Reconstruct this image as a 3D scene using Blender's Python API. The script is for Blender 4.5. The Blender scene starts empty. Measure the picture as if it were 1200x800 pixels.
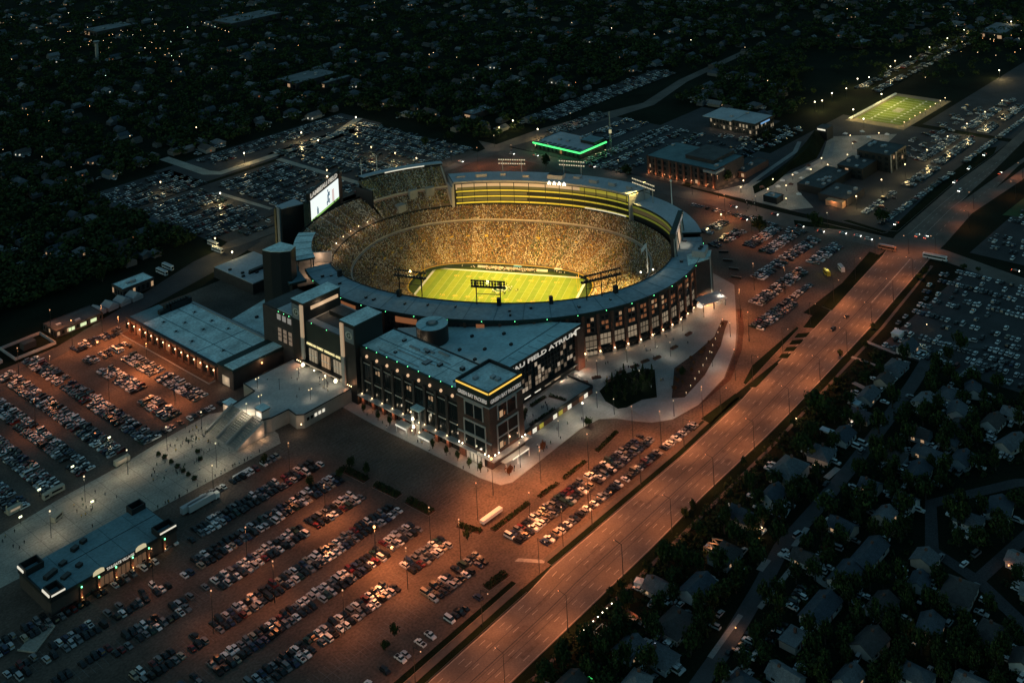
import bpy, bmesh, math, random
import numpy as np
from mathutils import Vector, Matrix

# ------------------------------------------------------------------ camera, world, exposure
SC = bpy.context.scene
COL = SC.collection
random.seed(7); RNG = np.random.default_rng(11)
R = math.radians
# site frame: x runs along the avenue (towards the far right of the photo), y runs across it (towards the stadium and beyond)
CAM_POS = (-563.63, -555.03, 337.76); ROLL = -0.05301; FPX = 1346.38; PPY = -250.61
PHI = 0.46711; YAW = -0.27686
_e = (math.sin(PHI), math.cos(PHI)); _n = (-math.cos(PHI), math.sin(PHI))
_f = (math.sin(YAW), math.cos(YAW))
FWD = Vector((_f[0]*_e[0]+_f[1]*_e[1], _f[0]*_n[0]+_f[1]*_n[1], 0)); RGT = Vector((FWD.y, -FWD.x, 0)); UP = Vector((0, 0, 1))
_c, _s = math.cos(ROLL), math.sin(ROLL)
CX = RGT*_c + UP*_s; CY = RGT*(-_s) + UP*_c
cam = bpy.data.cameras.new('camera'); camo = bpy.data.objects.new('camera', cam); COL.objects.link(camo)
m3 = Matrix((CX, CY, -FWD)).transposed(); camo.matrix_world = Matrix.Translation(CAM_POS) @ m3.to_4x4()
cam.sensor_fit = 'HORIZONTAL'; cam.sensor_width = 36; cam.lens = 36*FPX/1200; cam.shift_y = (PPY-400)/1200
cam.clip_start = 1; cam.clip_end = 9000
SC.camera = camo

def gp(u, v, z=0.0):
    """surveyed point of the photo (1200 x 800) on the level z, in site metres"""
    d = CX*(u-600) + CY*(PPY-v) + FWD*FPX
    t = (z-CAM_POS[2])/d.z
    return (CAM_POS[0]+d.x*t, CAM_POS[1]+d.y*t)
def px(x, y, z=0.0):
    p = Vector((x, y, z))-Vector(CAM_POS); w = p.dot(FWD)
    return (600+FPX*p.dot(CX)/w, PPY-FPX*p.dot(CY)/w, w)

W = bpy.data.worlds.new('World'); SC.world = W; W.use_nodes = True
nt = W.node_tree; nt.nodes.clear()
SKY_STRENGTH = 0.132
so = nt.nodes.new('ShaderNodeOutputWorld'); bg = nt.nodes.new('ShaderNodeBackground'); sk = nt.nodes.new('ShaderNodeTexSky')
sk.sky_type = 'NISHITA'; sk.sun_disc = False; sk.sun_elevation = R(9.0); sk.sun_rotation = R(300); sk.ozone_density = 4.0; sk.dust_density = 0.4
tn = nt.nodes.new('ShaderNodeMix'); tn.data_type = 'RGBA'; tn.blend_type = 'MULTIPLY'; tn.inputs[0].default_value = 1; tn.inputs[7].default_value = (.95, 1.0, .66, 1)
nt.links.new(sk.outputs[0], tn.inputs[6]); nt.links.new(tn.outputs[2], bg.inputs[0]); nt.links.new(bg.outputs[0], so.inputs[0]); bg.inputs[1].default_value = SKY_STRENGTH
SC.view_settings.view_transform = 'Standard'; SC.view_settings.look = 'None'; SC.view_settings.exposure = 0.0; SC.view_settings.gamma = 1.0
SC.view_settings.use_curve_mapping = False
SC.render.engine = 'CYCLES'; SC.cycles.use_denoising = True; SC.cycles.max_bounces = 4; SC.cycles.diffuse_bounces = 2
SC.cycles.glossy_bounces = 2; SC.cycles.transmission_bounces = 2; SC.cycles.sample_clamp_indirect = 2.0
try: SC.cycles.use_light_tree = True
except Exception: pass

# ------------------------------------------------------------------ materials
MATS = {}
def mat(name, col=(.5, .5, .5), rough=.8, metal=0.0, emit=None, es=1.0, noise=0.0, nscale=1.0, col2=None, bump=0.0, spec=.3, fine=0.0, fscale=6.0):
    if name in MATS: return MATS[name]
    m = bpy.data.materials.new(name); m.use_nodes = True; t = m.node_tree; b = t.nodes['Principled BSDF']
    b.inputs['Roughness'].default_value = rough; b.inputs['Metallic'].default_value = metal
    b.inputs['Specular IOR Level'].default_value = spec
    b.inputs['Base Color'].default_value = (*col, 1)
    if noise or col2 or fine:
        tc = t.nodes.new('ShaderNodeTexCoord'); n1 = t.nodes.new('ShaderNodeTexNoise')
        n1.inputs['Scale'].default_value = nscale; n1.inputs['Detail'].default_value = 7; n1.inputs['Roughness'].default_value = .62
        t.links.new(tc.outputs['Object'], n1.inputs['Vector'])
        mr = t.nodes.new('ShaderNodeMapRange'); mr.inputs[1].default_value = .3; mr.inputs[2].default_value = .7
        t.links.new(n1.outputs['Fac'], mr.inputs[0])
        c2 = col2 or tuple(max(0, c*(1-noise)) for c in col); c1 = col if col2 else tuple(c*(1+noise) for c in col)
        mx = t.nodes.new('ShaderNodeMix'); mx.data_type = 'RGBA'
        mx.inputs[6].default_value = (*c2, 1); mx.inputs[7].default_value = (*c1, 1)
        t.links.new(mr.outputs[0], mx.inputs[0]); out = mx.outputs[2]
        if fine:
            n2 = t.nodes.new('ShaderNodeTexNoise'); n2.inputs['Scale'].default_value = fscale; n2.inputs['Detail'].default_value = 3
            t.links.new(tc.outputs['Object'], n2.inputs['Vector'])
            m2 = t.nodes.new('ShaderNodeMapRange'); m2.inputs[1].default_value = .3; m2.inputs[2].default_value = .7
            m2.inputs[3].default_value = 1-fine; m2.inputs[4].default_value = 1+fine
            t.links.new(n2.outputs['Fac'], m2.inputs[0])
            mm = t.nodes.new('ShaderNodeMix'); mm.data_type = 'RGBA'; mm.blend_type = 'MULTIPLY'; mm.inputs[0].default_value = 1
            t.links.new(out, mm.inputs[6]); t.links.new(m2.outputs[0], mm.inputs[7]); out = mm.outputs[2]
        t.links.new(out, b.inputs['Base Color'])
        if bump:
            bp = t.nodes.new('ShaderNodeBump'); bp.inputs['Strength'].default_value = bump; bp.inputs['Distance'].default_value = .2
            t.links.new(n1.outputs['Fac'], bp.inputs['Height']); t.links.new(bp.outputs[0], b.inputs['Normal'])
    if emit:
        b.inputs['Emission Color'].default_value = (*emit, 1); b.inputs['Emission Strength'].default_value = es
    MATS[name] = m; return m

asphalt = mat('asphalt', (.098, .074, .058), .9, noise=.4, nscale=.045, fine=.36, fscale=.9, bump=.1)
road_asphalt = mat('road asphalt', (.12, .1, .085), .85, noise=.32, nscale=.05, fine=.16, fscale=1.3)
dark_asphalt = mat('dark asphalt', (.045, .045, .047), .9, noise=.3, nscale=.05, fine=.3, fscale=1.2)
concrete = mat('concrete', (.27, .265, .25), .85, noise=.18, nscale=.08, fine=.14, fscale=1.1)
old_concrete = mat('worn concrete', (.34, .315, .265), .9, noise=.26, nscale=.07, fine=.22, fscale=1.0)
mat('dark path', (.085, .075, .066), .9, noise=.2, nscale=.3)
kerb_m = mat('kerb concrete', (.3, .28, .26), .85, noise=.15, nscale=.3)
grass_m = mat('grass', (.008, .014, .007), .95, spec=.03, noise=.4, nscale=.05, fine=.35, fscale=1.5)
lawn_m = mat('dark lawn', (.010, .0145, .0085), .95, spec=.05, noise=.4, nscale=.03, fine=.3, fscale=1.0)
soil_m = mat('bark mulch', (.06, .03, .02), .95, noise=.4, nscale=.25, fine=.4, fscale=1.4)
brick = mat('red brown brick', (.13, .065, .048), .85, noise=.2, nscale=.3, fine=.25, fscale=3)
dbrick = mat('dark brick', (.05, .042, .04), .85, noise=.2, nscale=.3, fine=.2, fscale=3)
dsteel = mat('dark steel', (.022, .026, .028), .5, .4)
green_steel = mat('green cladding', (.014, .03, .027), .6, noise=.2, nscale=.2)
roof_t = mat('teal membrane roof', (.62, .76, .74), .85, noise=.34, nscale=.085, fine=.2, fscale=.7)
roof_g = mat('grey membrane roof', (.42, .45, .47), .85, noise=.15, nscale=.07, fine=.12, fscale=.6)
roof_d = mat('dark gravel roof', (.07, .075, .075), .9, noise=.3, nscale=.1, fine=.2, fscale=1)
roof_b = mat('blue membrane roof', (.15, .25, .275), .85, noise=.25, nscale=.07, fine=.15, fscale=.7)
seam_m = mat('roof seam', (.08, .15, .16), .85)
pale_trim = mat('pale stone trim', (.36, .35, .335), .8, noise=.1, nscale=.6)
white_paint = mat('white paint', (.75, .74, .7), .6, noise=.08, nscale=.5)
faded = mat('faded stall paint', (.15, .14, .13), .85, noise=.4, nscale=.3)
worn_white = mat('worn road paint', (.30, .28, .25), .8, noise=.35, nscale=.4)
glass_d = mat('dark glass', (.012, .018, .02), .12, spec=.6)
pitch1 = mat('turf light', (.30, .37, .036), .9, noise=.1, nscale=.2, fine=.12, fscale=2)
pitch2 = mat('turf dark', (.23, .335, .036), .9, noise=.1, nscale=.2, fine=.12, fscale=2)
gold = mat('gold paint', (.75, .47, .06), .6)
seat_m = mat('bench seating', (.2, .135, .08), .8, noise=.25, nscale=.2, fine=.3, fscale=1.5)
concourse_m = mat('concourse concrete', (.4, .36, .3), .85, noise=.15, nscale=.2)
metal_g = mat('galvanised steel', (.3, .31, .32), .5, .5)
def glow(name, col, s, base=(.05, .05, .05)): return mat(name, base, .6, emit=col, es=s)
g_warm = glow('warm lamp glow', (1, .68, .36), 4.5)
g_white = glow('white lamp glow', (1, .88, .64), 7)
g_orange = glow('sodium lamp glow', (1, .45, .15), 5)
g_green = glow('green lamp glow', (.15, 1, .35), 5)
g_gold = glow('gold led strip glow', (1, .6, .09), 1.1)
g_text = glow('lit white letters', (1, .9, .78), .4, (.6, .58, .5))
g_textdim = glow('dim white letters', (.9, .78, .72), .22, (.7, .68, .6))
g_textgold = glow('lit gold letters', (1, .83, .42), .9, (.6, .5, .2))
g_screen = glow('lit screen', (.93, 1, .97), .98, (.1, .1, .1))
g_scrblue = glow('screen blue figure', (.12, .25, .36), .55, (.02, .02, .02))
g_scrgreen = glow('screen green band', (.42, .85, .2), .6, (.02, .02, .02))
g_scrpink = glow('screen pale rose field', (.9, .72, .68), .75, (.02, .02, .02))
g_win = glow('lit window warm', (1, .62, .34), .40, (.1, .08, .06))
g_wino = glow('lit window amber', (1, .36, .14), .2, (.1, .05, .03))
g_winl = glow('lit glazing beige', (1, .78, .52), .24, (.15, .13, .1))
g_winy = glow('lit suite yellow', (.85, .72, .08), .32, (.12, .12, .03))
g_winw = glow('lit window white', (1, .92, .74), .75, (.3, .3, .3))
g_neon = glow('green neon glow', (.08, 1, .22), 1.6)
g_head = glow('headlight glow', (1, .95, .82), 9)
g_tail = glow('tail light glow', (1, .12, .04), 3)
g_yel = glow('yellow beacon glow', (1, .8, .1), 1.4)

# ------------------------------------------------------------------ mesh helpers
class MB:
    def __init__(s): s.v = []; s.f = []; s.m = []; s.mats = []
    def mi(s, m):
        if m not in s.mats: s.mats.append(m)
        return s.mats.index(m)
    def face(s, pts, m):
        k = len(s.v); s.v += [tuple(p) for p in pts]; s.f.append(tuple(range(k, k+len(pts)))); s.m.append(s.mi(m))
    def hexa(s, b, t, m, mt=None, bottom=False):
        k = len(s.v); n = len(b); s.v += [tuple(p) for p in b] + [tuple(p) for p in t]; i = s.mi(m); j = s.mi(mt) if mt else i
        for q in range(n):
            r = (q+1) % n; s.f.append((k+q, k+r, k+n+r, k+n+q)); s.m.append(i)
        s.f.append(tuple(range(k+n, k+2*n))); s.m.append(j)
        if bottom: s.f.append(tuple(range(k+n-1, k-1, -1))); s.m.append(i)
    def prism(s, poly, z0, z1, m, mt=None, bottom=True):
        a = sum(poly[i][0]*poly[(i+1) % len(poly)][1]-poly[(i+1) % len(poly)][0]*poly[i][1] for i in range(len(poly)))
        if a < 0: poly = poly[::-1]
        s.hexa([(x, y, z0) for x, y in poly], [(x, y, z1) for x, y in poly], m, mt, bottom)
    def box(s, x0, x1, y0, y1, z0, z1, m, mt=None):
        x0, x1 = min(x0, x1), max(x0, x1); y0, y1 = min(y0, y1), max(y0, y1)
        s.prism([(x0, y0), (x1, y0), (x1, y1), (x0, y1)], z0, z1, m, mt)
    def rbox(s, cx, cy, lx, ly, z0, z1, a, m, mt=None):
        c, q = math.cos(a), math.sin(a)
        s.prism([(cx+c*u-q*w, cy+q*u+c*w) for u, w in ((-lx/2, -ly/2), (lx/2, -ly/2), (lx/2, ly/2), (-lx/2, ly/2))], z0, z1, m, mt)
    def cyl(s, cx, cy, r, z0, z1, m, mt=None, n=12, r2=None):
        r2 = r if r2 is None else r2
        s.hexa([(cx+r*math.cos(2*math.pi*i/n), cy+r*math.sin(2*math.pi*i/n), z0) for i in range(n)],
               [(cx+r2*math.cos(2*math.pi*i/n), cy+r2*math.sin(2*math.pi*i/n), z1) for i in range(n)], m, mt)
    def bar(s, p, q, r, m, n=5):
        p = Vector(p); q = Vector(q); d = (q-p).normalized(); a = d.orthogonal().normalized(); b = d.cross(a)
        A = [p+(a*math.cos(2*math.pi*i/n)+b*math.sin(2*math.pi*i/n))*r for i in range(n)]
        s.hexa(A, [x+(q-p) for x in A], m, None, True)
    def ball(s, c, r, m, seg=8, ring=5):
        k = len(s.v); i0 = s.mi(m); c = Vector(c)
        for a in range(1, ring):
            t = math.pi*a/ring
            for b in range(seg):
                p = 2*math.pi*b/seg; s.v.append((c.x+r*math.sin(t)*math.cos(p), c.y+r*math.sin(t)*math.sin(p), c.z+r*math.cos(t)))
        s.v += [(c.x, c.y, c.z+r), (c.x, c.y, c.z-r)]; T = len(s.v)-2; B = T+1
        for b in range(seg):
            d = (b+1) % seg
            s.f.append((T, k+b, k+d)); s.m.append(i0)
            for a in range(ring-2):
                s.f.append((k+a*seg+b, k+(a+1)*seg+b, k+(a+1)*seg+d, k+a*seg+d)); s.m.append(i0)
            s.f.append((k+(ring-2)*seg+b, B, k+(ring-2)*seg+d)); s.m.append(i0)
    def mesh(s, name):
        me = bpy.data.meshes.new(name); me.from_pydata(s.v, [], s.f)
        for m in s.mats: me.materials.append(m)
        if len(s.mats) > 1: me.polygons.foreach_set('material_index', s.m)
        me.update(); return me
    def build(s, name, parent=None, loc=None, rz=0, **k):
        o = bpy.data.objects.new(name, s.mesh(name)); return put(o, parent, loc, rz, **k)

def put(o, parent=None, loc=None, rz=0, label=None, cat=None, group=None, kind=None):
    COL.objects.link(o)
    if parent: o.parent = parent
    if loc: o.location = loc if len(loc) == 3 else (*loc, 0)
    if rz: o.rotation_euler.z = rz
    if label: o['label'] = label
    if cat: o['category'] = cat
    if group: o['group'] = group
    if kind: o['kind'] = kind
    return o
def thing(name, label, cat, loc=(0, 0, 0), rz=0, group=None, kind=None):
    return put(bpy.data.objects.new(name, None), None, loc, rz, label, cat, group, kind)
def child(name, me, parent, loc=(0, 0, 0), rz=0, label=None):
    return put(bpy.data.objects.new(name, me), parent, loc, rz, label)
def copy_tree(o, parent=None):
    c = o.copy(); COL.objects.link(c)
    if parent: c.parent = parent
    for ch in o.children: copy_tree(ch, c)
    return c
def sheet(name, poly, z, m, thick=.03, kind='structure', **k):
    b = MB(); b.prism(poly, z-thick, z, m); return b.build(name, kind=kind, **k)
def text(name, body, h, origin, udir, m, parent=None, depth=.25, width=None, vdir=(0, 0, 1)):
    """letters of height h starting at origin, running along udir, standing along vdir"""
    c = bpy.data.curves.new(name, 'FONT'); c.body = body; c.size = 1; c.extrude = 0; c.offset = .018; c.resolution_u = 2
    o = bpy.data.objects.new(name, c); COL.objects.link(o); bpy.context.view_layer.update()
    me = bpy.data.meshes.new_from_object(o.evaluated_get(bpy.context.evaluated_depsgraph_get())); COL.objects.unlink(o); bpy.data.objects.remove(o)
    xs = [v.co.x for v in me.vertices]; ys = [v.co.y for v in me.vertices]
    sx = (width/(max(xs)-min(xs))) if width else h/(max(ys)-min(ys)); sy = h/(max(ys)-min(ys)); x0, y0 = min(xs), min(ys)
    U = Vector(udir).normalized(); V = Vector(vdir).normalized(); O = Vector(origin); N = U.cross(V)
    bm = bmesh.new(); bm.from_mesh(me)
    r = bmesh.ops.extrude_face_region(bm, geom=bm.faces[:])
    top = {v for v in r['geom'] if isinstance(v, bmesh.types.BMVert)}
    for v in bm.verts:
        p = O+U*((v.co.x-x0)*sx)+V*((v.co.y-y0)*sy)+(N*depth if v in top else Vector())
        v.co = p
    bm.to_mesh(me); bm.free(); me.materials.clear(); me.materials.append(m); me.name = name
    return put(bpy.data.objects.new(name, me), parent)

LAMP_DATA = {}
def lamp(loc, power, col=(1, .4, .13), size=.4, spot=None, aim=None, blend=1.0, parent=None, name='lamp_light'):
    key = (round(power, 1), col, size, spot, blend)
    if key not in LAMP_DATA:
        d = bpy.data.lights.new(name, 'SPOT' if spot else 'POINT'); d.energy = power; d.color = col; d.shadow_soft_size = size
        if spot: d.spot_size = R(spot); d.spot_blend = blend
        LAMP_DATA[key] = d
    o = bpy.data.objects.new(name, LAMP_DATA[key]); COL.objects.link(o); o.location = loc
    if aim:
        o.rotation_euler = (Vector(aim)-Vector(loc)).to_track_quat('-Z', 'Y').to_euler()
    if parent:
        o.parent = parent; o.location = Vector(loc)-Vector(parent.location)
    return o
def ordw(i):
    T = 'first second third fourth fifth sixth seventh eighth ninth tenth eleventh twelfth thirteenth fourteenth fifteenth sixteenth seventeenth eighteenth nineteenth twentieth'.split()
    tens = {2: 'twenty', 3: 'thirty', 4: 'forty', 5: 'fifty', 6: 'sixty', 7: 'seventy', 8: 'eighty', 9: 'ninety'}
    if i < 20: return T[i]
    i += 1
    if i % 10 == 0: return {20: 'twentieth', 30: 'thirtieth', 40: 'fortieth', 50: 'fiftieth', 60: 'sixtieth', 70: 'seventieth', 80: 'eightieth', 90: 'ninetieth'}.get(i, 'hundredth')
    return tens.get(i//10, 'hundred')+'-'+T[i % 10-1]
def inpoly(x, y, P):
    r = False; j = len(P)-1
    for i in range(len(P)):
        if (P[i][1] > y) != (P[j][1] > y) and x < (P[j][0]-P[i][0])*(y-P[i][1])/(P[j][1]-P[i][1])+P[i][0]: r = not r
        j = i
    return r
def PXL(*uv): return [gp(u, v) for u, v in uv]

# ------------------------------------------------------------------ stadium frame
SIN, COS = math.sin(PHI), math.cos(PHI)
def loc2site(X, Y): return (X*SIN+Y*COS, -X*COS+Y*SIN)
STROT = PHI-math.pi/2

# ------------------------------------------------------------------ ground, lots, roads, paving
b = MB(); N = 96
for i in range(N):
    a0, a1 = 2*math.pi*i/N, 2*math.pi*(i+1)/N
    q = [(r*math.cos(a), r*math.sin(a), -.12) for r, a in ((75, a0), (7000, a0), (7000, a1), (75, a1))]
    b.face(q, lawn_m)
b.build('ground', kind='structure')
b = MB()
for r in ((-470, -75, -217, 150), (75, 196, -190, 200), (-75, 75, -207, -75), (-75, 75, 75, 215), (-75, 188, 200, 232)):
    b.box(*r, -.1, 0, asphalt)
b.box(-420, -75, 150, 160, -.1, 0, asphalt)
b.build('parking_lot', kind='structure')
b = MB()
for r in ((-82, 66, 234, 346), (72, 192, 214, 372), (-20, 200, 352.5, 420), (217, 346, 0, 192), (346, 420, 20, 110), (221, 470, -178, -100), (221, 330, -100, -8), (60, 196, -330, -246), (221, 400, -330, -238), (330, 470, -100, -20), (480, 760, -180, -95), (300, 520, 210, 240)):
    b.box(*r, -.1, -.02, dark_asphalt)
b.box(-90, -8, 348, 412, -.1, -.02, dark_asphalt)
b.build('overflow_parking', kind='structure')

LL = [(-470, -227), (-278, -223), (-216, -220.5), (-199, -218), (-96, -216.3), (-33, -212.4), (-21, -210.6), (60, -205), (182, -192.5), (200, -189)]
LR = [(-470, -252), (-257, -248), (-162, -245), (-114, -242.3), (-57, -241), (-16, -239), (86, -231.4), (192, -221), (206, -219.5)]
def interp(L, x):
    for (x0, y0), (x1, y1) in zip(L, L[1:]):
        if x <= x1: return y0+(y1-y0)*(x-x0)/(x1-x0)
    return L[-1][1]
sheet('avenue', LL+LR[::-1], .03, road_asphalt)
HL = [(196, -189.5), (220, -185), (345, -179), (429, -180), (560, -173), (900, -160), (1700, -120)]
HR = [(206, -219.8), (226, -219), (291, -213), (315, -214.5), (386, -219), (560, -230), (900, -250), (1700, -300)]
sheet('highway', HL+HR[::-1], .034, road_asphalt)
sheet('highway_median', [(309, -198), (340, -195.5), (379, -194), (481, -187), (900, -190), (900, -216), (560, -208), (440, -202), (350, -199)], .1, lawn_m)
sheet('ramp_median', [(352, -208.5), (414, -205), (560, -211), (560, -217), (414, -210.5)], .1, lawn_m)
sheet('cross_street', [(192, 194), (195, 60), (196, -40), (190, -100), (194, -186), (199, -222), (186, -282), (150, -420), (164, -424), (200, -285), (216, -222), (214, -180), (213, -86), (219, -2), (217, 49), (216, 145), (213, 228)], .02, road_asphalt)
sheet('west_street', [(191, 198), (213, 205), (275, 202), (400, 170), (494, 190), (640, 200), (640, 190), (494, 178), (400, 156), (329, 166), (213, 190)], .045, road_asphalt)
sheet('south_street', [(134, 196), (160, 202), (213, 206), (213, 190), (190, 186), (60, 196), (-75, 202), (-90, 208), (-75, 216), (60, 206)], .05, road_asphalt)
sheet('lot_street', [(200, 384), (142, 358), (68, 358), (12, 358), (2, 372), (2, 448), (12, 448), (12, 376), (16, 367), (70, 367), (140, 366), (196, 392)], .03, old_concrete)
sheet('lot_link', [(66, 350), (66, 214), (72, 214), (72, 350)], .028, old_concrete)
sheet('lot_lane', [(-20, 320), (-15, 246), (-11, 246), (-15, 320)], .03, old_concrete)
sheet('service_road', [(-58, 214), (-112, 205), (-184, 178), (-247, 157), (-300, 142), (-300, 127), (-247, 146), (-184, 160), (-106, 178), (-58, 196)], .03, dark_asphalt)
STR = [(-470, -330), (-192, -301), (-156, -295), (-127, -289), (-93, -288), (-53, -286), (-5, -282), (35, -278), (70, -273)]
def ribbon(pts, w):
    L, Rr = [], []
    for i, p in enumerate(pts):
        q = Vector(pts[min(i+1, len(pts)-1)])-Vector(pts[max(i-1, 0)]); nn = Vector((-q.y, q.x)).normalized()*w/2
        L.append((p[0]+nn.x, p[1]+nn.y)); Rr.append((p[0]-nn.x, p[1]-nn.y))
    return L+Rr[::-1]
street_m = mat('residential asphalt', (.062, .065, .068), .9, noise=.25, nscale=.1, fine=.15, fscale=1.2)
sheet('side_street', ribbon(STR+[(90, -278), (100, -296), (97, -330), (84, -400)], 7), .02, street_m)
sheet('second_street', ribbon([(20, -400), (-20, -352), (-59, -327), (-89, -340), (-96, -362), (-130, -420)], 6), .014, dark_asphalt)
sheet('third_street', ribbon([(-96, -362), (-30, -372), (60, -385), (120, -420)], 5.5), .024, dark_asphalt)

# kerbed grass strips and islands between the lots and the avenue
gs = MB()
def strip(poly, m=None): gs.prism(poly, 0, .16, kerb_m, m or grass_m)
strip([(-470, -218.5), (-283, -216), (-216, -213.2), (-216, -210.6), (-283, -213), (-470, -215.5)])
strip([(-470, -226.5), (-278, -222.6), (-217, -220), (-217, -217), (-278, -219.8), (-470, -224)])
strip([(-198, -217.6), (-96, -216), (-34, -212.2), (-34, -209.4), (-96, -213), (-198, -214.6)])
strip(PXL((821, 491), (862, 461), (867, 466), (833, 497)))
strip(PXL((871, 449), (882, 428), (934, 383), (936, 385), (892, 432), (874, 451)))
strip(PXL((879, 454), (908, 425), (913, 426), (886, 454)))
for u in range(4):
    a, c = u/4+.03, u/4+.2
    P0, P1 = (911, 421), (936, 389.5); Q0, Q1 = (922, 421), (951, 388)
    L = lambda A, B, t: (A[0]+(B[0]-A[0])*t, A[1]+(B[1]-A[1])*t)
    strip(PXL(L(P0, P1, a), L(P0, P1, c), L(Q0, Q1, c), L(Q0, Q1, a)))
strip(PXL((941, 384), (950, 372), (960, 363), (971, 367), (954, 385)))
strip(PXL((963, 359), (1019, 295), (1033, 300), (975, 364)))
strip([(196, -118), (212, -160), (212, -135), (205, -112)]); strip([(224, -142), (219, -176), (223, -178), (228, -145)]); strip([(226, -178), (340, -168), (440, -166), (452, -174), (430, -178.5), (345, -177.5), (228, -183)])
gs.build('grass_strip', kind='structure')
sheet('avenue_verge', [(-470, -252.3), (-257, -248.3), (-162, -245.3), (-57, -241.3), (86, -231.7), (180, -222.5), (183, -226), (86, -236), (-57, -246), (-162, -250), (-470, -258)], .05, grass_m)
sheet('footpath', [(-470, -257), (-162, -250), (-57, -246.2), (86, -236.2), (186, -225), (186, -227), (86, -238), (-57, -248), (-162, -252), (-470, -259)], .04, mat('dark path'))
sheet('north_footpath', [(-470, -223.2), (-278, -219.4), (-217, -216.7), (-217, -213.6), (-278, -216.5), (-470, -219)], .02, mat('dark path'))
sheet('kerb_path', [(-198, -214.3), (-96, -212.7), (-34, -209), (-34, -206.6), (-96, -210.4), (-198, -212)], .02, mat('dark path'))

# painted lane dashes and lines, joined per street
b = MB()
for fr in (.13, .25, .37, .62, .74, .87):
    x = -420+fr*7
    while x < 190:
        y = interp(LL, x)*(1-fr)+interp(LR, x)*fr; y2 = interp(LL, x+3.6)*(1-fr)+interp(LR, x+3.6)*fr
        b.prism([(x, y-.12), (x+3.6, y2-.12), (x+3.6, y2+.12), (x, y+.12)], .03, .042, worn_white); x += 12
for fr, w in ((.02, .14), (.98, .14)):
    for x in range(-420, 190, 20):
        y = interp(LL, x)*(1-fr)+interp(LR, x)*fr; y2 = interp(LL, x+20)*(1-fr)+interp(LR, x+20)*fr
        b.prism([(x, y-w), (x+20, y2-w), (x+20, y2+w), (x, y+w)], .03, .043, worn_white)
for x in range(112, 188, 4):
    b.prism([(x, interp(LR, x)*.62+interp(LL, x)*.38-.35), (x+4, interp(LR, x+4)*.62+interp(LL, x+4)*.38-.35), (x+4, interp(LR, x+4)*.62+interp(LL, x+4)*.38+.35), (x, interp(LR, x)*.62+interp(LL, x)*.38+.35)], .03, .05, worn_white)
b.prism([(-206, -203), (-203.5, -203), (-197, -213), (-199, -214)], 0, .02, worn_white)
for k, fr in enumerate((.2, .32, .48, .7)):
    for x in range(228, 640, 9):
        y0 = interp(HL, x)*(1-fr)+interp(HR, x)*fr; y1 = interp(HL, x+4)*(1-fr)+interp(HR, x+4)*fr
        b.prism([(x, y0-.15), (x+(9 if k in (0, 2) and x < 320 else 4), y1-.15), (x+(9 if k in (0, 2) and x < 320 else 4), y1+.15), (x, y0+.15)], .03, .047, worn_white)
b.build('lane_marking', kind='structure')
b = MB()
for fr, w in ((.515, .22), (.56, .1), (.31, .12), (.68, .12)):
    for x in range(-420, 150, 10):
        y = interp(LL, x)*(1-fr)+interp(LR, x)*fr; y2 = interp(LL, x+10)*(1-fr)+interp(LR, x+10)*fr
        b.prism([(x, y-w), (x+10, y2-w), (x+10, y2+w), (x, y+w)], .03, .038, dark_asphalt)
b.build('pavement_joint', kind='structure')
b = MB(); pg = np.random.default_rng(3)
for _ in range(46):
    x = pg.uniform(-330, 170); f = pg.choice([.19, .31, .44, .57, .68, .8]); y = interp(LL, x)*(1-f)+interp(LR, x)*f; l = pg.uniform(2, 11); w = pg.uniform(.5, 1.5)
    b.prism([(x, y-w), (x+l, y-w+l*.02), (x+l*.97, y+w), (x+.2, y+w*.9)], .03, .0345+.0001*_, mat('road patch', (.102, .084, .071), .9, noise=.3, nscale=.5))
b.build('road_patch', kind='structure')
# stall lines of the parking lots
b = MB()
ROWS_B = [(-53, -268, -214), (-74, -370, -214), (-93, -378, -214), (-112, -380, -214), (-134, -385, -212), (-153, -385, -212), (-172, -390, -212), (-190.5, -390, -212), (-193, -197, -94)]
for n0, x0, x1 in ROWS_B:
    for k in range(int((x1-x0)/2.75)):
        x = x0+k*2.75; b.box(x-.07, x+.07, n0-5.3, n0+5.3, 0, .012, faded)
    b.box(x0, x1, n0-.07, n0+.07, 0, .015, faded)
for k in range(32):
    for x in (-194, -181): b.box(x-5, x+5, -66-2.75*k-.07, -66-2.75*k+.07, 0, .012, faded)
b.build('stall_marking', kind='structure')

# paving round the stadium
PL = [(-172, -42), (-173, -70), (-172, -149), (-170, -161), (-165, -164), (-109, -161), (-96, -163), (-90, -170), (-87, -177), (-82, -187), (-73, -194), (-53, -197), (-21, -193), (12, -180), (33, -168), (61, -150), (84, -135), (92, -112), (50, -108), (-40, -96), (-120, -60), (-150, -42)]
b = MB(); b.prism(PL, 0, .15, kerb_m, concrete); b.build('plaza', kind='structure')
sheet('curved_walkway', [(-78, -172), (-82, -187), (-73, -194), (-53, -197), (-21, -193), (12, -180), (33, -168), (61, -150), (84, -135), (90, -113), (80, -110), (66, -128), (48, -147), (28, -162), (9, -171), (-25, -183), (-51, -187), (-60, -182), (-68, -173)], .17, mat('pale walkway concrete', (.28, .285, .28), .85, noise=.12, nscale=.09, fine=.1, fscale=.9), thick=.015)
sheet('front_pavement', [(-172, -42), (-173, -70), (-172, -149), (-170, -160.5), (-165, -163.5), (-109, -160.5), (-96, -162.5), (-90, -168), (-84, -168), (-84, -145.2), (-163.5, -152.8), (-165, -148), (-165, -43)], .165, mat('pale walkway concrete'), thick=.012)
sheet('planting_bed', [(-56, -182), (-29, -165), (-8, -165), (16, -163), (37, -155), (38, -159), (28, -163), (9, -172), (-25, -183), (-51, -187)], .35, soil_m, thick=.3)
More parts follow.
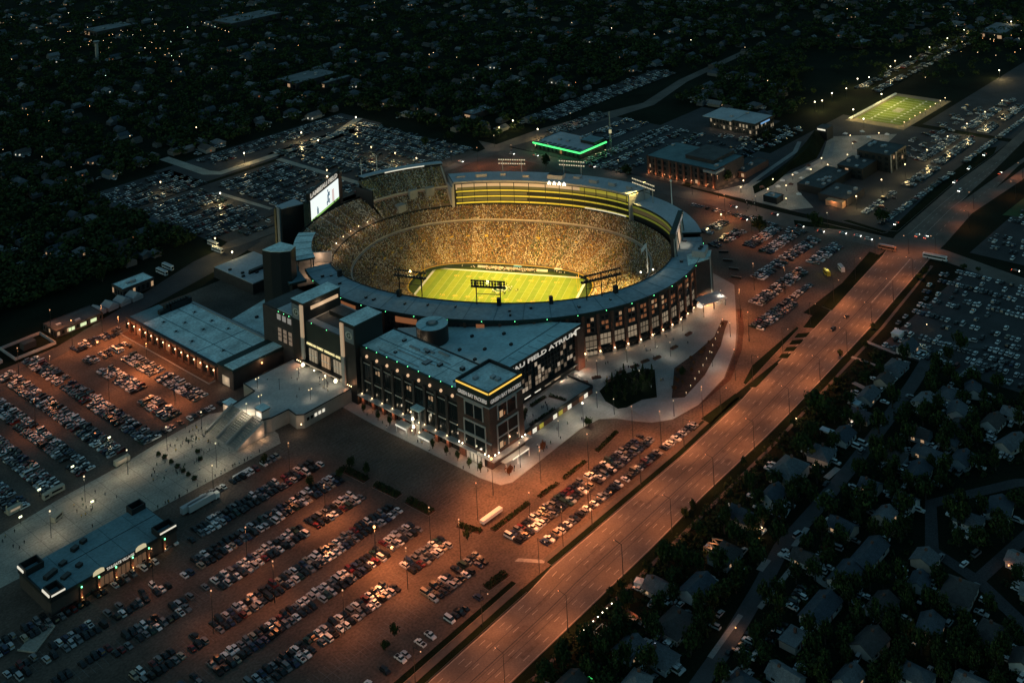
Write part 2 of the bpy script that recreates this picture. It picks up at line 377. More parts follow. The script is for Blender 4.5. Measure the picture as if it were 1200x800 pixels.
sheet('evergreen_bed', [(-74, -146), (-56, -143), (-39, -152), (-37, -157), (-60, -175), (-67, -170), (-78, -168), (-82, -165), (-80, -155)], .34, grass_m, thick=.3)
sheet('kerb_bed', [(-52, -197.6), (-21, -193.8), (12, -181), (34, -169), (55, -155), (57, -157), (36, -171.5), (13, -184), (-20, -197)], .2, soil_m, thick=.2)
PR = [gp(*p) for p in ((0, 626), (70, 584), (140, 546), (186, 518), (245, 485), (290, 478), (326, 508), (329, 519), (180, 599), (40, 668), (-60, 720), (-90, 680))]
sheet('promenade', PR, .02, old_concrete)
# paving slab joints of the promenade and plaza
b = MB()
for x in range(-340, -218, 8): b.box(x-.06, x+.06, -41, 4, .02, .027, dark_asphalt)
for y in (-30, -20, -10, 0): b.box(-352, -218, y-.06, y+.06, .02, .029, dark_asphalt)
b.build('paving_joint', kind='structure')
b = MB()
cx = [(-165, -42), (-165, -149)]
for k in range(26): b.box(-172, -165, -45-4.2*k-.05, -45-4.2*k+.05, .15, .157, dark_asphalt)
for k in range(18): b.box(-160+3.4*k-.05, -160+3.4*k+.05, -160.5, -150, .15, .157, dark_asphalt)
b.build('slab_joint', kind='structure')
# lawn of the practice pitch west of the stadium and the sledding hill
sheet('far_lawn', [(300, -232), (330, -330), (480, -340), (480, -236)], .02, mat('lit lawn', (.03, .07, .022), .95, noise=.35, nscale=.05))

# ------------------------------------------------------------------ stadium bowl
def ring(a, bb, t, cx=2.0, n=2.15, cy=0.0):
    c, s = math.cos(t), math.sin(t)
    return (cx+a*math.copysign(abs(c)**(2/n), c), cy+bb*math.copysign(abs(s)**(2/n), s))
ST = thing('stadium', 'huge oval brick stadium with a packed bowl of spectators and a lit pitch', 'stadium', (0, 0, 0), STROT)
A0, B0, A1, B1 = 64, 33.5, 118, 91       # pitch wall and top of the lower bowl
ZP = -7.0
def bowl(f, t):
    """lower bowl: f = 0 at the pitch wall, 1 at the rim"""
    x, y = ring(A0+(A1-A0)*f, B0+(B1-B0)*f, t, 2*f, 2.7-.5*f); return (x, y, -5.0+22*(.86*f+.14*f*f))
def strip_mesh(name, fn, t0, t1, nt_, fs, m, parent, smooth=False):
    b = MB()
    for i in range(nt_):
        ta, tb = t0+(t1-t0)*i/nt_, t0+(t1-t0)*(i+1)/nt_
        for f0, f1 in zip(fs, fs[1:]): b.face([fn(f0, ta), fn(f0, tb), fn(f1, tb), fn(f1, ta)], m)
    return b.build(name, parent)
strip_mesh('lower_stand', bowl, 0, 2*math.pi, 160, [i/30 for i in range(31)], seat_m, ST)
b = MB()                                 # pitch wall
for i in range(96):
    ta, tb = 2*math.pi*i/96, 2*math.pi*(i+1)/96; p, q = bowl(0, ta), bowl(0, tb)
    b.face([(p[0], p[1], ZP), (q[0], q[1], ZP), (q[0], q[1], -4.6), (p[0], p[1], -4.6)], green_steel)
    r, s = bowl(.012, ta), bowl(.012, tb)
    b.face([(p[0], p[1], -4.6), (q[0], q[1], -4.6), (s[0], s[1], -4.6), (r[0], r[1], -4.6)], gold)
b.build('pitch_wall', ST)
# aisles, cross walkway and vomitories in the lower stand
b = MB()
for k in range(60):
    t = 2*math.pi*(k+.5)/60
    for f0 in range(0, 30):
        p, q = bowl(f0/30, t-.0045), bowl(f0/30, t+.0045); r, s = bowl((f0+1)/30, t+.0045), bowl((f0+1)/30, t-.0045)
        b.face([(p[0], p[1], p[2]+.12), (q[0], q[1], q[2]+.12), (r[0], r[1], r[2]+.12), (s[0], s[1], s[2]+.12)], mat('aisle concrete', (.27, .22, .16), .9))
b.build('aisle_steps', ST)
b = MB()
for i in range(160):
    ta, tb = 2*math.pi*i/160, 2*math.pi*(i+1)/160
    for f0, f1, z, m in ((.715, .74, .35, concourse_m),):
        p, q, r, s = bowl(f0, ta), bowl(f0, tb), bowl(f1, tb), bowl(f1, ta)
        b.face([(p[0], p[1], p[2]+z), (q[0], q[1], q[2]+z), (r[0], r[1], p[2]+z+.1), (s[0], s[1], p[2]+z+.1)], m)
        b.face([(s[0], s[1], p[2]+z), (r[0], r[1], p[2]+z), (r[0], r[1], r[2]+1.1), (s[0], s[1], s[2]+1.1)], m)
b.build('cross_walkway', ST)
for k in range(40):
    t = 2*math.pi*(k+.5)/40; f = .42
    p = bowl(f, t); b = MB(); a = math.atan2(p[1], p[0])
    b.rbox(p[0], p[1], 4.2, .4, p[2]-1.5, p[2]+1.3, a, concourse_m); b.rbox(p[0]+2*math.cos(a), p[1]+2*math.sin(a), .4, 2.6, p[2]-1, p[2]+2.2, a, gold)
    b.rbox(p[0], p[1], 3.4, 2.0, p[2]-1.2, p[2]+.25, a, dsteel)
    b.build('vomitory', ST)

# ------------------------------------------------------------------ pitch
pt = thing('football_pitch', 'striped green football pitch lit bright inside the stadium bowl', 'football pitch', (0, 0, ZP), STROT)
pt['kind'] = 'structure'
b = MB(); b.prism([bowl(0, 2*math.pi*i/64)[:2] for i in range(64)], -.4, 0, mat('apron turf', (.06, .095, .02), .9, noise=.2, nscale=.2)); b.build('apron', pt)
for k in range(24):
    x0 = -54.86+109.73*k/24
    b = MB(); b.box(x0, x0+109.73/24, -24.4, 24.4, 0, .03, pitch2 if k % 2 else pitch1); b.build('turf_stripe', pt)
pitch_paint = mat('faint pitch paint', (.5, .52, .2), .85)
b = MB()
for s in (-1, 1):
    b.box(-56.7, 56.7, s*24.4, s*26.2, 0, .04, white_paint); b.box(s*54.86, s*56.7, -24.4, 24.4, 0, .04, white_paint)
for k in range(21):
    x = -45.72+4.572*k; b.box(x-.1, x+.1, -24.3, 24.3, .03, .05, pitch_paint)
for k in range(101):
    x = -45.72+.9144*k
    for y in (-2.8, 2.8, -23.6, 23.6): b.box(x-.06, x+.06, y-.35, y+.35, .03, .052, pitch_paint)
b.build('pitch_lines', pt)
for k, s in enumerate(('10', '20', '30', '40', '50', '40', '30', '20', '10')):
    x = -36.58+9.144*k
    text('yard_number', s, 2.4, (x-1.8, -16.6, .04), (1, 0, 0), gold, pt, .02, 3.6, (0, 1, 0))
    text('yard_number', s, 2.4, (x+1.8, 16.6, .04), (-1, 0, 0), gold, pt, .02, 3.6, (0, -1, 0))
b = MB(); b.cyl(0, 0, 5.2, .03, .055, white_paint, n=28); b.cyl(0, 0, 4.6, .03, .06, mat('emblem green', (.02, .12, .03), .8), n=28); b.build('centre_emblem', pt)
text('centre_letter', 'G', 5.4, (-2.7, -2.7, .065), (1, 0, 0), white_paint, pt, .02, 5.4, (0, 1, 0))
for s in (-1, 1):
    b = MB(); b.bar((s*56.5, 0, 0), (s*56.5, 0, 3), .18, g_yel); b.bar((s*55.5, -2.8, 3), (s*55.5, 2.8, 3), .14, g_yel)
    b.bar((s*56.5, 0, 3), (s*55.5, 0, 3), .14, g_yel)
    for y in (-2.8, 2.8): b.bar((s*55.5, y, 3), (s*55.5, y, 13.6), .12, g_yel)
    g = thing('goal_post', 'yellow goal post at the %s end of the lit pitch' % ('scoreboard screen' if s < 0 else 'far tower'), 'goal post', (0, 0, ZP), STROT)
    b.m = [0]*len(b.m); b.mats = [gold]; b.build('goal_frame', g)

# ------------------------------------------------------------------ near ring roof, suites and facade
def outer(t, k=0.0): return ring(137+k, 117+k, t, 3, 2.1)
def inner(t, k=0.0): return ring(120+k, 93.5+k, t, 2, 2.2)
TN0, TN1 = R(212), R(372)
def roofseg(name, t0, t1, z, fin, fout, n, m, thick=1.2, edge=None):
    b = MB()
    for i in range(n):
        ta, tb = t0+(t1-t0)*i/n, t0+(t1-t0)*(i+1)/n
        p, q, r, s = fin(ta), fin(tb), fout(tb), fout(ta)
        b.face([(*p, z), (*q, z), (*r, z), (*s, z)][::-1] if False else [(*s, z), (*r, z), (*q, z), (*p, z)], m)
        b.face([(*s, z-thick), (*r, z-thick), (*r, z), (*s, z)], edge or green_steel); b.face([(*q, z-thick), (*p, z-thick), (*p, z), (*q, z)], edge or green_steel)
        b.face([(*p, z-thick), (*q, z-thick), (*r, z-thick), (*s, z-thick)], dsteel)
    for t in (t0, t1):
        p, s = fin(t), fout(t); b.face([(*p, z-thick), (*s, z-thick), (*s, z), (*p, z)], green_steel)
    return b.build(name, ST)
roofseg('ring_roof', TN0, TN1, 26, inner, outer, 70, mat('slate membrane roof', (.27, .36, .40), .85, noise=.2, nscale=.05, fine=.12, fscale=.4))
for k in range(22):
    b = MB(); t = TN0+(TN1-TN0)*(k+.5)/22; p, q = inner(t), outer(t); b.bar((*p, 26.02), (*q, 26.02), .14, seam_m, 4); b.build('roof_seam', ST)
for f in (outer, lambda t, k=0: inner(t, k+.3)):
    b = MB()
    for i in range(70):
        ta, tb = TN0+(TN1-TN0)*i/70, TN0+(TN1-TN0)*(i+1)/70
        p, q, r, s = f(ta, -.35), f(tb, -.35), f(tb), f(ta)
        b.hexa([(*p, 26.01), (*q, 26.01), (*r, 26.01), (*s, 26.01)], [(*p, 26.55), (*q, 26.55), (*r, 26.55), (*s, 26.55)], dsteel if f is not outer else green_steel)
    b.build('parapet', ST)
for k in range(16):
    t = TN0+(TN1-TN0)*random.random(); f = random.uniform(.3, .75); p, q = inner(t), outer(t)
    b = MB(); b.rbox(p[0]+(q[0]-p[0])*f, p[1]+(q[1]-p[1])*f, random.uniform(1, 2.4), random.uniform(.8, 1.8), 26.02, 26+random.uniform(.7, 1.6), t, dsteel, metal_g)
    b.build('roof_vent', ST)
for k in range(19):                      # green marker lamps along the roof edge
    t = R(222)+R(145)*k/18; p = outer(t, .25); b = MB(); b.ball((*p, 25.9), .2, g_green, 6, 4); b.build('marker_lamp', ST)
for u, v in ((534.5, 345.5), (592, 354), (657.5, 352.5), (408, 331), (727, 331)):       # speaker boxes on the inner edge
    pass
for t in (R(254), R(281), R(296), R(226), R(318)):
    p = inner(t, 2.2); b = MB(); b.rbox(p[0], p[1], 2.6, 2.2, 26.02, 30.2, t, dsteel); b.build('speaker_box', ST)
# suite face under the roof towards the bowl
b = MB()
for i in range(70):
    ta, tb = TN0+(TN1-TN0)*i/70, TN0+(TN1-TN0)*(i+1)/70
    p, q = inner(ta, .4), inner(tb, .4); b.face([(*q, 16.5), (*p, 16.5), (*p, 24.8), (*q, 24.8)], glass_d)
b.build('suite_glazing', ST)
# outer facade: brick piers, glazed hall, upper windows, one bay at a time
HG3 = [glow('hall glazing %d' % i, (1, .76, .5), s) for i, s in enumerate((.12, .17, .23))]
FT = [R(236)+R(4.25)*k for k in range(35)]
for k, (ta, tb) in enumerate(zip(FT, FT[1:])):
    p, q = outer(ta, -1.2), outer(tb, -1.2); U = (Vector(q)-Vector(p)); Lb = U.length; U.normalize(); NN = Vector((U.y, -U.x))
    def P(u, w, z): return (p[0]+U.x*u+NN.x*w, p[1]+U.y*u+NN.y*w, z)
    def slab(b, u0, u1, w0, w1, z0, z1, m): b.hexa([P(u0, w0, z0), P(u0, w1, z0), P(u1, w1, z0), P(u1, w0, z0)][::-1], [P(u0, w0, z1), P(u0, w1, z1), P(u1, w1, z1), P(u1, w0, z1)][::-1], m, None, True)
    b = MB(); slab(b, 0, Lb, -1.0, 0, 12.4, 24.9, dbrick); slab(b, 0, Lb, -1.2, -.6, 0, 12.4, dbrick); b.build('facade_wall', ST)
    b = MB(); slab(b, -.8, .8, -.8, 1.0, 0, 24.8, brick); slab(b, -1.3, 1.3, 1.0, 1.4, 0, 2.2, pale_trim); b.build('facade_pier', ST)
    lit = k >= 15
    g = MB(); slab(g, 1.0, Lb-1, -.55, -.35, 5.6, 12.0, (HG3[int(RNG.integers(3))]) if lit else glass_d); slab(g, 1.0, Lb-1, -.55, -.35, .6, 5.2, (g_winl if k in (15, 16) else glass_d))
    gl = g.build('hall_glazing', ST)
    g = MB()
    for j in range(4): slab(g, 1+(Lb-2)*j/3-.12, 1+(Lb-2)*j/3+.12, -.34, -.1, .4, 12.2, dsteel)
    for z in (5.2, 8.8, 12.0): slab(g, 1, Lb-1, -.34, -.08, z, z+.4, dsteel)
    g.build('glazing_bar', gl)
    for jz in range(3):
        for ju in range(2):
            w0 = Lb/2-2.1+ju*2.5; z0 = 14.4+jz*3.1
            litw = lit and (RNG.random() < .62); g = MB()
            slab(g, w0, w0+1.7, .0, .06, z0, z0+1.9, (g_wino if RNG.random() < .75 else g_win) if litw else glass_d)
            o = g.build('window', ST)
            g = MB(); slab(g, w0-.2, w0+1.9, .0, .12, z0-.2, z0, dsteel); slab(g, w0+.78, w0+.92, .07, .12, z0, z0+1.9, dsteel); g.build('window_frame', o)
    b = MB(); slab(b, 0, Lb, -.2, .35, 12.2, 13.0, dsteel); b.build('ledge', ST); b = MB(); slab(b, 0, Lb, -.3, .45, 24.1, 24.9, green_steel); b.build('cornice', ST)
    if lit:
        b = MB(); c = P(0, 1.75, 3.2); b.ball(c, .5, g_warm, 6, 4); b.build('wall_lamp', ST)
        sx, sy = loc2site(c[0]+NN.x*.6, c[1]+NN.y*.6); lamp((sx, sy, 3.4), 300, (1, .55, .28), .5)
        b = MB()
        for j in (1, 2, 3): slab(b, Lb*j/4-1.0, Lb*j/4+1.0, .1, 2.6, 4.2, 4.45, dsteel)
        b.build('door_canopy', ST)

# ------------------------------------------------------------------ far side: press box, curved suites, upper decks
TP0, TP1 = R(51), R(119)                 # press box
def arc_wall(name, t0, t1, n, k, z0, z1, m, fn=None, parent=None):
    fn = fn or inner; b = MB()
    for i in range(n):
        ta, tb = t0+(t1-t0)*i/n, t0+(t1-t0)*(i+1)/n; p, q = fn(ta, k), fn(tb, k)
        b.face([(*q, z0), (*p, z0), (*p, z1), (*q, z1)], m)
    return b.build(name, parent or ST)
def pin(t, k=0): return ring(118+k, 91+k, t, 2, 2.2)
def pout(t, k=0): return ring(118+19+k, 91+19+k, t, 2, 2.2)
roofseg('press_roof', TP0, TP1, 36, lambda t: pin(t, -1), pout, 40, roof_g, 1.4, pale_trim)
arc_wall('press_wall', TP0, TP1, 40, .8, 16.5, 34.6, dsteel, pin)
arc_wall('press_rear_wall', TP0, TP1, 40, 18, 0, 35, dbrick, pin)
for t in (TP0, TP1):
    b = MB(); p, q = pin(t, -.6), pout(t, 0); d = Vector(q)-Vector(p); nn = Vector((-d.y, d.x)).normalized()*.5
    b.prism([(p[0]+nn.x, p[1]+nn.y), (q[0]+nn.x, q[1]+nn.y), (q[0]-nn.x, q[1]-nn.y), (p[0]-nn.x, p[1]-nn.y)], 12, 35, pale_trim); b.build('end_wall', ST)
arc_wall('press_window', R(74), R(118), 26, .55, 29.6, 33.4, mat('blinds behind glass', (.5, .42, .33), .8, emit=(1, .72, .5), es=.2), pin)
arc_wall('suite_window', TP0+.01, R(74), 16, .55, 29.6, 33.4, g_winy, pin)
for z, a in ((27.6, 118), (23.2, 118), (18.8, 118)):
    arc_wall('suite_front', TP0+.01, R(a), 40, -.4, z, z+1.1, mat('yellow suite fascia', (.55, .5, .1), .6, emit=(.85, .78, .05), es=.25), pin)  # emission stands in for light falling on the yellow fascia paint
    arc_wall('suite_window', R(92 if z < 26 else 53), R(117.5), 26, .5, z+1.4, z+3.4, glow('dim suite lighting', (.9, .7, .1), .10), pin)
arc_wall('led_ribbon', R(53), R(72), 14, -.45, 18.4, 19.3, glow('white led ribbon', (1, .9, .65), .75), pin)
for k in range(14):
    t = R(50)+R(68)*(k+.5)/14; p, q = pin(t, -.2), pin(t, .9); b = MB(); b.bar((*p, 16.6), (*p, 34.6), .3, dsteel, 4); b.build('suite_mullion', ST)
for k in range(9):
    t = TP0+(TP1-TP0)*(k+.5)/9; p = pin(t, random.uniform(6, 14)); b = MB(); b.rbox(p[0], p[1], random.uniform(2, 5), random.uniform(4, 9), 36.02, 36+random.uniform(1, 2.6), t, metal_g, roof_g); b.build('roof_plant', ST)
b = MB(); p = pin(R(84), 9); b.rbox(p[0], p[1], 7, 12, 36.02, 39, R(84), pale_trim, roof_d); b.build('camera_platform', ST)
for k, t in enumerate((R(79.4), R(81.2), R(83), R(84.8))):
    p = pin(t, -1.6); b = MB()
    b.bar((p[0]-.9, p[1], 34.4), (p[0], p[1]-.02, 36.6), .34, g_white, 5); b.bar((p[0], p[1]-.02, 36.6), (p[0]+.9, p[1], 34.4), .34, g_white, 5); b.build('booth_floodlight', ST)
# right-hand curved club level
TC0, TC1 = R(13), R(51)
roofseg('club_roof', TC0, TC1, 28.5, inner, outer, 24, roof_g, 1.2)
arc_wall('club_wall', TC0, TC1, 24, .4, 16, 27.4, dsteel)
for z in (25.6, 20.6): arc_wall('club_fascia', TC0, TC1, 24, -.3, z, z+1.5, mat('club green fascia', (.28, .3, .08), .6, emit=(.75, .8, .05), es=.07))  # slight emission puts the green light into the fascia itself
arc_wall('club_window', TC0, TC1, 24, .2, 22.4, 25.2, glow('dim club lighting', (1, .7, .25), .05))
arc_wall('club_outer_wall', TC0, TP0, 24, -1, 0, 27.4, dbrick, outer)
# left-hand south end: two upper decks with seats, glass front and lit canopy edge
TS0, TS1 = R(119.5), R(197); TSM = R(152)
def deck1(f, t):
    w = 12 if t < TSM else 24.5
    x, y = ring(118+w*f, 91+w*.83*f, t, 2, 2.2); return (x, y, 18+(9 if t < TSM else 11.5)*f)
def deck2(f, t): x, y = ring(128.5+17.5*f, 100+15*f, t, 2, 2.2); return (x, y, 30+11*f)
strip_mesh('upper_stand', deck1, TS0, TSM-.001, 25, [0, .5, 1], seat_m, ST); strip_mesh('upper_stand', deck1, TSM, TS1, 30, [0, .5, 1], seat_m, ST); strip_mesh('upper_stand', deck2, TS0, TSM, 50, [0, .5, 1], seat_m, ST)
b = MB()
for fn, nn_, TS1_ in ((deck1, 17, TS1), (deck2, 9, TSM-.02)):
    for k in range(nn_+1):
        t = TS0+.01+(TS1_-TS0-.02)*k/nn_
        p, q = fn(0, t), fn(1, t); w = .0048
        p2, q2, r2, s2 = fn(0, t-w), fn(0, t+w), fn(1, t+w), fn(1, t-w)
        b.face([(*x[:2], x[2]+.35) for x in (p2, q2, r2, s2)], concourse_m)
b.build('aisle_steps', ST)
def s1(t, k=0): return ring(118+k, 91+k*.85, t, 2, 2.2)
arc_wall('deck_fascia', TS0, TS1, 50, -.4, 16.4, 18.4, dsteel, s1); arc_wall('suite_window', TS0, TSM, 25, 12.2, 27.2, 29.4, glow('dim deck suite lighting', (1, .66, .4), .06), s1)
arc_wall('deck_fascia', TS0, TSM, 25, 10.2, 29.2, 30.6, concourse_m, s1)
arc_wall('deck_back_wall', TS0, R(151), 22, 29, 0, 43, dsteel, s1); arc_wall('deck_back_wall', R(151), TS1, 30, 25.5, 0, 30.5, dsteel, s1)
roofseg('deck_canopy', TS0, R(150), 43.4, lambda t: s1(t, 26.5), lambda t: s1(t, 33), 24, roof_g, .5, pale_trim)
arc_wall('canopy_light', R(126), R(141), 12, 26.3, 42.4, 43.2, glow('canopy strip light', (1, .95, .75), .8), s1)
for t, z_ in ((TS0, 32), (TSM, 37), (TS1, 24)):
    b = MB(); p, q = s1(t, -.5 if t != TSM else 11), s1(t, 30); d = Vector(q)-Vector(p); nn = Vector((-d.y, d.x)).normalized()*.7
    b.prism([(p[0]+nn.x, p[1]+nn.y), (q[0]+nn.x, q[1]+nn.y), (q[0]-nn.x, q[1]-nn.y), (p[0]-nn.x, p[1]-nn.y)], 10, z_, pale_trim if t != TSM else dsteel); b.build('end_wall', ST)
for t, k, z in ((R(134), 11, 26), (R(127), 11, 26), (R(141.5), 4, 19), (R(150), 20, 31)):
    p = s1(t, k); b = MB(); b.rbox(p[0], p[1], 6, 6.5, z-3, z+5, t, concourse_m); b.build('stair_core', ST)
# south-east shoulder: lit concourse, teal canopy and low curved roof
TE0, TE1 = R(190), R(219)
def se(t, k=0): return ring(118+k, 91+k, t, 2, 2.2)
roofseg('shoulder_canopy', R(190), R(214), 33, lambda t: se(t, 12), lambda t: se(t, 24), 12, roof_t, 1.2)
for k in range(4):
    t = R(190)+R(24)*(k+.5)/4; b = MB(); b.bar((*se(t, 12), 33.03), (*se(t, 24), 33.03), .2, seam_m, 4); b.build('roof_seam', ST)
for k in range(5):
    t = R(191)+R(22)*k/4; b = MB()
    for q in (13, 22.5): b.bar((*se(t, q), 17), (*se(t, q), 32), .35, dsteel, 5)
    b.build('canopy_column', ST)
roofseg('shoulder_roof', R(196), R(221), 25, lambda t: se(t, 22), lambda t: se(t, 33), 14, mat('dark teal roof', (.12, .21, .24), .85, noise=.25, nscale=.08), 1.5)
roofseg('shoulder_concourse', R(188), R(216), 17.2, lambda t: se(t, .5), lambda t: se(t, 30), 14, concourse_m, 1)
arc_wall('shoulder_wall', R(186), R(222), 18, 32, 0, 24.5, dsteel, se)
for t, k in ((R(205), 9), (R(209), 15), (R(199), 8)):
    p = se(t, k); lamp((*loc2site(*p), 22), 900, (1, .62, .38), .6)
for k in range(7):
    t = R(160)+R(34)*k/6; p = se(t, 2.5); b = MB(); b.ball((*p, 19.6), .34, g_white if k > 3 else g_warm, 6, 4); b.build('concourse_lamp', ST)
    if k % 2 == 0: lamp((*loc2site(*se(t, -3)), 21), 900, (1, .75, .5), .5)

# ------------------------------------------------------------------ scoreboards, light racks, flagpole, towers, crowd
sb = thing('scoreboard', 'giant lit white video screen with stadium name in lit letters above the stands', 'scoreboard', (0, 0, 0), STROT)
SX, Y0_, Y1_ = -142.0, 4.0, 52.0
b = MB(); b.box(SX-3.5, SX, Y0_-4, Y1_+5, 24, 45.7, dsteel); b.box(SX-3.2, SX+.8, Y0_-4.4, Y0_-1, 20, 45, green_steel); b.box(SX-3.2, SX+.8, Y1_+1.5, Y1_+5.4, 22, 48, brick); b.build('screen_frame', sb)
b = MB(); b.box(SX-2.5, SX-.2, Y0_-1, Y1_+3, 45.7, 50.6, dsteel); b.build('name_board', sb)
b = MB(); b.box(SX, SX+.25, Y0_, Y1_, 29.7, 44.9, g_screen); scr = b.build('screen', sb)
b = MB(); X = SX+.26
b.box(X, X+.04, Y0_, Y1_, 29.7, 31.1, g_scrgreen); b.box(X, X+.05, 40, 43.6, 31.3, 40.5, g_scrpink)
for y, z, w, h in ((32, 39, 2.0, 6), (33, 43.5, 3.0, 3), (30.6, 37.5, 1.2, 3), (34.6, 38, 1.2, 3.4), (32.2, 47, 1.4, 1.6), (14, 37, 2.4, 4), (14.4, 41, 1.2, 1.4)):
    b.prism([(X, y), (X+.07, y), (X+.07, y+w), (X, y+w)], z-5.5, z+h-5.5, g_scrblue)
for y in (6, 10, 42, 47): b.box(X, X+.06, y, y+2.5, 29.9, 30.8, dsteel)
b.build('screen_picture', scr)
text('name_letter', 'LAMBEAU FIELD', 3.3, (SX-.15, Y0_+1, 46.4), (0, 1, 0), g_text, sb, .4, Y1_-Y0_-2)
b = MB()
for y in (Y0_, 20, 36, Y1_): b.box(SX-3, SX-2.2, y-.4, y+.4, 0, 24, dsteel)
b.build('support_column', sb)
b = MB(); b.ball((SX-1, 36, 51.8), .7, g_warm, 6, 4); b.build('beacon', sb)

lamp((*loc2site(137, 10), 33), 9000, (1, .72, .5), .8, 90, (*loc2site(123.9, 10), 30))  # spot without a fixture, added to brighten the beige back panel
nb = thing('scoreboard', 'scoreboard seen from its beige back beside the far tower of the stadium', 'scoreboard', (0, 0, 0), STROT)
b = MB(); b.box(121.4, 123.4, -10, 31, 17, 38.2, dsteel); b.build('screen_frame', nb)
b = MB(); b.box(123.4, 123.9, -9.6, 31, 18, 38, mat('beige backing panel', (.5, .44, .38), .8, noise=.1, nscale=.2)); b.build('back_panel', nb)
b = MB(); b.box(121.0, 124.4, -10.4, 31.4, 38.2, 41.4, green_steel); b.build('name_board', nb)
b = MB(); b.box(121.2, 121.38, -8, 30, 27, 37.8, glow('far screen glow', (1, .9, .75), .6)); b.build('screen', nb)
b = MB()
for y in (-8, 4, 17, 29): b.bar((125.5, y, 20), (123.9, y, 37), .35, dsteel, 4)
b.build('brace', nb)
text('name_letter', 'LAMBEAU FIELD', 2.0, (124.5, -5, 38.8), (0, 1, 0), g_textdim, nb, .1, 32)

def light_rack(x0, y0, x1, y1, zb, zt, rows, label, lit, mid=False, aim=(0, 0)):
    r = thing('floodlight_rack', label, 'floodlight rack', (0, 0, 0), STROT, 'floodlight racks above the bowl')
    d = Vector((x1-x0, y1-y0)); L = d.length; d.normalize(); b = MB()
    n = Vector((aim[0]-(x0+x1)/2, aim[1]-(y0+y1)/2)).normalized()
    ps = [0, L] + ([L/2] if mid else [])
    for t in ps:
        q = b if False else MB(); q.bar((x0+d.x*t, y0+d.y*t, zb), (x0+d.x*t, y0+d.y*t, zt), .38, dsteel if y0 < 0 else metal_g, 6); q.build('post', r)
    q = MB(); q.bar((x0, y0, zb+(zt-zb)*.45), (x1, y1, zb+(zt-zb)*.45), .22, dsteel, 5); q.build('cross_bar', r)
    q = MB(); q.bar((x0-d.x*3, y0-d.y*3, zt-3.6), (x1+d.x*3, y1+d.y*3, zt-3.6), .3, dsteel, 5); q.bar((x0-d.x*3, y0-d.y*3, zt), (x1+d.x*3, y1+d.y*3, zt), .3, dsteel, 5)
    q.rbox((x0+x1)/2-n.x*.7, (y0+y1)/2-n.y*.7, L+6.5, 1.0, zt-4, zt-3.8, math.atan2(d.y, d.x), dsteel); q.build('catwalk', r)
    m = int((L+6)/1.7)
    for rr in range(rows):
        q = MB(); g = MB()
        for k in range(m):
            t = -2.6+(L+5.2)*k/(m-1); z = zt-.4-rr*3.0/max(1, rows-1)*1.0
            cx, cy = x0+d.x*t+n.x*.3, y0+d.y*t+n.y*.3
            q.rbox(cx, cy, 1.25, .8, z-.5, z+.5, math.atan2(d.y, d.x), dsteel)
            e = Vector((n.x, n.y, -.45)).normalized(); c = Vector((cx, cy, z))+Vector((n.x, n.y, 0))*.46
            g.rbox(c.x, c.y, 1.1, .12, z-.42, z+.42, math.atan2(d.y, d.x), lit)
        o = q.build('lamp_housing', r); g.build('lens', o)
    return r
FL = glow('floodlight lens', (1, .86, .55), .7)
light_rack(-37, -88.5, -21.5, -90.5, 26, 41, 2, 'dark floodlight rack on two posts at the left of the near roof', FL)
light_rack(15.5, -95, 30.5, -94.5, 26, 40.5, 3, 'dark floodlight rack on two posts in the middle of the near roof', FL)
light_rack(80, -79, 96, -66, 26, 40.5, 2, 'wide dark floodlight rack on three posts at the right of the near roof', FL, True)
light_rack(-27, 108, -12, 109, 36, 46, 2, 'bright floodlight row behind the press box, left one of the far side', FL, False, (0, 0))
light_rack(22, 109, 36, 108, 36, 46.5, 2, 'bright floodlight row behind the press box, middle one of the far side', FL, False, (0, 0))
light_rack(82, 88, 96, 77, 28, 42, 2, 'bright floodlight row over the curved club roof on tall posts', FL, True, (0, 0))
FLC = (1, .72, .2)
for (x, y, z), (ax, ay) in (((-29, -90, 40), (-22, 6)), ((23, -95, 40), (4, 8)), ((88, -72, 40), (28, 6)), ((-22, 89, 46), (-26, -4)), ((29, 89, 46), (6, -4)), ((90, 82, 42), (34, -2)), ((120, -25, 42), (36, 0))):
    sx, sy = loc2site(x, y); tx, ty = loc2site(ax, ay); lamp((sx, sy, z), 470000, FLC, 1.6, 62, (tx, ty, -6), 1.0)
for x, y, ax, ay in ((-29, -90, -24, 42), (23, -95, 4, 43), (88, -72, 34, 40)):
    sx, sy = loc2site(x, y); tx, ty = loc2site(ax, ay); lamp((sx, sy, 41), 860000, (1, .52, .16), 1.6, 50, (tx, ty, -2), 1.0)

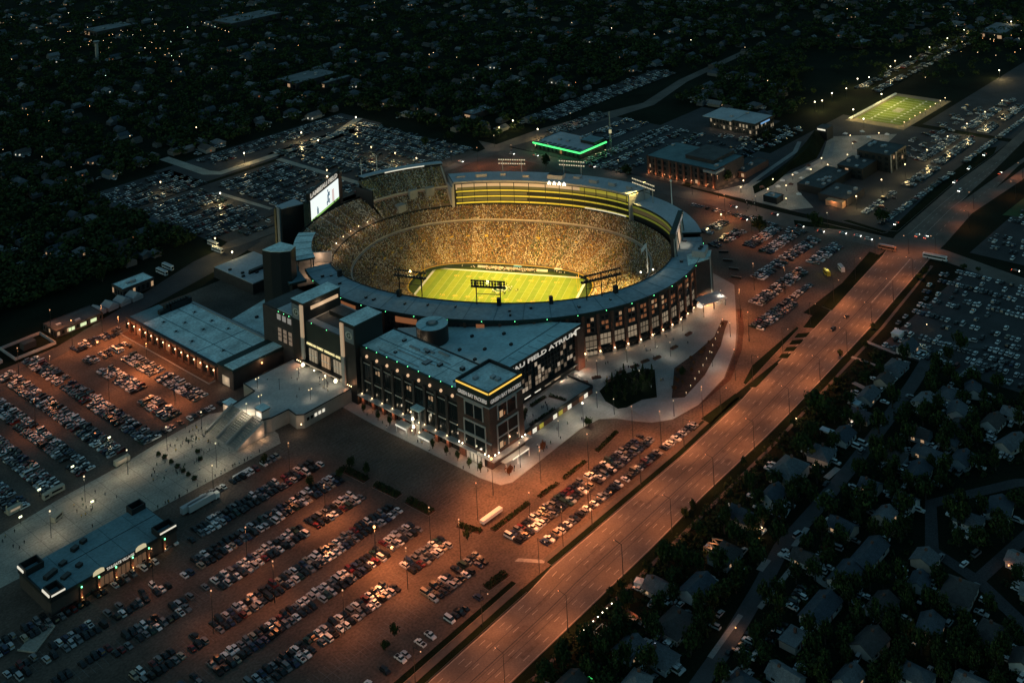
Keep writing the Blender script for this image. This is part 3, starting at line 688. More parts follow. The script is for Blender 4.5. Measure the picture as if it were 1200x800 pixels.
fp = thing('flagpole', 'tall pale flagpole with a flag on the near roof beside two roof lamps', 'flagpole', (*loc2site(110, -35), 26))
b = MB(); b.cyl(0, 0, .3, 0, 19, white_paint, n=6, r2=.16); b.ball((0, 0, 19.2), .35, gold, 6, 4); b.build('pole', fp)
b = MB()
for k in range(5):
    x0, x1 = -1.2*k, -1.2*(k+1); y0, y1 = .4*math.sin(k*1.2), .4*math.sin((k+1)*1.2)
    b.hexa([(x0, y0, 15.6-.22*k), (x1, y1, 15.4-.22*k), (x1, y1+.05, 15.4-.22*k), (x0, y0+.05, 15.6-.22*k)], [(x0, y0, 18.6-.3*k), (x1, y1, 18.3-.3*k), (x1, y1+.05, 18.3-.3*k), (x0, y0+.05, 18.6-.3*k)], white_paint, None, True)
b.build('flag', fp)
for k, (X, Y) in enumerate(((106, -38), (113, -33))):
    t = thing('roof_lamp', 'small roof lamp lighting the near roof, %s of the flagpole' % ('left' if k == 0 else 'right'), 'lamp', (*loc2site(X, Y), 26.02))
    b = MB(); b.cyl(0, 0, .12, 0, 1.0, dsteel, n=6); b.ball((0, 0, 1.2), .5, g_white, 6, 4); b.build('lamp_head', t); lamp((*loc2site(X, Y), 28), 1300, (1, .8, .55), .5)
fp2 = thing('flagpole', 'pale flagpole behind the curved club roof near the cross street', 'flagpole', (*loc2site(110, 76), 28.5))
b = MB(); b.cyl(0, 0, .35, 0, 17, white_paint, n=6, r2=.2); b.ball((0, 0, 17.2), .9, white_paint, 6, 4); b.build('pole', fp2)
for k, (X, Y) in enumerate(((-133, 76), (-124, 86))):
    t = thing('flagpole', 'slim %s flagpole of the pair behind the upper deck' % ('left' if k == 0 else 'right'), 'flagpole', (*loc2site(X, Y), 40))
    b = MB(); b.cyl(0, 0, .28, 0, 12, white_paint, n=6, r2=.15); b.build('pole', t)

# brick towers round the ring
def tower(name, label, poly, z, zroof, roofm, wallm, windows=()):
    t = thing(name, label, 'tower'); b = MB(); b.prism(poly, 0, z, wallm); b.build('wall', t)
    cx = sum(p[0] for p in poly)/len(poly); cy = sum(p[1] for p in poly)/len(poly)
    b = MB(); b.prism([(cx+(p[0]-cx)*.985, cy+(p[1]-cy)*.985) for p in poly], z+.02, z+zroof, roofm); b.build('roof', t)
    for x0, x1, y0, y1, z0, z1, m in windows:
        b = MB(); b.box(x0, x1, y0, y1, z0, z1, m); b.build('window', t)
    return t
tower('corner_tower', 'tall dark tower with pale teal roof at the left end of the stadium', [(-134, 83), (-132.5, 76), (-129, 70.5), (-124, 66), (-117, 70), (-119, 84)], 44.5, .5, roof_t, dsteel)
tw = tower('stair_tower', 'slim dark tower with a pale fin beside the left scoreboard', [(-76, 150), (-76, 142), (-60, 137), (-58, 151)], 41, .5, roof_g, dsteel)
b = MB(); b.box(-77.2, -76, 143.5, 146.5, 0, 42, mat('slate panel', (.16, .19, .21), .7)); b.build('fin', tw)
b = MB(); b.box(-77, -76, 148, 150, 8, 40, mat('weathered gold panel', (.12, .1, .05), .7)); b.build('side_panel', tw)
tn = tower('corner_tower', 'brick tower with glowing orange base at the right end of the stadium', [(41, -129), (58, -134.5), (70, -128), (54, -119)], 26, .5, roof_t, dbrick,
      ())
for z in (12, 17, 22):
    b = MB(); b.face([(41.9, -129.4, z), (44.8, -130.4, z), (44.8, -130.4, z+2.4), (41.9, -129.4, z+2.4)], g_wino); b.build('window', tn)
b = MB(); b.prism([(57.6, -134.6), (59.2, -134.2), (59.0, -133.0), (57.6, -133.4)], 0, 27, pale_trim); b.build('corner_trim', tn)
b = MB(); b.prism([(56, -132), (67, -127.5), (63, -121.5), (53, -124)], 26.5, 30.5, pale_trim, roof_g); b.build('penthouse', tn)
b = MB()
for x, y in ((58, -127), (61.5, -126)): b.cyl(x, y, 1.3, 30.52, 31.4, dsteel, n=10)
b.build('roof_fan', tn)
lamp((50, -136, 3), 4200, (1, .36, .12), .6); lamp((57, -137.4, 2.5), 1200, (1, .8, .55), .5)
an = thing('entrance_canopy', 'pale flat canopy over gate doors at the foot of the right tower', 'canopy')
b = MB(); b.prism([(43, -131.5), (61, -137), (56, -147), (38, -141)], 4.6, 5.2, roof_g); b.build('roof', an)
b = MB(); b.box(36.8, 40.5, -140.4, -137, 3.4, 5, g_winw); b.build('lit_sign', an)
b = MB()
for x, y in ((39, -140.5), (55.5, -146), (47, -143)): b.cyl(x, y, .25, .15, 4.6, dsteel, n=6)
b.build('column', an)
lamp((44, -141, 3.6), 900, (1, .75, .5), .5); lamp((40, -143.5, 2.6), 500, (1, .4, .18), .4)

# the crowd: tens of thousands of seated people read as one mass
CROWD = [(.7, .62, .5), (.36, .33, .28), (.30, .16, .06), (.05, .11, .045), (.06, .055, .05), (.26, .12, .08), (.5, .36, .12)]
CW = [.14, .13, .23, .11, .20, .08, .11]
def crowd(fn, n, f0, f1, t0, t1, aisles, seed, zo=.0):
    rg = np.random.default_rng(seed)
    cm = [mat('crowd clothing %d' % i, c, .9) for i, c in enumerate(CROWD)]
    V = []; F = []; M = []
    f = rg.random(n*2)*(f1-f0)+f0; t = rg.random(n*2)*(t1-t0)+t0
    rad = (118-64)
    cnt = 0; SB = rg.dirichlet(np.array(CW)*14, size=int(aisles)+2)
    for a, q in zip(f, t):
        # keep aisles free
        u = (q*aisles/(2*math.pi)) % 1.0
        if abs(u-.5) < .035: continue
        a = round(a*52)/52
        if .70 < a < .745 and zo == 0: continue
        x, y, z = fn(a, q); w = rg.uniform(.22, .36); h = rg.uniform(.9, 1.4); th = q+rg.uniform(-.4, .4); c, s = math.cos(th)*w, math.sin(th)*w
        k = len(V); z += .15
        V += [(x+c, y+s, z), (x-s, y+c, z), (x-c, y-s, z), (x+s, y-c, z), (x+c, y+s, z+h*.7), (x-s, y+c, z+h*.7), (x-c, y-s, z+h*.7), (x+s, y-c, z+h*.7), (x, y, z+h)]
        F += [(k, k+1, k+5, k+4), (k+1, k+2, k+6, k+5), (k+2, k+3, k+7, k+6), (k+3, k, k+4, k+7), (k+4, k+5, k+8), (k+5, k+6, k+8), (k+6, k+7, k+8), (k+7, k+4, k+8)]
        mi = int(rg.choice(len(CW), p=SB[int(q*aisles/(2*math.pi)+.5) % (int(aisles)+2)])); M += [mi]*4; hm = mi if rg.random() < .35 else int(rg.choice([0, 2, 4, 6])); M += [hm]*4
        cnt += 1
        if cnt >= n: break
    me = bpy.data.meshes.new('crowd'); me.from_pydata(V, [], F)
    for m in cm: me.materials.append(m)
    me.polygons.foreach_set('material_index', M); me.update()
    o = bpy.data.objects.new('crowd', me); put(o, None, (0, 0, 0), STROT, kind='stuff')
    return o
o = crowd(bowl, 42000, .03, .985, R(-38), R(238), 60, 3); o['label'] = 'packed crowd filling the lower stand'
o = crowd(deck1, 2600, .1, .95, TS0+.02, TS1-.02, 80, 4, 1); o['label'] = 'spectators in the lower upper deck'
o = crowd(deck2, 2000, .05, .9, TS0+.02, TSM-.02, 70, 5, 1); o['label'] = 'spectators in the top deck'

# ------------------------------------------------------------------ atrium building in front of the bowl
AB = thing('atrium_building', 'long brick and dark glass building with teal roofs joined to the stadium front', 'building')
b = MB(); b.box(-162, -137, -126.2, -48, .0, 31, dbrick); b.build('wall', AB)
b = MB(); b.box(-161.2, -137.2, -126, -48.3, 31.02, 31.35, roof_t); rf = b.build('roof', AB)
b = MB()
for y in (-66, -85, -106): b.box(-161, -137.4, y-.12, y+.12, 31.36, 31.42, seam_m)
b.box(-149.2, -148.8, -125.5, -49, 31.36, 31.43, seam_m); b.build('seam', rf)
b = MB(); b.box(-162.35, -161.3, -126.2, -48, 31.02, 31.9, green_steel); b.box(-137.3, -136.6, -126.2, -48, 31.02, 31.9, dsteel); b.build('parapet', AB)
for x, y, lx, ly, h in ((-150, -100, 3, 2, 1.2), (-146, -113, 2.2, 2.2, 1.6), (-152, -92, 5, 3.4, .7), (-144, -84, 2, 2, 1), (-155, -70, 1.6, 1.6, .9), (-143, -64, 2.4, 1.6, 1.1), (-154, -118, 7, 1.2, .6), (-147, -121, 1.4, 1.4, 1.8)):
    b = MB(); b.box(x-lx/2, x+lx/2, y-ly/2, y+ly/2, 31.36, 31.36+h, dsteel, metal_g); b.build('roof_plant', AB)
for q in range(3):
    b = MB(); b.bar((-158+6*q, -60-8*q, 31.6), (-158+6*q, -92-6*q, 31.6), .22, metal_g, 5); b.build('roof_pipe', AB)
for q in range(3):
    b = MB(); b.box(-146+2.6*q, -144.8+2.6*q, -79-9*q, -71-9*q, 31.4, 32.1, metal_g); b.build('roof_duct', AB)
NB = 9; BW = (126.0-50)/NB
for k in range(NB):
    y1 = -50-BW*k; y0 = y1-BW; yc = (y0+y1)/2
    b = MB(); b.box(-163.1, -161.9, y1-.9, y1+.9, .15, 26.5, dbrick); b.box(-163.4, -162, y1-1.1, y1+1.1, .15, 5.4, brick); b.build('pier', AB)
    for z0, z1 in ((7.2, 13.2), (15.2, 23.2)):
        b = MB(); b.box(-162.2, -161.95, y0+1.4, y1-1.4, z0, z1, glass_d); w = b.build('window', AB)
        b = MB(); b.box(-162.5, -162.15, y0+1.2, y1-1.2, z1, z1+.7, pale_trim); b.build('lintel', w)
        b = MB()
        for j in (1, 2): b.box(-162.32, -162.21, y0+1.4+(BW-2.8)*j/3-.1, y0+1.4+(BW-2.8)*j/3+.1, z0, z1, dsteel)
        b.build('glazing_bar', w)
    if k in (1, 4, 6):
        b = MB(); b.box(-162.28, -162.21, yc-1.6, yc-.3, 19.5, 22, g_win); b.box(-162.28, -162.21, yc+.5, yc+1.6, 19.8, 21.4, g_win); b.build('lit_pane', w)
    b = MB(); b.ball((-162.4, yc, 27.6), .85, glow('dim globe lamp', (1, .62, .35), .8), 8, 5); b.build('globe_lamp', AB)
    b = MB(); b.ball((-162.3, yc, 32.3), .2, g_green, 6, 4); b.build('marker_lamp', AB)
    b = MB(); b.ball((-163.7, y1, 6.4), .3, g_warm, 6, 4); b.build('wall_lamp', AB)
    lamp((-164.4, y1, 6.8), 40, (1, .78, .5), .4); lamp((-164.3, y1, 3.0), 130, (1, .36, .14), .4)
    b = MB(); b.box(-162.15, -161.95, y0+1.5, y1-1.5, .4, 4.6, glass_d); b.build('shop_window', AB)
    b = MB(); b.ball((-162.4, yc-2.8, 13.9), .28, g_warm, 5, 3); b.build('small_lamp', AB)
b = MB(); b.box(-162.9, -162, -126.2, -48, 24.0, 24.7, dsteel); b.box(-162.7, -162, -126.2, -48, 14.0, 14.5, dsteel); b.build('string_course', AB)
b = MB(); b.box(-165.6, -161.9, -149.8, -48, 5.5, 6.0, pale_trim); b.box(-165.5, -137, -152.6, -149, 5.51, 6.02, pale_trim); b.build('ledge', AB)
for y in (-75, -97, -119):
    lamp((-167.5, y, 5), 190, (1, .78, .55), .6)
for k, (ya, yb) in enumerate(((-84.5, -93), (-102, -110.5))):
    t = thing('awning', 'pale flat entrance awning with lit white fascia, %s of two along the building front' % ('left' if k == 0 else 'right'), 'awning')
    b = MB(); b.hexa([(-165.7, yb, 4.2), (-169.8, yb, 3.6), (-169.8, ya, 3.6), (-165.7, ya, 4.2)], [(-165.7, yb, 4.5), (-169.8, yb, 3.9), (-169.8, ya, 3.9), (-165.7, ya, 4.5)], mat('awning canvas', (.38, .37, .34), .8), None, True); b.build('roof', t)
    b = MB(); b.box(-170.05, -169.82, yb, ya, 3.2, 4.0, g_winw); b.build('lit_fascia', t)
    b = MB()
    for y in (ya-.4, yb+.4): b.box(-169.7, -169.45, y-.15, y+.15, .15, 3.55, white_paint)
    b.build('post', t); lamp((-168, (ya+yb)/2, 3.0), 160, (1, .85, .65), .4)
t = thing('awning', 'pale awning with a long white light strip on the right side of the corner block', 'awning')
b = MB(); b.box(-161, -143, -156.2, -152.7, 4.0, 4.35, mat('awning canvas')); b.build('roof', t)
b = MB(); b.box(-156, -144, -156.5, -156.22, 3.9, 4.5, g_winw); b.build('lit_fascia', t)
b = MB()
for x in (-160.5, -152, -143.5): b.box(x-.15, x+.15, -156, -155.7, .15, 4, white_paint)
b.build('post', t); lamp((-150, -154.5, 3.2), 330, (1, .9, .72), .5)
# lit entrance bay with small teal roof
t = thing('entrance_bay', 'small lit entrance bay with teal roof and lamp columns between the two awnings', 'entrance')
b = MB(); b.box(-167.6, -163, -101, -94.4, 14.2, 14.9, roof_t); b.build('roof', t)
b = MB()
for y in (-94.8, -100.6): b.box(-167.2, -166.2, y-.5, y+.5, .15, 14.2, pale_trim)
b.build('column', t)
for y, z in ((-96, 9.4), (-96.4, 5.4), (-94.6, 12.6), (-100.6, 9), (-100.6, 4), (-95, 3)):
    b = MB(); b.ball((-167.6, y, z), .75 if y in (-96, -96.4) else .35, g_white if y in (-96, -96.4) else g_warm, 6, 4); b.build('lamp_globe', t)
b = MB(); b.box(-165.2, -165, -100, -95.4, .4, 5.4, g_winl); b.build('doors', t)
lamp((-169, -97, 6.5), 450, (1, .86, .6), .6)
# corner pavilion
b = MB(); b.box(-163.6, -139, -149.2, -126.21, .1, 36.6, mat('dim pavilion brick', (.085, .05, .04), .85, noise=.25, nscale=.3, fine=.25, fscale=3)); b.build('corner_block', AB)
b = MB(); b.box(-163.62, -163.3, -149.25, -126.1, 31.2, 38.6, green_steel); b.box(-163.3, -139, -149.25, -148.9, 31.2, 38.6, green_steel); b.box(-163.3, -139, -126.9, -126.1, 36.6, 38.6, dsteel); b.box(-139.6, -138.8, -148.9, -126.9, 36.6, 38.6, dsteel)
b.build('parapet', AB)
b = MB(); b.box(-163, -139.6, -148.8, -127, 36.65, 36.95, roof_t); cr = b.build('roof', AB)
for x, y in ((-150, -139.5), (-150, -143), (-156, -133)):
    b = MB(); b.box(x-1.3, x+1.3, y-1.1, y+1.1, 36.98, 38.3, metal_g, roof_g); b.build('roof_plant', AB)
b = MB()
for k in range(6):
    b.box(-163.95, -163.64, -149+3.8*k, -149+3.8*k+3.6, 37.1, 37.8, g_gold)
    b.box(-163.4+4.05*k, -163.4+4.05*k+3.85, -149.6, -149.28, 37.1, 37.8, g_gold)
b.build('led_strip', AB)
text('front_letter', 'GREEN BAY PACKERS', 1.9, (-163.72, -127.6, 32.2), (0, -1, 0), g_textdim, AB, .25, 20.4)
text('side_letter', 'GREEN BAY PACKERS', 1.9, (-162.6, -149.35, 32.2), (1, 0, 0), g_textdim, AB, .25, 22.4)
b = MB(); b.box(-164, -163.5, -149.6, -126.3, 30.3, 30.8, pale_trim); b.box(-163.5, -139, -149.65, -149.1, 30.3, 30.8, pale_trim); b.box(-164.2, -163.5, -149.8, -126.3, 12.6, 13.2, pale_trim); b.build('string_course', AB)
def pav_window(front, a0, a1, z0, z1, cols, rows, lit=0):
    def bx(u0, u1, w0, w1, za, zb, m, bb):
        if front: bb.box(-163.62-w1, -163.62-w0, u0, u1, za, zb, m)
        else: bb.box(u0, u1, -149.22-w1, -149.22-w0, za, zb, m)
    b = MB(); bx(a0, a1, .0, .05, z0, z1, glass_d, b); w = b.build('window', AB)
    b = MB()
    for u0, u1, za, zb in ((a0-.7, a0, z0, z1), (a1, a1+.7, z0, z1), (a0-.7, a1+.7, z1, z1+.8)): bx(u0, u1, 0, .4, za, zb, pale_trim, b)
    for j in range(1, cols): u = a0+(a1-a0)*j/cols; bx(u-.25, u+.25, .06, .3, z0, z1, pale_trim, b)
    for j in range(1, rows): z = z0+(z1-z0)*j/rows; bx(a0, a1, .07, .32, z-.3, z+.3, pale_trim, b)
    b.build('frame', w)
    if lit:
        b = MB(); bx(a0+1, a0+3.4, .08, .12, z0+.6, z0+3.6, g_win, b); bx(a0+4, a0+5, .08, .12, z0+.8, z0+2.4, g_wino, b); b.build('lit_pane', w)
pav_window(True, -144.4, -132.4, 22.4, 29.2, 2, 1); pav_window(False, -157.5, -144.6, 22.4, 29.2, 2, 1, 1)
pav_window(True, -145.6, -131.4, 7.4, 19.6, 2, 2); pav_window(False, -158.4, -143.8, 7.4, 19.6, 2, 2, 1)
for x, y in ((-164.9, -146), (-164.9, -148.6), (-162.4, -150.6), (-159.8, -150.6), (-142.2, -150.5), (-140, -150.5), (-164.8, -130), (-164.8, -127.6)):
    b = MB(); b.ball((x, y, 7.4), .36, g_white, 6, 4); b.build('wall_lamp', AB)
lamp((-166.2, -149, 7.6), 120, (1, .75, .5), .5); lamp((-166, -150, 3.2), 420, (1, .33, .12), .4); lamp((-161, -151.8, 7.6), 200, (1, .6, .36), .5)
lamp((-141, -152, 7.4), 260, (1, .6, .36), .5); lamp((-165.9, -129, 7.4), 160, (1, .72, .46), .5); lamp((-165.8, -129, 3.2), 380, (1, .34, .13), .4); lamp((-148, -151.5, 9), 500, (1, .5, .26), .5)
b = MB(); b.box(-164.0, -163.7, -146, -131, 1, 4.6, dsteel); b.build('shop_window', AB)
for j in range(5):
    b = MB(); b.box(-164.2, -164.02, -144.5+2.6*j, -142.6+2.6*j, .6, 4.2, white_paint); b.build('banner', AB)
lamp((-167.5, -138, 4.6), 420, (1, .78, .55), .5)

# big triangular teal hall roof, drum and glass front
hall_roof = mat('teal metal roof', (.42, .62, .64), .8, noise=.2, nscale=.05, fine=.12, fscale=.5)
b = MB(); zr = 25.0
TRI = [(-138.6, -122.4), (-58, -121.6), (-66, -104), (-84, -80), (-118, -30), (-137, -38)]
ZR = lambda y: 25.0-5.2*(y+122)/90
b.hexa([(x, y, ZR(y)-.9) for x, y in TRI], [(x, y, ZR(y)) for x, y in TRI], green_steel, hall_roof, True); hr = b.build('hall_roof', AB)
b = MB()
q = [(-138, -114.5), (-62, -110), (-62, -109.4), (-138, -113.9)]; b.hexa([(x, y, ZR(y)+.01) for x, y in q], [(x, y, ZR(y)+.1) for x, y in q], seam_m)
for k in range(8):
    q = [(-136+8*k, -121.8), (-135.8+8*k, -121.8), (-135.8+8*k, -114), (-136+8*k, -114)]; b.hexa([(x, y, ZR(y)+.02) for x, y in q], [(x, y, ZR(y)+.11) for x, y in q], seam_m)
b.build('seam', hr)
for x, y in ((-120, -84), (-104, -78), (-112, -96), (-92, -92), (-124, -100), (-100, -105), (-128, -70)):
    b = MB(); b.box(x-.9, x+.9, y-.7, y+.7, ZR(y)-.2, ZR(y)+1.1, dsteel); b.build('roof_vent', AB)
b = MB(); b.box(-138, -60, -121, -40, 0.1, zr-1.0, dsteel); b.v = [v for v in b.v]
b = MB(); b.prism([(-137.5, -120.8), (-60.5, -120.2), (-70, -102), (-84, -83), (-118, -34), (-136, -40)], .1, 19.0, dsteel); b.box(-137.5, -60.5, -120.8, -119, 19, 24, dsteel); b.build('hall_wall', AB)
PGL = [glass_d, glow('hall pane low', (1, .72, .48), .10), glow('hall pane mid', (1, .74, .5), .2), glow('hall pane high', (1, .8, .58), .36)]
for j in range(28):
    x0 = -138+2.75*j
    for i in range(6):
        z0 = 6+2.55*i; pl = max(.05, min(.9, 1.05-.14*i-.028*j)); mm = PGL[int(RNG.choice(3))+1] if RNG.random() < pl else PGL[0]
        b = MB(); b.box(x0+.12, x0+2.65, -121.2, -120.85, z0+.1, z0+2.42, mm); w = b.build('glass_pane', AB)
        b = MB(); b.box(x0-.12, x0+.12, -121.5 if j % 2 else -121.7, -120.9, z0, z0+2.53, dsteel); b.box(x0+.12, x0+2.63, -121.45, -120.9, z0-.1, z0+.1, dsteel); b.build('glazing_bar', w)
text('hall_letter', 'LAMBEAU FIELD ATRIUM', 2.35, (-136.5, -122.5, 21.3), (1, 0, 0), g_text, AB, .3, 72)
b = MB(); b.box(-64.6, -60.6, -122.8, -122.4, 20.6, 23.9, g_winw); b.build('end_sign', AB)
b = MB(); b.box(-139, -66, -124.4, -121, 5.0, 5.7, dsteel); b.build('hall_canopy', AB)
for j in range(7): b = MB(); b.box(-137+8.4*j, -132+8.4*j, -124.6, -124.42, 4.7, 5.2, g_winw if j < 5 else g_winl); b.build('light_strip', AB)
lamp((-118, -127, 4.2), 500, (1, .6, .42), .6); lamp((-84, -127, 4.2), 700, (1, .66, .45), .6)
b = MB(); b.box(-64, -58.2, -123.2, -117, .1, 23.6, brick); b.build('end_pier', AB); lamp((-66, -126, 2.8), 900, (1, .8, .6), .5); lamp((-60, -125.6, 3), 400, (1, .34, .14), .4)
b = MB(); b.cyl(-119.5, -61.5, 9.2, 20, zr+6.6, dsteel, hall_roof, 36); dr = b.build('roof_drum', AB)
b = MB(); b.cyl(-119.5, -61.5, 3.6, zr+6.62, zr+6.9, seam_m, n=24); b.cyl(-119.5, -61.5, 2.2, zr+6.92, zr+7.6, metal_g, n=16); b.box(-128, -111, -61.6, -61.4, zr+6.62, zr+6.8, seam_m); b.build('skylight', dr)
# glazed light well between the two roofs
b = MB()
for k in range(13):
    y = -46-6.1*k; b.box(-136.4, -129.5, y-2.6, y+2.6, 21.5, 22.2, g_winl if k in (0, 1, 2, 4, 8) else glass_d)
b.build('light_well', AB)
for k in (1, 3, 9):
    y = -46-6.1*k; b = MB(); b.ball((-132, y, 23.4), .6, g_warm, 6, 4); b.build('well_lamp', AB); lamp((-132, y, 25.5), 700, (1, .7, .45), .6)
# lit windows of the ring facade above the hall roof
for k, (ta, tb) in enumerate(((R(238), R(244)), (R(249), R(252)), (R(257), R(263)), (R(264.5), R(269)), (R(277), R(279)))):
    arc_wall('upper_window', ta, tb, 6, .1, 20.9, 24.3, g_win if k % 2 else g_wino, lambda t, q=0: outer(t, q))

# gate block with two tall fins and the left wing
b = MB(); b.box(-164, -136, -36, 1.2, .1, 32.6, dsteel); b.build('gate_block', AB)
b = MB(); b.box(-163.4, -136.5, -35.9, 1, 32.62, 33, mat('warm grey roof', (.36, .35, .34), .85, noise=.25, nscale=.08)); b.build('roof', AB)
b = MB(); b.box(-164.4, -163.5, -35.9, 1.2, 19.0, 33.6, green_steel); b.build('gate_fascia', AB)
for wd, y0, wl in (('AMERICAN', -2.4, 8.6), ('FAMILY', -12, 6.2), ('INSURANCE', -19.2, 9.0), ('GATE', -29.2, 4.2)): text('gate_lettering', wd, 1.3, (-164.5, y0, 20.6), (0, -1, 0), g_textgold, AB, .25, wl)
for j, y in enumerate((-4, -15.5, -26.5)):
    b = MB(); b.box(-164.3, -164.02, y-7.5, y, 7.4, 18.4, g_winl if j != 1 else g_win); w = b.build('window', AB)
    b = MB()
    for q in range(3): b.box(-164.5, -164.32, y-7.5+2.6*q, y-7.3+2.6*q, 7.4, 18.4, dsteel)
    for z in (11, 14.6): b.box(-164.48, -164.32, y-7.5, y, z, z+.3, white_paint)
    b.build('frame', w)
b = MB(); b.box(-167.4, -164.1, -35, 0, 11.0, 11.4, dsteel); b.box(-167.8, -167.42, -34, -2, 10.9, 11.3, g_winl); b.build('gate_canopy', AB)
for y in (-3, -33): b = MB(); b.ball((-168.5, y, 10), 1.05, glow('gate globe glow', (1, .92, .62), 3.5), 8, 5); b.build('gate_lamp', AB)
for y in (-13, -23): b = MB(); b.ball((-168, y, 9.6), .5, glow('gate globe glow', (1, .92, .62), 3.5), 6, 4); b.build('gate_lamp', AB)
for y0, y1, ys, g0, g1, dd in ((-1.6, 9.6, -1.6, 1.6, 8.8, 26), (-48, -35.8, -38.6, -47.2, -39.4, 19)):
    b = MB(); b.box(-165.2, -164+dd, y0, y1, .1, 43, dsteel); fn_ = b.build('fin', AB)
    b = MB(); b.box(-165.6, -164+dd, y0-.4, y1+.4, 43.02, 44.0, green_steel, roof_t); b.build('fin_roof', fn_)
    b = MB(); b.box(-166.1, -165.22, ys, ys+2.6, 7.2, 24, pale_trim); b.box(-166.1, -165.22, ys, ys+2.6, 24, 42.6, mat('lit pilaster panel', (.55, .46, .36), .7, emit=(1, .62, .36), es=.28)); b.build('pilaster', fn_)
    b = MB(); yc = (g0+g1)/2; b.box(-165.5, -165.22, g0, g1, 33.2, 41.5, mat('slate panel')); b.build('logo_panel', fn_)
    b = MB(); n = 24
    b.hexa([(-165.52, yc+2.9*math.cos(2*math.pi*i/n), 37.3+2.2*math.sin(2*math.pi*i/n)) for i in range(n)], [(-165.7, yc+2.9*math.cos(2*math.pi*i/n), 37.3+2.2*math.sin(2*math.pi*i/n)) for i in range(n)], mat('oval emblem white', (.45, .45, .42), .7)); b.build('logo_oval', fn_)
    text('logo_letter', 'G', 3.0, (-165.75, yc+1.6, 35.8), (0, -1, 0), mat('emblem dark green', (.03, .06, .04), .8), fn_, .1, 3.2)
b = MB(); b.box(-160, -140, -2.3, -1.7, 38.6, 40.4, glow('fin wash strip', (1, .66, .38), .6)); b.build('wash_light', AB)
lamp((-152, -4.5, 39), 900, (1, .66, .4), .6)
for y in (-6, -18, -30): lamp((-170, y, 10.5), 230, (1, .8, .55), .7)
b = MB(); b.box(-164, -138, 9.7, 41, .1, 32, dbrick); b.build('wing_block', AB)
b = MB(); b.box(-163.2, -138.5, 9.8, 27, 32.02, 32.5, roof_g); b.box(-163, -140, 28, 40.5, 32.02, 32.3, roof_d); b.build('roof', AB)
for j in range(3):
    y = 12.5+5.2*j
    b = MB(); b.box(-164.3, -164.02, y, y+3, 14.5, 22, glow('dim lit window', (1, .7, .5), .14, (.2, .15, .12))); w = b.build('window', AB)
    b = MB()
    for z in (17, 19.5): b.box(-164.45, -164.32, y, y+3, z, z+.4, dsteel)
    b.build('frame', w)
    b = MB(); b.box(-164.3, -164.02, y, y+3.4, 27, 30.2, glow('grey lit window', (1, .85, .75), .16, (.3, .3, .3))); b.build('window', AB)
    b = MB(); b.ball((-164.4, y+1.5, 31.8), .2, g_green, 6, 4); b.build('marker_lamp', AB)
for y in (-8, -22): b = MB(); b.ball((-164.6, y, 33.9), .2, g_green, 6, 4); b.build('marker_lamp', AB)
b = MB(); b.box(-158, -138, -34, -3, 33.05, 33.2, roof_d); b.box(-150, -142, -20, -6, 33.22, 35.6, dsteel, roof_d); b.box(-148, -136.5, -34, -26, 33.22, 36.2, dsteel, roof_t); b.build('roof_plant', AB)
for y in (2, 3.6, 5.2, -41, -42.6, -44.2): b = MB(); b.ball((-166.4, y, 9.6), .34, g_warm, 5, 3); b.build('wall_lamp', AB)
lamp((-167.6, 4, 10), 420, (1, .4, .18), .4); lamp((-167.6, -43, 10), 520, (1, .42, .2), .4)

# raised terrace (deck) with grand stairs
DK = thing('raised_terrace', 'raised pale concrete terrace with broad stairs leading to the gate', 'terrace')
DP = [(-164, 12), (-164, -42.6), (-198, -43), (-201, -40), (-200, -32), (-211, -31.5), (-216, -29), (-216, -3), (-200, -.5), (-199, 12)]
b = MB(); b.prism(DP, .05, 7, mat('terrace wall', (.3, .27, .24), .85, noise=.15, nscale=.2), mat('terrace slab', (.5, .49, .46), .85, noise=.2, nscale=.07, fine=.12, fscale=.8)); b.build('slab', DK)
b = MB()
for p, q in zip(DP[1:6], DP[2:7]): b.bar((*p, 7.5), (*q, 7.5), .35, dsteel, 4)
for p, q in zip(DP[7:], DP[8:]+DP[:1]): b.bar((*p, 7.5), (*q, 7.5), .3, dsteel, 4)
b.build('rail', DK)
for k in range(14):
    x1 = -216-1.2*k; b = MB(); b.box(x1-1.2, x1, -31, -2.6, .06, 7-.5*(k+1), mat('stair concrete', (.25, .24, .22), .9, noise=.1, nscale=.5)); b.build('stair_step', DK)
for y in (-31.6, -22, -12.5, -2.8):
    b = MB(); b.hexa([(-233.4, y-.7, .05), (-216.2, y-.7, .05), (-216.2, y+.7, .05), (-233.4, y+.7, .05)], [(-233.4, y-.7, 1.0), (-216.2, y-.7, 8.1), (-216.2, y+.7, 8.1), (-233.4, y+.7, 1.0)], concrete); b.build('stair_wall', DK)
b = MB()
for k in range(5): b.box(-186-2.6*k, -184.4-2.6*k, -43.25, -43.02, 3.4, 5, g_winw if k < 3 else glass_d)
b.build('wall_window', DK)
for k, (x, y, rot) in enumerate(((-213, 2.2, 0), (-212.8, -29, 0))):
    t = thing('ticket_kiosk', 'small ticket kiosk with teal roof and lit sides, %s of the stairs' % ('far side' if k == 0 else 'near side'), 'kiosk')
    z0 = 0 if k == 0 else 7
    b = MB(); b.box(x-2.2, x+2.6, y, y+6, z0 if k else .05, z0+4.4, mat('kiosk wall', (.5, .46, .42), .7)); b.build('wall', t)
    b = MB(); b.box(x-2.7, x+3.1, y-.5, y+6.5, z0+4.42, z0+5.1, dsteel, roof_t); b.build('roof', t)
    b = MB(); b.box(x-2.3, x-2.22, y+.5, y+5.5, z0+1, z0+3.4, g_winw if k else g_winl); b.build('window', t)
    lamp((x-3.6, y+3, z0+3), 260, (1, .72, .52), .4)
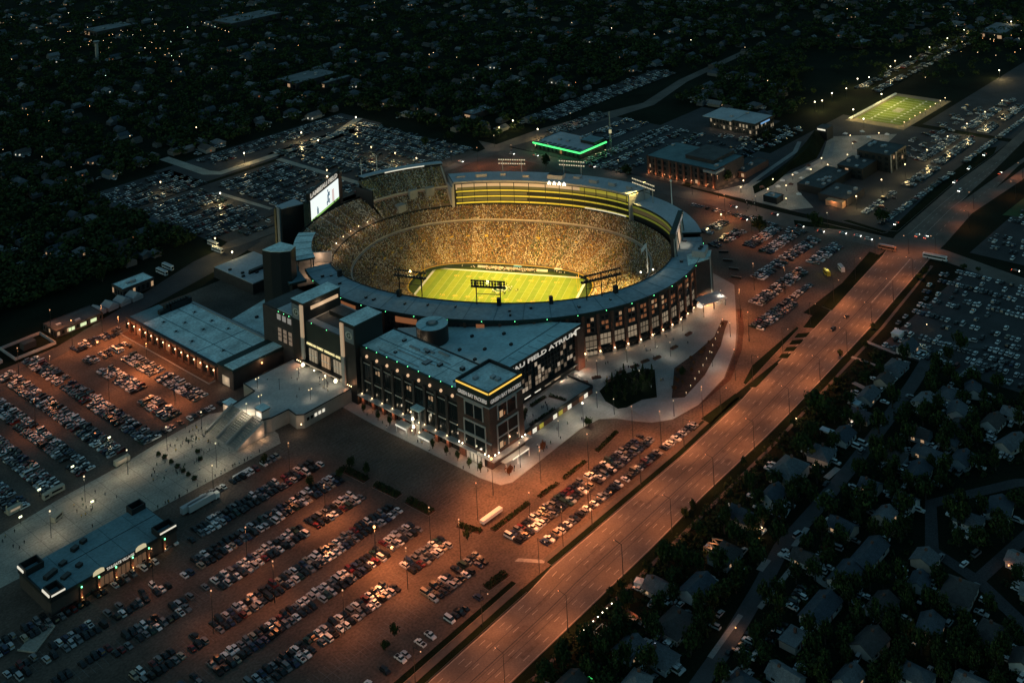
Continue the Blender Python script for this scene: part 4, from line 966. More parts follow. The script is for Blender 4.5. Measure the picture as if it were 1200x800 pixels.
for k, (x, y) in enumerate(((-176, -9), (-174, -30), (-197, 1), (-186, -33), (-207, -16), (-190, -10))):
    t = thing('terrace_lamp', 'slim double-head lamp post on the raised terrace, %s from the gate' % ordw([0, 1, 4, 3, 5, 2][k]), 'lamp post', (x, y, 7))
    b = MB(); b.cyl(0, 0, .14, 0, 6, dsteel, n=6); b.bar((-.9, 0, 5.9), (.9, 0, 5.9), .08, dsteel, 4); b.build('pole', t)
    if k != 5:
        b = MB(); b.ball((-.9, 0, 5.75), .26, g_warm, 5, 3); b.ball((.9, 0, 5.75), .26, g_warm, 5, 3); b.build('lamp_head', t); lamp((x, y, 12.4), 420, (1, .82, .6), .4, 115, (x, y, 7))
lamp((-204, -44.8, 5), 420, (1, .66, .42), .4); lamp((-219, -34, 3), 420, (1, .55, .3), .4); lamp((-228, -34.5, 3), 300, (1, .55, .3), .4)
b = MB(); b.ball((-200.6, -43.6, 3.6), .4, g_warm, 6, 4); b.build('wall_lamp', DK)

# front terrace beside the corner block, with lit shop wall
FT_ = thing('garden_terrace', 'low garden terrace with hedges and lit shop fronts beside the corner block', 'terrace')
b = MB(); b.prism([(-137, -144.4), (-78, -144.4), (-78, -127), (-137, -127)], .1, 4, brick, concrete); b.build('slab', FT_)
b = MB(); b.box(-137, -78, -144.9, -144.42, 3.0, 4.9, dsteel); b.box(-78.4, -77.9, -144.4, -127, 4.02, 5, dsteel); b.build('rail', FT_)
for x, m in ((-131, g_wino), (-126.5, g_winw), (-121, g_winy), (-110, g_winw), (-105.5, g_winy), (-98, g_winw), (-88, g_wino), (-84, g_winw)):
    b = MB(); b.box(x-1.5, x+1.5, -144.7, -144.43, .5, 2.9, m); b.build('shop_window', FT_)
lamp((-123, -147.5, 3), 260, (1, .85, .6), .5); lamp((-103, -147.5, 3), 320, (1, .8, .5), .5); lamp((-86, -147.5, 3), 200, (1, .75, .5), .5)
lamp((-100, -135, 12), 900, (1, .74, .56), .6, 150, (-100, -135, 0)); lamp((-124, -134, 12), 700, (1, .8, .64), .6, 150, (-124, -134, 0)); lamp((-80, -128, 9), 900, (1, .74, .54), .5, 150, (-80, -128, 0))  # fill spots without fixtures, added to brighten the garden terrace

# ------------------------------------------------------------------ south hall beside the left parking lot
SH = thing('exhibition_hall', 'long low hall with teal roof and a row of wall lamps by the left lot', 'building')
b = MB(); b.box(-198, -160, 38, 143, 0, 8.4, brick); b.build('wall', SH)
b = MB(); b.box(-197.4, -160.6, 38.4, 126, 8.42, 8.9, roof_t); b.box(-197.4, -176, 126.02, 142.6, 8.42, 8.8, roof_b); rf = b.build('roof', SH)
b = MB()
for y in (64,): b.box(-197, -161, y-.2, y+.2, 8.92, 9.02, seam_m)
for x in (-172, -185): b.box(x-.15, x+.15, 39, 126, 8.92, 9.03, seam_m)
b.box(-162, -160.2, 39, 126, 8.92, 9.6, metal_g); b.build('seam', rf)
for i in range(9):
    x, y = ((-188, 116), (-190, 98), (-191, 78), (-180, 104), (-178, 86), (-168, 112), (-168, 92), (-168, 74), (-186, 52))[i]
    b = MB()
    for a in range(4): b.bar((x, y, 9.3), (x+1.9*math.cos(a*math.pi/2+.5), y+1.9*math.sin(a*math.pi/2+.5), 9.0), .13, dsteel, 4)
    b.cyl(x, y, .6, 8.92, 9.6, dsteel, n=6); b.build('roof_vent', SH)
b = MB(); b.box(-176, -161, 126.5, 131, 8.42, 12.6, dsteel); b.box(-184, -176.5, 127, 130, 8.82, 11.4, dsteel)
for k in range(9): b.box(-180+2*k, -179+2*k, 127, 130, 12.6 if -180+2*k > -176 else 11.4, 13.6, dsteel)
b.build('roof_plant', SH)
for k in range(15):
    y = 42+7*k
    b = MB(); b.box(-198.9, -198.02, y-.7, y+.7, 0, 8.3, brick); b.build('pier', SH)
    b = MB(); b.box(-198.2, -198.02, y+1.2, y+5.8, 1.2, 5.6, g_wino if k % 5 == 2 else glass_d); b.build('window', SH)
    b = MB(); b.ball((-199.3, y, 5.9), .42, g_warm, 6, 4); b.build('wall_lamp', SH); lamp((-199.8, y, 5.4), 300, (1, .48, .22), .4)
b = MB(); b.box(-199.4, -197.5, 38, 143, 8.42, 9.4, dbrick); b.build('parapet', SH)
b = MB(); b.box(-204, -199.6, 40, 141, 0, .9, kerb_m, soil_m); b.build('planter', SH)
b = MB(); b.box(-199, -158, 22, 37.9, 0, 10.2, dbrick); b.build('end_block', SH)
b = MB(); b.box(-199.4, -157.6, 21.6, 38.3, 10.22, 11.2, green_steel); b.box(-198.4, -158.6, 23, 32, 11.22, 11.5, roof_t); b.build('roof', SH)
b = MB(); b.ball((-180, 21, 8.6), .5, g_orange, 6, 4); b.build('wall_lamp', SH); lamp((-180, 20.2, 9.6), 380, (1, .5, .25), .4)
b = MB(); b.box(-199.3, -199.05, 26, 33, 1, 6, g_winl); b.build('entrance', SH); lamp((-201, 29, 4), 380, (1, .7, .5), .4)
# pale low roofs between hall and tower
for nm, lb, P_, z, m in (('service_building', 'low service building with pale teal roof left of the dark tower', [(-157, 42), (-112, 62), (-112, 98), (-157, 88)], 6.5, roof_t), ('service_building', 'lowest pale roof block behind the exhibition hall near the bus lane', [(-118, 120), (-84, 120), (-84, 168), (-118, 168)], 7, roof_g)):
    t = thing(nm, lb, 'building'); b = MB(); b.prism(P_, 0, z, dbrick); b.build('wall', t)
    b = MB(); cx = sum(p[0] for p in P_)/4; cy = sum(p[1] for p in P_)/4; b.prism([(cx+(p[0]-cx)*.97, cy+(p[1]-cy)*.97) for p in P_], z+.02, z+.5, m); b.build('roof', t)
    for k in range(5):
        x, y = cx+random.uniform(-14, 14), cy+random.uniform(-12, 12); b = MB(); b.box(x-1, x+1, y-.8, y+.8, z+.52, z+1.6, dsteel); b.build('roof_vent', t)
    b = MB(); b.box(cx-8, cx+9, cy-9, cy-6, z+.52, z+2.4, dsteel); b.build('roof_plant', t)

# hall with lit letters in the near lot
TV = thing('market_hall', 'low hall with blue roof, lit corner strips and lit name letters in the near lot', 'building')
b = MB(); b.box(-352, -293, -73, -43, 0, 6.6, dbrick); b.build('wall', TV)
b = MB(); b.box(-351.4, -293.6, -72.4, -43.6, 6.62, 7.0, roof_b); rf = b.build('roof', TV)
b = MB(); b.box(-340, -293.8, -56.2, -55.9, 7.02, 7.1, dsteel)
for x in (-340, -328, -316, -304): b.box(x-.08, x+.08, -72, -44, 7.02, 7.08, seam_m)
b.build('seam', rf)
b = MB(); b.box(-352.2, -292.8, -73.6, -73.02, 6.2, 7.7, dsteel); b.box(-352.6, -352.02, -73.6, -43, 6.2, 7.7, dsteel); b.build('parapet', TV)
for x0, x1, y0, y1 in ((-302, -293, -73.4, -67), (-301, -294, -48, -42.5), (-352, -346, -73.4, -66), (-352, -344, -50, -42.6)):
    b = MB()
    for q in ((x0, x1, y0, y0+.5), (x0, x1, y1-.5, y1), (x0, x0+.5, y0+.5, y1-.5), (x1-.5, x1, y0+.5, y1-.5)): b.box(*q, 6.63, 9.6, dsteel)
    b.build('corner_parapet', TV)
b = MB(); b.box(-353, -352.62, -73.4, -67, 8.6, 9.5, g_winw); b.box(-352, -346, -73.95, -73.62, 8.6, 9.2, g_winw); b.box(-301.5, -293.4, -73.95, -73.62, 8.6, 9.2, g_winw); b.box(-353, -352.62, -49, -43.4, 8.6, 9.5, g_winw); b.build('led_strip', TV)
for x in (-331, -311):
    b = MB(); b.hexa([(x-2.6, -74.0, 7.2), (x+2.6, -74.0, 7.2), (x+2.4, -74.0, 8.6), (x+1.2, -74.0, 9.2), (x-1.2, -74.0, 9.2), (x-2.4, -74.0, 8.6)], [(x-2.6, -73.62, 7.2), (x+2.6, -73.62, 7.2), (x+2.4, -73.62, 8.6), (x+1.2, -73.62, 9.2), (x-1.2, -73.62, 9.2), (x-2.4, -73.62, 8.6)], glow('cream sign glow', (1, .85, .5), .55), None, True); b.build('arched_sign', TV)
text('name_letter', 'TAILGATE VILLAGE', 1.15, (-327.4, -73.75, 6.5), (1, 0, 0), g_text, TV, .2, 13)
for k in range(6):
    x = -339+7.9*k
    b = MB(); b.box(x-.5, x+.5, -73.9, -73.02, 0, 6.2, brick); b.build('pier', TV)
    b = MB(); b.ball((x, -74.2, 6.0), .36, g_green, 6, 4); b.build('marker_lamp', TV)
    b = MB(); b.ball((x, -74.2, 1.6), .22, g_orange, 5, 3); b.build('wall_lamp', TV); lamp((x, -74.7, 2.6), 70, (1, .5, .2), .3)
    if k in (1, 2, 3):
        for j in range(3): b = MB(); b.box(x+.9+2.1*j, x+2.6+2.1*j, -73.3, -73.03, .5, 4.6, glow('dim bar window', (1, .55, .3), .07, (.15, .1, .07))); b.build('window', TV)
for x, y, l, h in ((-345, -58, 6, 1.6), (-338, -55, 3, 1.2), (-334, -62, 2.4, 1.2), (-330, -50, 3, 1.6), (-325, -48, 2.6, 1.4), (-341, -64, 4, 1)):
    b = MB(); b.rbox(x, y, l, 2.4, 7.02, 7.02+h, .3, dsteel, roof_d); b.build('roof_plant', TV)
t = thing('fence_pen', 'small fenced patio at the left end of the market hall', 'patio'); b = MB()
for p, q in (((-358, -74), (-354, -80)), ((-354, -80), (-366, -88)), ((-366, -88), (-370, -81))): b.bar((*p, .6), (*q, .6), .35, old_concrete, 4)
b.prism([(-358, -74), (-354, -80), (-366, -88), (-370, -81)], .02, .12, old_concrete); b.build('low_wall', t)

# ------------------------------------------------------------------ town buildings beyond the cross street and around
def block(name, label, x0, x1, y0, y1, h, wall, roof, cat='building', win=None, face=('-x',), floors=2, step=4.0, plant=4, parapet=.6):
    t = thing(name, label, cat); b = MB(); b.box(x0, x1, y0, y1, 0, h, wall); b.build('wall', t)
    b = MB(); b.box(x0+.4, x1-.4, y0+.4, y1-.4, h+.02, h+.3, roof); b.build('roof', t)
    b = MB()
    for q in ((x0-.1, x1+.1, y0-.1, y0+.38), (x0-.1, x1+.1, y1-.38, y1+.1), (x0-.1, x0+.38, y0+.38, y1-.38), (x1-.38, x1+.1, y0+.38, y1-.38)): b.box(*q, h+.01, h+parapet, wall)
    b.build('parapet', t)
    for k in range(plant):
        x, y = random.uniform(x0+3, x1-3), random.uniform(y0+3, y1-3); b = MB(); b.box(x-1.6, x+1.6, y-1.2, y+1.2, h+.31, h+random.uniform(1, 2.2), metal_g, roof_g); b.build('roof_plant', t)
    if win:
        for f in face:
            L = (y1-y0) if f == '-x' else (x1-x0); n = max(1, int(L/step))
            for fl in range(floors):
                z = 1.2+fl*(h-1.0)/floors
                for k in range(n):
                    b = MB(); a = (k+.25)*L/n; c = a+L/n*.5; lit = random.random() < win[1]; m = win[0] if lit else glass_d
                    if f == '-x': b.box(x0-.12, x0-.02, y0+a, y0+c, z, z+(h/floors)*.55, m)
                    else: b.box(x0+a, x0+c, y0-.12, y0-.02, z, z+(h/floors)*.55, m)
                    b.build('window', t)
    return t
LG = block('lodge_hotel', 'dark brick hotel with uplit piers across the street behind the stadium', 228, 272, -29, 40, 15, dbrick, mat('dark teal gravel roof', (.12, .2, .21), .9, noise=.25, nscale=.1), win=(g_win, .05), floors=3, step=5, plant=6)
for k in range(10):
    y = -27+7.2*k; b = MB(); b.box(227.2, 227.98, y-.8, y+.8, 0, 15.2, brick); b.build('pier', LG); lamp((226, y, 1.6), 320, (1, .46, .2), .4)
b = MB(); b.box(226.6, 240, -30.2, -29.12, 12.6, 14.4, pale_trim); b.box(226.6, 227.9, -29, -18, 12.6, 14.4, pale_trim); b.build('corner_sign', LG)
for k in range(5): lamp((232+8*k, -31, 1.6), 260, (1, .5, .24), .4)
b = MB(); b.box(240, 272, -20, 8, 15.32, 18.6, dbrick, roof_d); b.build('upper_floor', LG)
CL = block('clinic_building', 'glass fronted clinic with pale grey roof beyond the cross street lots', 366, 400, 16, 66, 10.5, dsteel, roof_g, win=(g_winl, .35), floors=2, step=3.4, plant=2, face=('-x', '-y'))
b = MB(); b.box(362, 396, 40, 71, 10.9, 11.4, roof_g); b.build('canopy_roof', CL); b = MB(); b.box(376, 392, 15.6, 15.88, 8.2, 9.6, glow('blue sign glow', (.25, .55, 1), .6)); b.build('blue_sign', CL)
for k in range(6): lamp((363, 22+8*k, 3), 200, (1, .72, .45), .4)
GB = block('store_building', 'single storey store outlined with bright green light strips on its roof edge', 224, 262, 111, 166, 6.2, dsteel, roof_g, win=(g_wino, .2), floors=1, step=5, plant=5)
b = MB(); b.box(223.0, 223.88, 110.4, 167, 5.2, 6.4, g_neon); b.box(223.9, 262, 109.9, 110.88, 5.2, 6.4, g_neon); b.build('neon_strip', GB)
for k in range(9): b = MB(); b.box(225, 231, 114+6*k, 117+6*k, 6.53, 7.0, mat('solar panel', (.01, .015, .03), .3)); b.build('solar_panel', GB)
b = MB(); b.box(246, 261, 112, 128, 6.53, 9.4, dsteel, roof_b); b.build('upper_block', GB)
for k in range(5): lamp((228+7*k, 107.5, 3), 160, (1, .66, .36), .4); lamp((230+7*k, 108.2, 5.8), 160, (.2, 1, .35), .4)
for k in range(6): lamp((220.6, 116+9*k, 5.6), 420, (.15, 1, .3), .4)
lamp((222, 166, 3), 300, (1, .7, .4), .4)
t = thing('radio_mast', 'tall pale lattice mast rising beside the green lit store', 'mast', (264, 107, 0)); b = MB()
for dx, dy in ((.7, .7), (-.7, .7), (0, -.8)): b.bar((dx, dy, 0), (dx*.3, dy*.3, 34), .16, metal_g, 4)
for k in range(16): b.bar((.7-.02*k, .7-.02*k, 2*k), (-.7+.02*k, .7-.02*k, 2*k+2), .1, metal_g, 4)
b.build('lattice', t); b = MB(); b.box(-1, 1, -.8, .8, 14, 17, glow('lit mast sign', (1, .9, .5), .5)); b.build('sign_box', t)
MU = block('brewery_hall', 'large dark angular hall by the sledding hill, dark roof with plant', 340, 372, -127, -98, 14, dsteel, roof_d, win=(g_win, .06), floors=3, step=5, plant=7, face=('-x', '-y'))
for x, y in ((341, -127.6), (351, -127.6)): b = MB(); b.box(x-.5, x+.5, y-.4, y+.4, 0, 14.6, metal_g); b.build('column', MU)
block('side_hall', 'lower dark block attached in front of the large angular hall', 312, 339, -116, -94, 8.5, dsteel, roof_d, win=(g_win, .08), floors=2, step=5, plant=4)
RT = block('row_restaurant', 'dark low restaurant with orange lit front near the street corner', 252, 282, -132, -108, 5, dbrick, roof_d, plant=3)
b = MB(); b.box(246, 251.9, -131, -117, 0, 4.4, mat('orange lit cladding', (.4, .26, .16), .8, noise=.15, nscale=.6)); b.build('front_bay', RT); lamp((243.5, -124, 4), 700, (1, .45, .2), .4); lamp((249, -134.5, 3), 420, (1, .45, .2), .4)
block('plaza_building', 'low dark roofed building beside the plaza lawn with roof plant', 262, 312, -106, -84, 5.4, dsteel, roof_d, plant=8)
block('corner_pavilion', 'small building with blue roof at the edge of the lit plaza', 226, 236, -86, -74, 4.4, dsteel, roof_b, plant=1)
block('bar_building', 'flat roofed low building beside the hill path', 262, 300, -36, -26, 5, brick, roof_d, win=(g_win, .4), floors=1, plant=3)
sheet('plaza_paving', [(222, -30), (240, -38), (300, -62), (345, -62), (400, -40), (440, -88), (372, -97), (312, -92), (262, -84), (236, -112), (222, -100)], .04, old_concrete)
for k, (x, y) in enumerate(((232, -50), (240, -70), (230, -92), (262, -62), (280, -70), (300, -76), (318, -82), (255, -78), (330, -70), (350, -84), (380, -74), (400, -62), (420, -80), (246, -44))):
    t = thing('plaza_lamp', '%s globe lamp on the plaza below the sledding hill, counted from the street' % ordw(k), 'lamp post', (x, y, .04)); b = MB(); b.cyl(0, 0, .14, 0, 4.4, dsteel, n=5); b.build('pole', t)
    b = MB(); b.ball((0, 0, 4.8), .5, g_warm, 6, 4); b.build('globe', t); lamp((x, y, 5.6), 1000, (1, .72, .44), .5)
# plaza tents and awnings
for k in range(16):
    x, y = [(248, -60), (256, -70), (270, -66), (266, -76), (284, -76), (292, -66), (240, -82), (250, -92), (306, -70), (314, -66), (410, -52), (424, -62), (392, -70), (412, -74), (428, -84), (396, -84)][k]
    t = thing('market_stall', 'small white market stall among the plaza lamps', 'market stall', (x, y, .04), random.random(), 'market stalls on the plaza')
    b = MB(); b.hexa([(-2, -2, 2.2), (2, -2, 2.2), (2, 2, 2.2), (-2, 2, 2.2)], [(-.1, -.1, 3.5), (.1, -.1, 3.5), (.1, .1, 3.5), (-.1, .1, 3.5)], white_paint if k % 3 else brick, None, True); b.build('canopy', t)
    b = MB()
    for q in ((-1.8, -1.8), (1.8, -1.8), (1.8, 1.8), (-1.8, 1.8)): b.bar((*q, 0), (*q, 2.2), .07, metal_g, 4)
    b.build('frame', t)
# sledding hill with pale paths
H = [(236, -60), (262, -62), (300, -56), (340, -60), (386, -44), (400, -34), (378, -30), (330, -42), (283, -48), (250, -50)]
b = MB(); n = len(H); top = [(300, -54, 4.5), (340, -52, 8), (380, -38, 11.5)]
k0 = [(x, y, 0.05) for x, y in H]
for i in range(n):
    p, q = k0[i], k0[(i+1) % n]; c = min(top, key=lambda c: (c[0]-(p[0]+q[0])/2)**2+(c[1]-(p[1]+q[1])/2)**2); d = min(top, key=lambda c: (c[0]-q[0])**2+(c[1]-q[1])**2)
    c1 = min(top, key=lambda c: (c[0]-p[0])**2+(c[1]-p[1])**2)
    b.face([p, q, d], grass_m)
    if d != c1: b.face([p, d, c1], grass_m)
b.build('hill', kind='structure')
t = thing('hill_shelter', 'lit shelter at the top of the sledding hill', 'shelter', (394, -40, 8)); b = MB(); b.box(-6, 6, -5, 5, -8, 3, dsteel, roof_d); b.build('wall', t); b = MB(); b.box(-6.2, -6.02, -4, 4, .8, 2.2, g_winw); b.build('window', t); lamp((385, -40, 12), 260, (1, .8, .55), .4)
for P_ in ([(240, -46), (262, -42), (300, -38), (345, -34), (372, -24), (374, -27), (346, -38), (300, -42), (262, -46), (240, -50)], [(250, -63), (300, -61), (342, -65), (352, -64), (390, -49), (390, -52), (352, -68), (340, -68), (300, -65), (250, -67)]):
    sheet('hill_path', P_, .09, concrete)
# second, smaller football pitch
p2 = thing('practice_pitch', 'smaller lit football pitch with pale border at the upper right', 'football pitch', (0, 0, 0)); p2['kind'] = 'structure'
b = MB(); b.box(454, 566, -88, -30, 0, .1, mat('pitch surround', (.2, .17, .12), .9, noise=.15, nscale=.2)); b.build('border', p2)
PM = mat('practice turf', (.15, .2, .025), .9, noise=.25, nscale=.06, fine=.12, fscale=1)
b = MB(); b.box(466, 556, -80, -36, .1, .14, PM); b.build('turf', p2)
b = MB()
for k in range(12):
    for y in (-68, -48): b.box(472+7.2*k, 474.6+7.2*k, y-.9, y+.9, .14, .17, white_paint)
for k in range(11): b.box(470+8*k-.15, 470+8*k+.15, -79, -37, .14, .16, white_paint)
b.box(459, 563, -33, -31, .1, 1.2, white_paint); b.box(504, 518, -62, -54, .14, .18, old_concrete); b.build('pitch_marking', p2)
for k in range(9): 
    t = thing('pitch_lamp', '%s low lamp along the right edge of the practice pitch' % ordw(k), 'lamp post', (464+12*k, -84.5, .1)); b = MB(); b.cyl(0, 0, .15, 0, 4, dsteel, n=5); b.ball((0, 0, 4.3), .4, g_warm, 6, 4); b.build('lamp_head', t); lamp((464+12*k, -83.6, 5.4), 600, (1, .76, .28), .5)
for k in range(5): lamp((460, -80+11*k, 4), 700, (1, .74, .25), .5)
for x, y in ((480, -42), (510, -42), (540, -42), (495, -58), (525, -58)): lamp((x, y, 24), 17000, (1, .84, .3), 1, 140, (x, y, 0))

# left-hand service buildings by the bus lane
for lb, x0, x1, y0, y1, h, rm in (('narrow building with pale teal roof beside the white buses', -176, -152, 190, 205, 6, roof_t), ('low open stall building with bright lit stalls by the bus lane', -232, -200, 172, 190, 4, roof_d)):
    t = block('service_building', lb, x0, x1, y0, y1, h, dbrick, rm, win=(g_win, .3), floors=1, step=3.2, plant=2, face=('-y', '-x'))
for k in range(4):
    t = thing('event_tent', '%s grey event tent in the row beside the bus lane' % ordw(k), 'tent', (-198+9*k, 184, 0), .1); b = MB()
    b.hexa([(-4, -5, 2.6), (4, -5, 2.6), (4, 5, 2.6), (-4, 5, 2.6)], [(-.2, -4.6, 4.8), (.2, -4.6, 4.8), (.2, 4.6, 4.8), (-.2, 4.6, 4.8)], mat('grey canvas', (.34, .36, .37), .8, noise=.1, nscale=.5), None, True); b.build('canopy', t)
    b = MB(); b.box(-3.9, 3.9, -4.9, 4.9, .05, 2.5, mat('tent side', (.3, .31, .32), .85)); b.build('side_wall', t)
for x, y in ((-222, 171), (-214, 171), (-207, 171)): b = MB(); b.box(x-2, x+2, y, y+.4, 1.4, 3.4, glow('stall glow', (.85, 1, .55), .8)); t = thing('lit_stall', 'bright greenish lit stall front, %s along the bus lane' % ordw([-222, -214, -207].index(x)), 'stall'); b.build('panel', t); lamp((x, y-1.6, 2.6), 120, (.9, 1, .6), .4)
# small walled yards left of the lot
for k, (x0, x1, y0, y1) in enumerate(((-262, -236, 164, 186), (-288, -268, 168, 190))):
    t = thing('walled_yard', 'walled yard of low pale walls at the far edge of the left lot, %s one' % ('nearer' if k else 'farther'), 'yard'); b = MB()
    for q in ((x0, x1, y0, y0+.5), (x0, x1, y1, y1+.5), (x0, x0+.5, y0+.5, y1), (x1-.5, x1, y0+.5, y1)): b.box(*q, 0, 1.8, pale_trim)
    b.build('low_wall', t); b = MB(); b.box((x0+x1)/2-4, (x0+x1)/2+4, (y0+y1)/2-3, (y0+y1)/2+3, 0, 4, dbrick, roof_d); b.build('shed', t)
    lamp(((x0+x1)/2, y0-2, 4), 200, (1, .6, .35), .4)

# ------------------------------------------------------------------ houses
shingles = [mat('roof shingle %d' % i, c, .9, noise=.25, nscale=.5, fine=.3, fscale=2.5) for i, c in enumerate(((.06, .072, .088), (.10, .11, .12), (.075, .064, .06), (.17, .175, .18)))]
sidings = [mat('siding %d' % i, c, .8, noise=.08, nscale=.5) for i, c in enumerate(((.55, .55, .53), (.38, .36, .33), (.26, .3, .33), (.42, .36, .3)))]
sidings += [mat('dimmed siding %d' % i, c, .85) for i, c in enumerate(((.24, .24, .23), (.17, .16, .14), (.12, .14, .15), (.2, .17, .14)))]  # siding copies darkened in colour, so the far suburb sinks into dusk
door_m = mat('front door', (.2, .05, .03), .6)
HOUSES = []
def house(x, y, lx, ly, h, rid, rz, kind, sh, sd, label, lit=0, small=False):
    t = thing('house', label, 'house', (x, y, 0), rz); HOUSES.append((x, y, max(lx, ly)/2+1))
    b = MB()
    if kind == 'gable':
        if lx >= ly: prof = [(-lx/2, ly)]
        b.box(-lx/2, lx/2, -ly/2, ly/2, 0, h, sidings[sd])
        for s in (-1, 1): b.face([(s*lx/2, -ly/2, h), (s*lx/2, ly/2, h), (s*lx/2, 0, h+rid)], sidings[sd])
        b.build('wall', t); b = MB(); o = .5; e = rid*2*o/ly
        for s in (-1, 1):
            q = [(-lx/2-o, s*(ly/2+o), h-e), (lx/2+o, s*(ly/2+o), h-e), (lx/2+o, 0, h+rid), (-lx/2-o, 0, h+rid)]
            b.hexa([(a, c, z+.02) for a, c, z in q], [(a, c, z+.24) for a, c, z in q], shingles[sh], None, True)
        rf = b.build('roof', t)
    elif kind == 'hip':
        b.box(-lx/2, lx/2, -ly/2, ly/2, 0, h, sidings[sd]); b.build('wall', t); b = MB(); o = .6; r = max(.1, (lx-ly)/2)
        A = [(-lx/2-o, -ly/2-o, h-.1), (lx/2+o, -ly/2-o, h-.1), (lx/2+o, ly/2+o, h-.1), (-lx/2-o, ly/2+o, h-.1)]; p, q = (-r, 0, h+rid), (r, 0, h+rid)
        b.face([A[0], A[1], q, p], shingles[sh]); b.face([A[2], A[3], p, q], shingles[sh]); b.face([A[3], A[0], p], shingles[sh]); b.face([A[1], A[2], q], shingles[sh]); b.face(A[::-1], sidings[sd])
        rf = b.build('roof', t)
    else:
        b.box(-lx/2, lx/2, -ly/2, ly/2, 0, h, sidings[sd]); b.build('wall', t); b = MB(); b.box(-lx/2-.3, lx/2+.3, -ly/2-.3, ly/2+.3, h+.02, h+.4, shingles[sh]); rf = b.build('roof', t)
    if small: return t
    b = MB(); b.box(lx*.2-.5, lx*.2+.5, -.4, .6, h+rid*.4, h+rid+.9, brick); b.build('chimney', rf)
    for s in (-1, 1):
        for k in range(2):
            u = -lx/4+k*lx/2; m = g_win if (lit and random.random() < .6) else glass_d
            b = MB(); b.box(u-.8, u+.8, s*ly/2-(.08 if s < 0 else -.02), s*ly/2+(-.02 if s < 0 else .08), 1, 2.3, m); w = b.build('window', t)
            b = MB(); b.box(u-.95, u+.95, s*ly/2-(.12 if s < 0 else -.01), s*ly/2+(-.01 if s < 0 else .12), .82, .98, white_paint); b.build('sill', w)
    b = MB(); b.box(-.5, .5, -ly/2-.08, -ly/2-.02, .1, 2.1, door_m); b.build('door', t)
    return t
HL_ = [(925, 556, 19, 14, 5.6, 3.6, 0, 'hip', 1, 1, 'large two storey house with grey hip roof beside the avenue', 1),
       (963, 533, 13, 12, 3.2, 2.6, .1, 'hip', 1, 1, 'house with broad low hip roof right behind the large hip roofed house', 0),
       (906, 583, 13, 10, 3.4, 3, .05, 'gable', 0, 0, 'house with dark roof and white gable below the large hip roofed house', 1),
       (873, 610, 14, 10, 4, 3.4, 1.57, 'gable', 0, 1, 'house with steep cross gable and lamp lit party around it', 1),
       (850, 652, 15, 11, 3.2, 2.2, .0, 'hip', 2, 2, 'dark house with an orange lit pergola at its side', 1),
       (818, 692, 16, 12, 3.2, 2.6, .0, 'gable', 0, 0, 'house with pale gable end behind the dark garden', 0),
       (792, 733, 17, 13, 3, 2.4, .0, 'hip', 2, 1, 'wide dark house in front of the second long driveway', 0),
       (738, 762, 12, 10, 3, 2, .0, 'gable', 1, 2, 'house at the bottom with glazed porch and garden light string', 1),
       (774, 772, 13, 11, 3, 2.2, 1.57, 'hip', 1, 2, 'house with bluish hip roof near the bottom edge', 0),
       (1018, 464, 15, 9, 3, 2.2, .05, 'gable', 1, 1, 'long low house with grey roof next to the patio table', 1),
       (1010, 488, 11, 9, 3, 2.6, 1.57, 'gable', 0, 3, 'house with black roof beside two pale shed roofs', 1),
       (988, 512, 13, 10, 3.2, 2.2, .0, 'gable', 0, 0, 'house with dark roof and a pale flat strip along its side', 0),
       (1076, 556, 16, 11, 3.2, 2.6, .1, 'gable', 0, 0, 'house with white gable facing across the side street', 0),
       (1122, 482, 13, 10, 3, 2.4, .3, 'gable', 1, 0, 'house with white edged roof ringed by parked cars', 0),
       (1141, 458, 12, 9, 3, 2.4, .4, 'gable', 0, 0, 'pale house with angled wing behind the ringed house', 0),
       (1172, 598, 15, 11, 3, 2.4, .2, 'gable', 0, 0, 'house with white trimmed roof lines at the right edge', 0),
       (1186, 520, 17, 10, 3, 2.2, -.25, 'gable', 1, 1, 'long pale roofed house at the right edge of the lawn', 0),
       (1018, 652, 24, 10, 3, 2.2, .0, 'gable', 0, 1, 'long barn like house with orange glow at its eave', 1),
       (992, 676, 17, 11, 3, 2.4, .0, 'gable', 0, 0, 'house with pale gable beside a row of parked cars', 0),
       (1078, 684, 10, 8, 3, 2.0, .15, 'gable', 0, 0, 'small house with white edge behind the tail lights', 0),
       (1124, 696, 17, 13, 3.2, 2.4, .1, 'hip', 2, 1, 'wide dark hip roofed house in the lower right', 0),
       (1034, 712, 14, 10, 3, 2.2, .0, 'gable', 2, 2, 'unlit house behind the two pale vans', 0),
       (962, 716, 20, 11, 3, 2.2, .0, 'gable', 0, 0, 'house with curved pale gable beside the near row of cars', 0),
       (930, 750, 11, 8, 3, 1.4, .0, 'flat', 3, 1, 'flat pale roofed garage in the dark lower right', 0),
       (1064, 408, 13, 10, 3.4, 3, .0, 'gable', 0, 0, 'white gabled house at the corner of the field full of cars', 1),
       (1050, 430, 15, 11, 3, 2.4, .0, 'hip', 1, 2, 'teal roofed house beside the white gabled corner house', 0),
       (1090, 738, 14, 10, 3, 2.4, .2, 'gable', 1, 2, 'dim blue roofed house near the bottom right', 1),
       (1160, 745, 14, 10, 3, 2.4, .0, 'hip', 2, 2, 'barely visible house in the bottom right woods', 0)]
for u, v, lx, ly, h, rid, rz, kd, sh, sd, lb, lt in HL_:
    x, y = gp(u, v+4); house(x, y, lx*.88, ly*.88, h*.92, rid, rz, kd, sh, sd, lb, lt)
EXTRA = 0; hg = np.random.default_rng(41); tries = 0
SEGS = [STR+[(90, -278), (100, -296), (97, -330), (84, -400)], [(20, -400), (-20, -352), (-59, -327), (-89, -340), (-96, -362), (-130, -420)], [(-96, -362), (-30, -372), (60, -385), (120, -420)]]
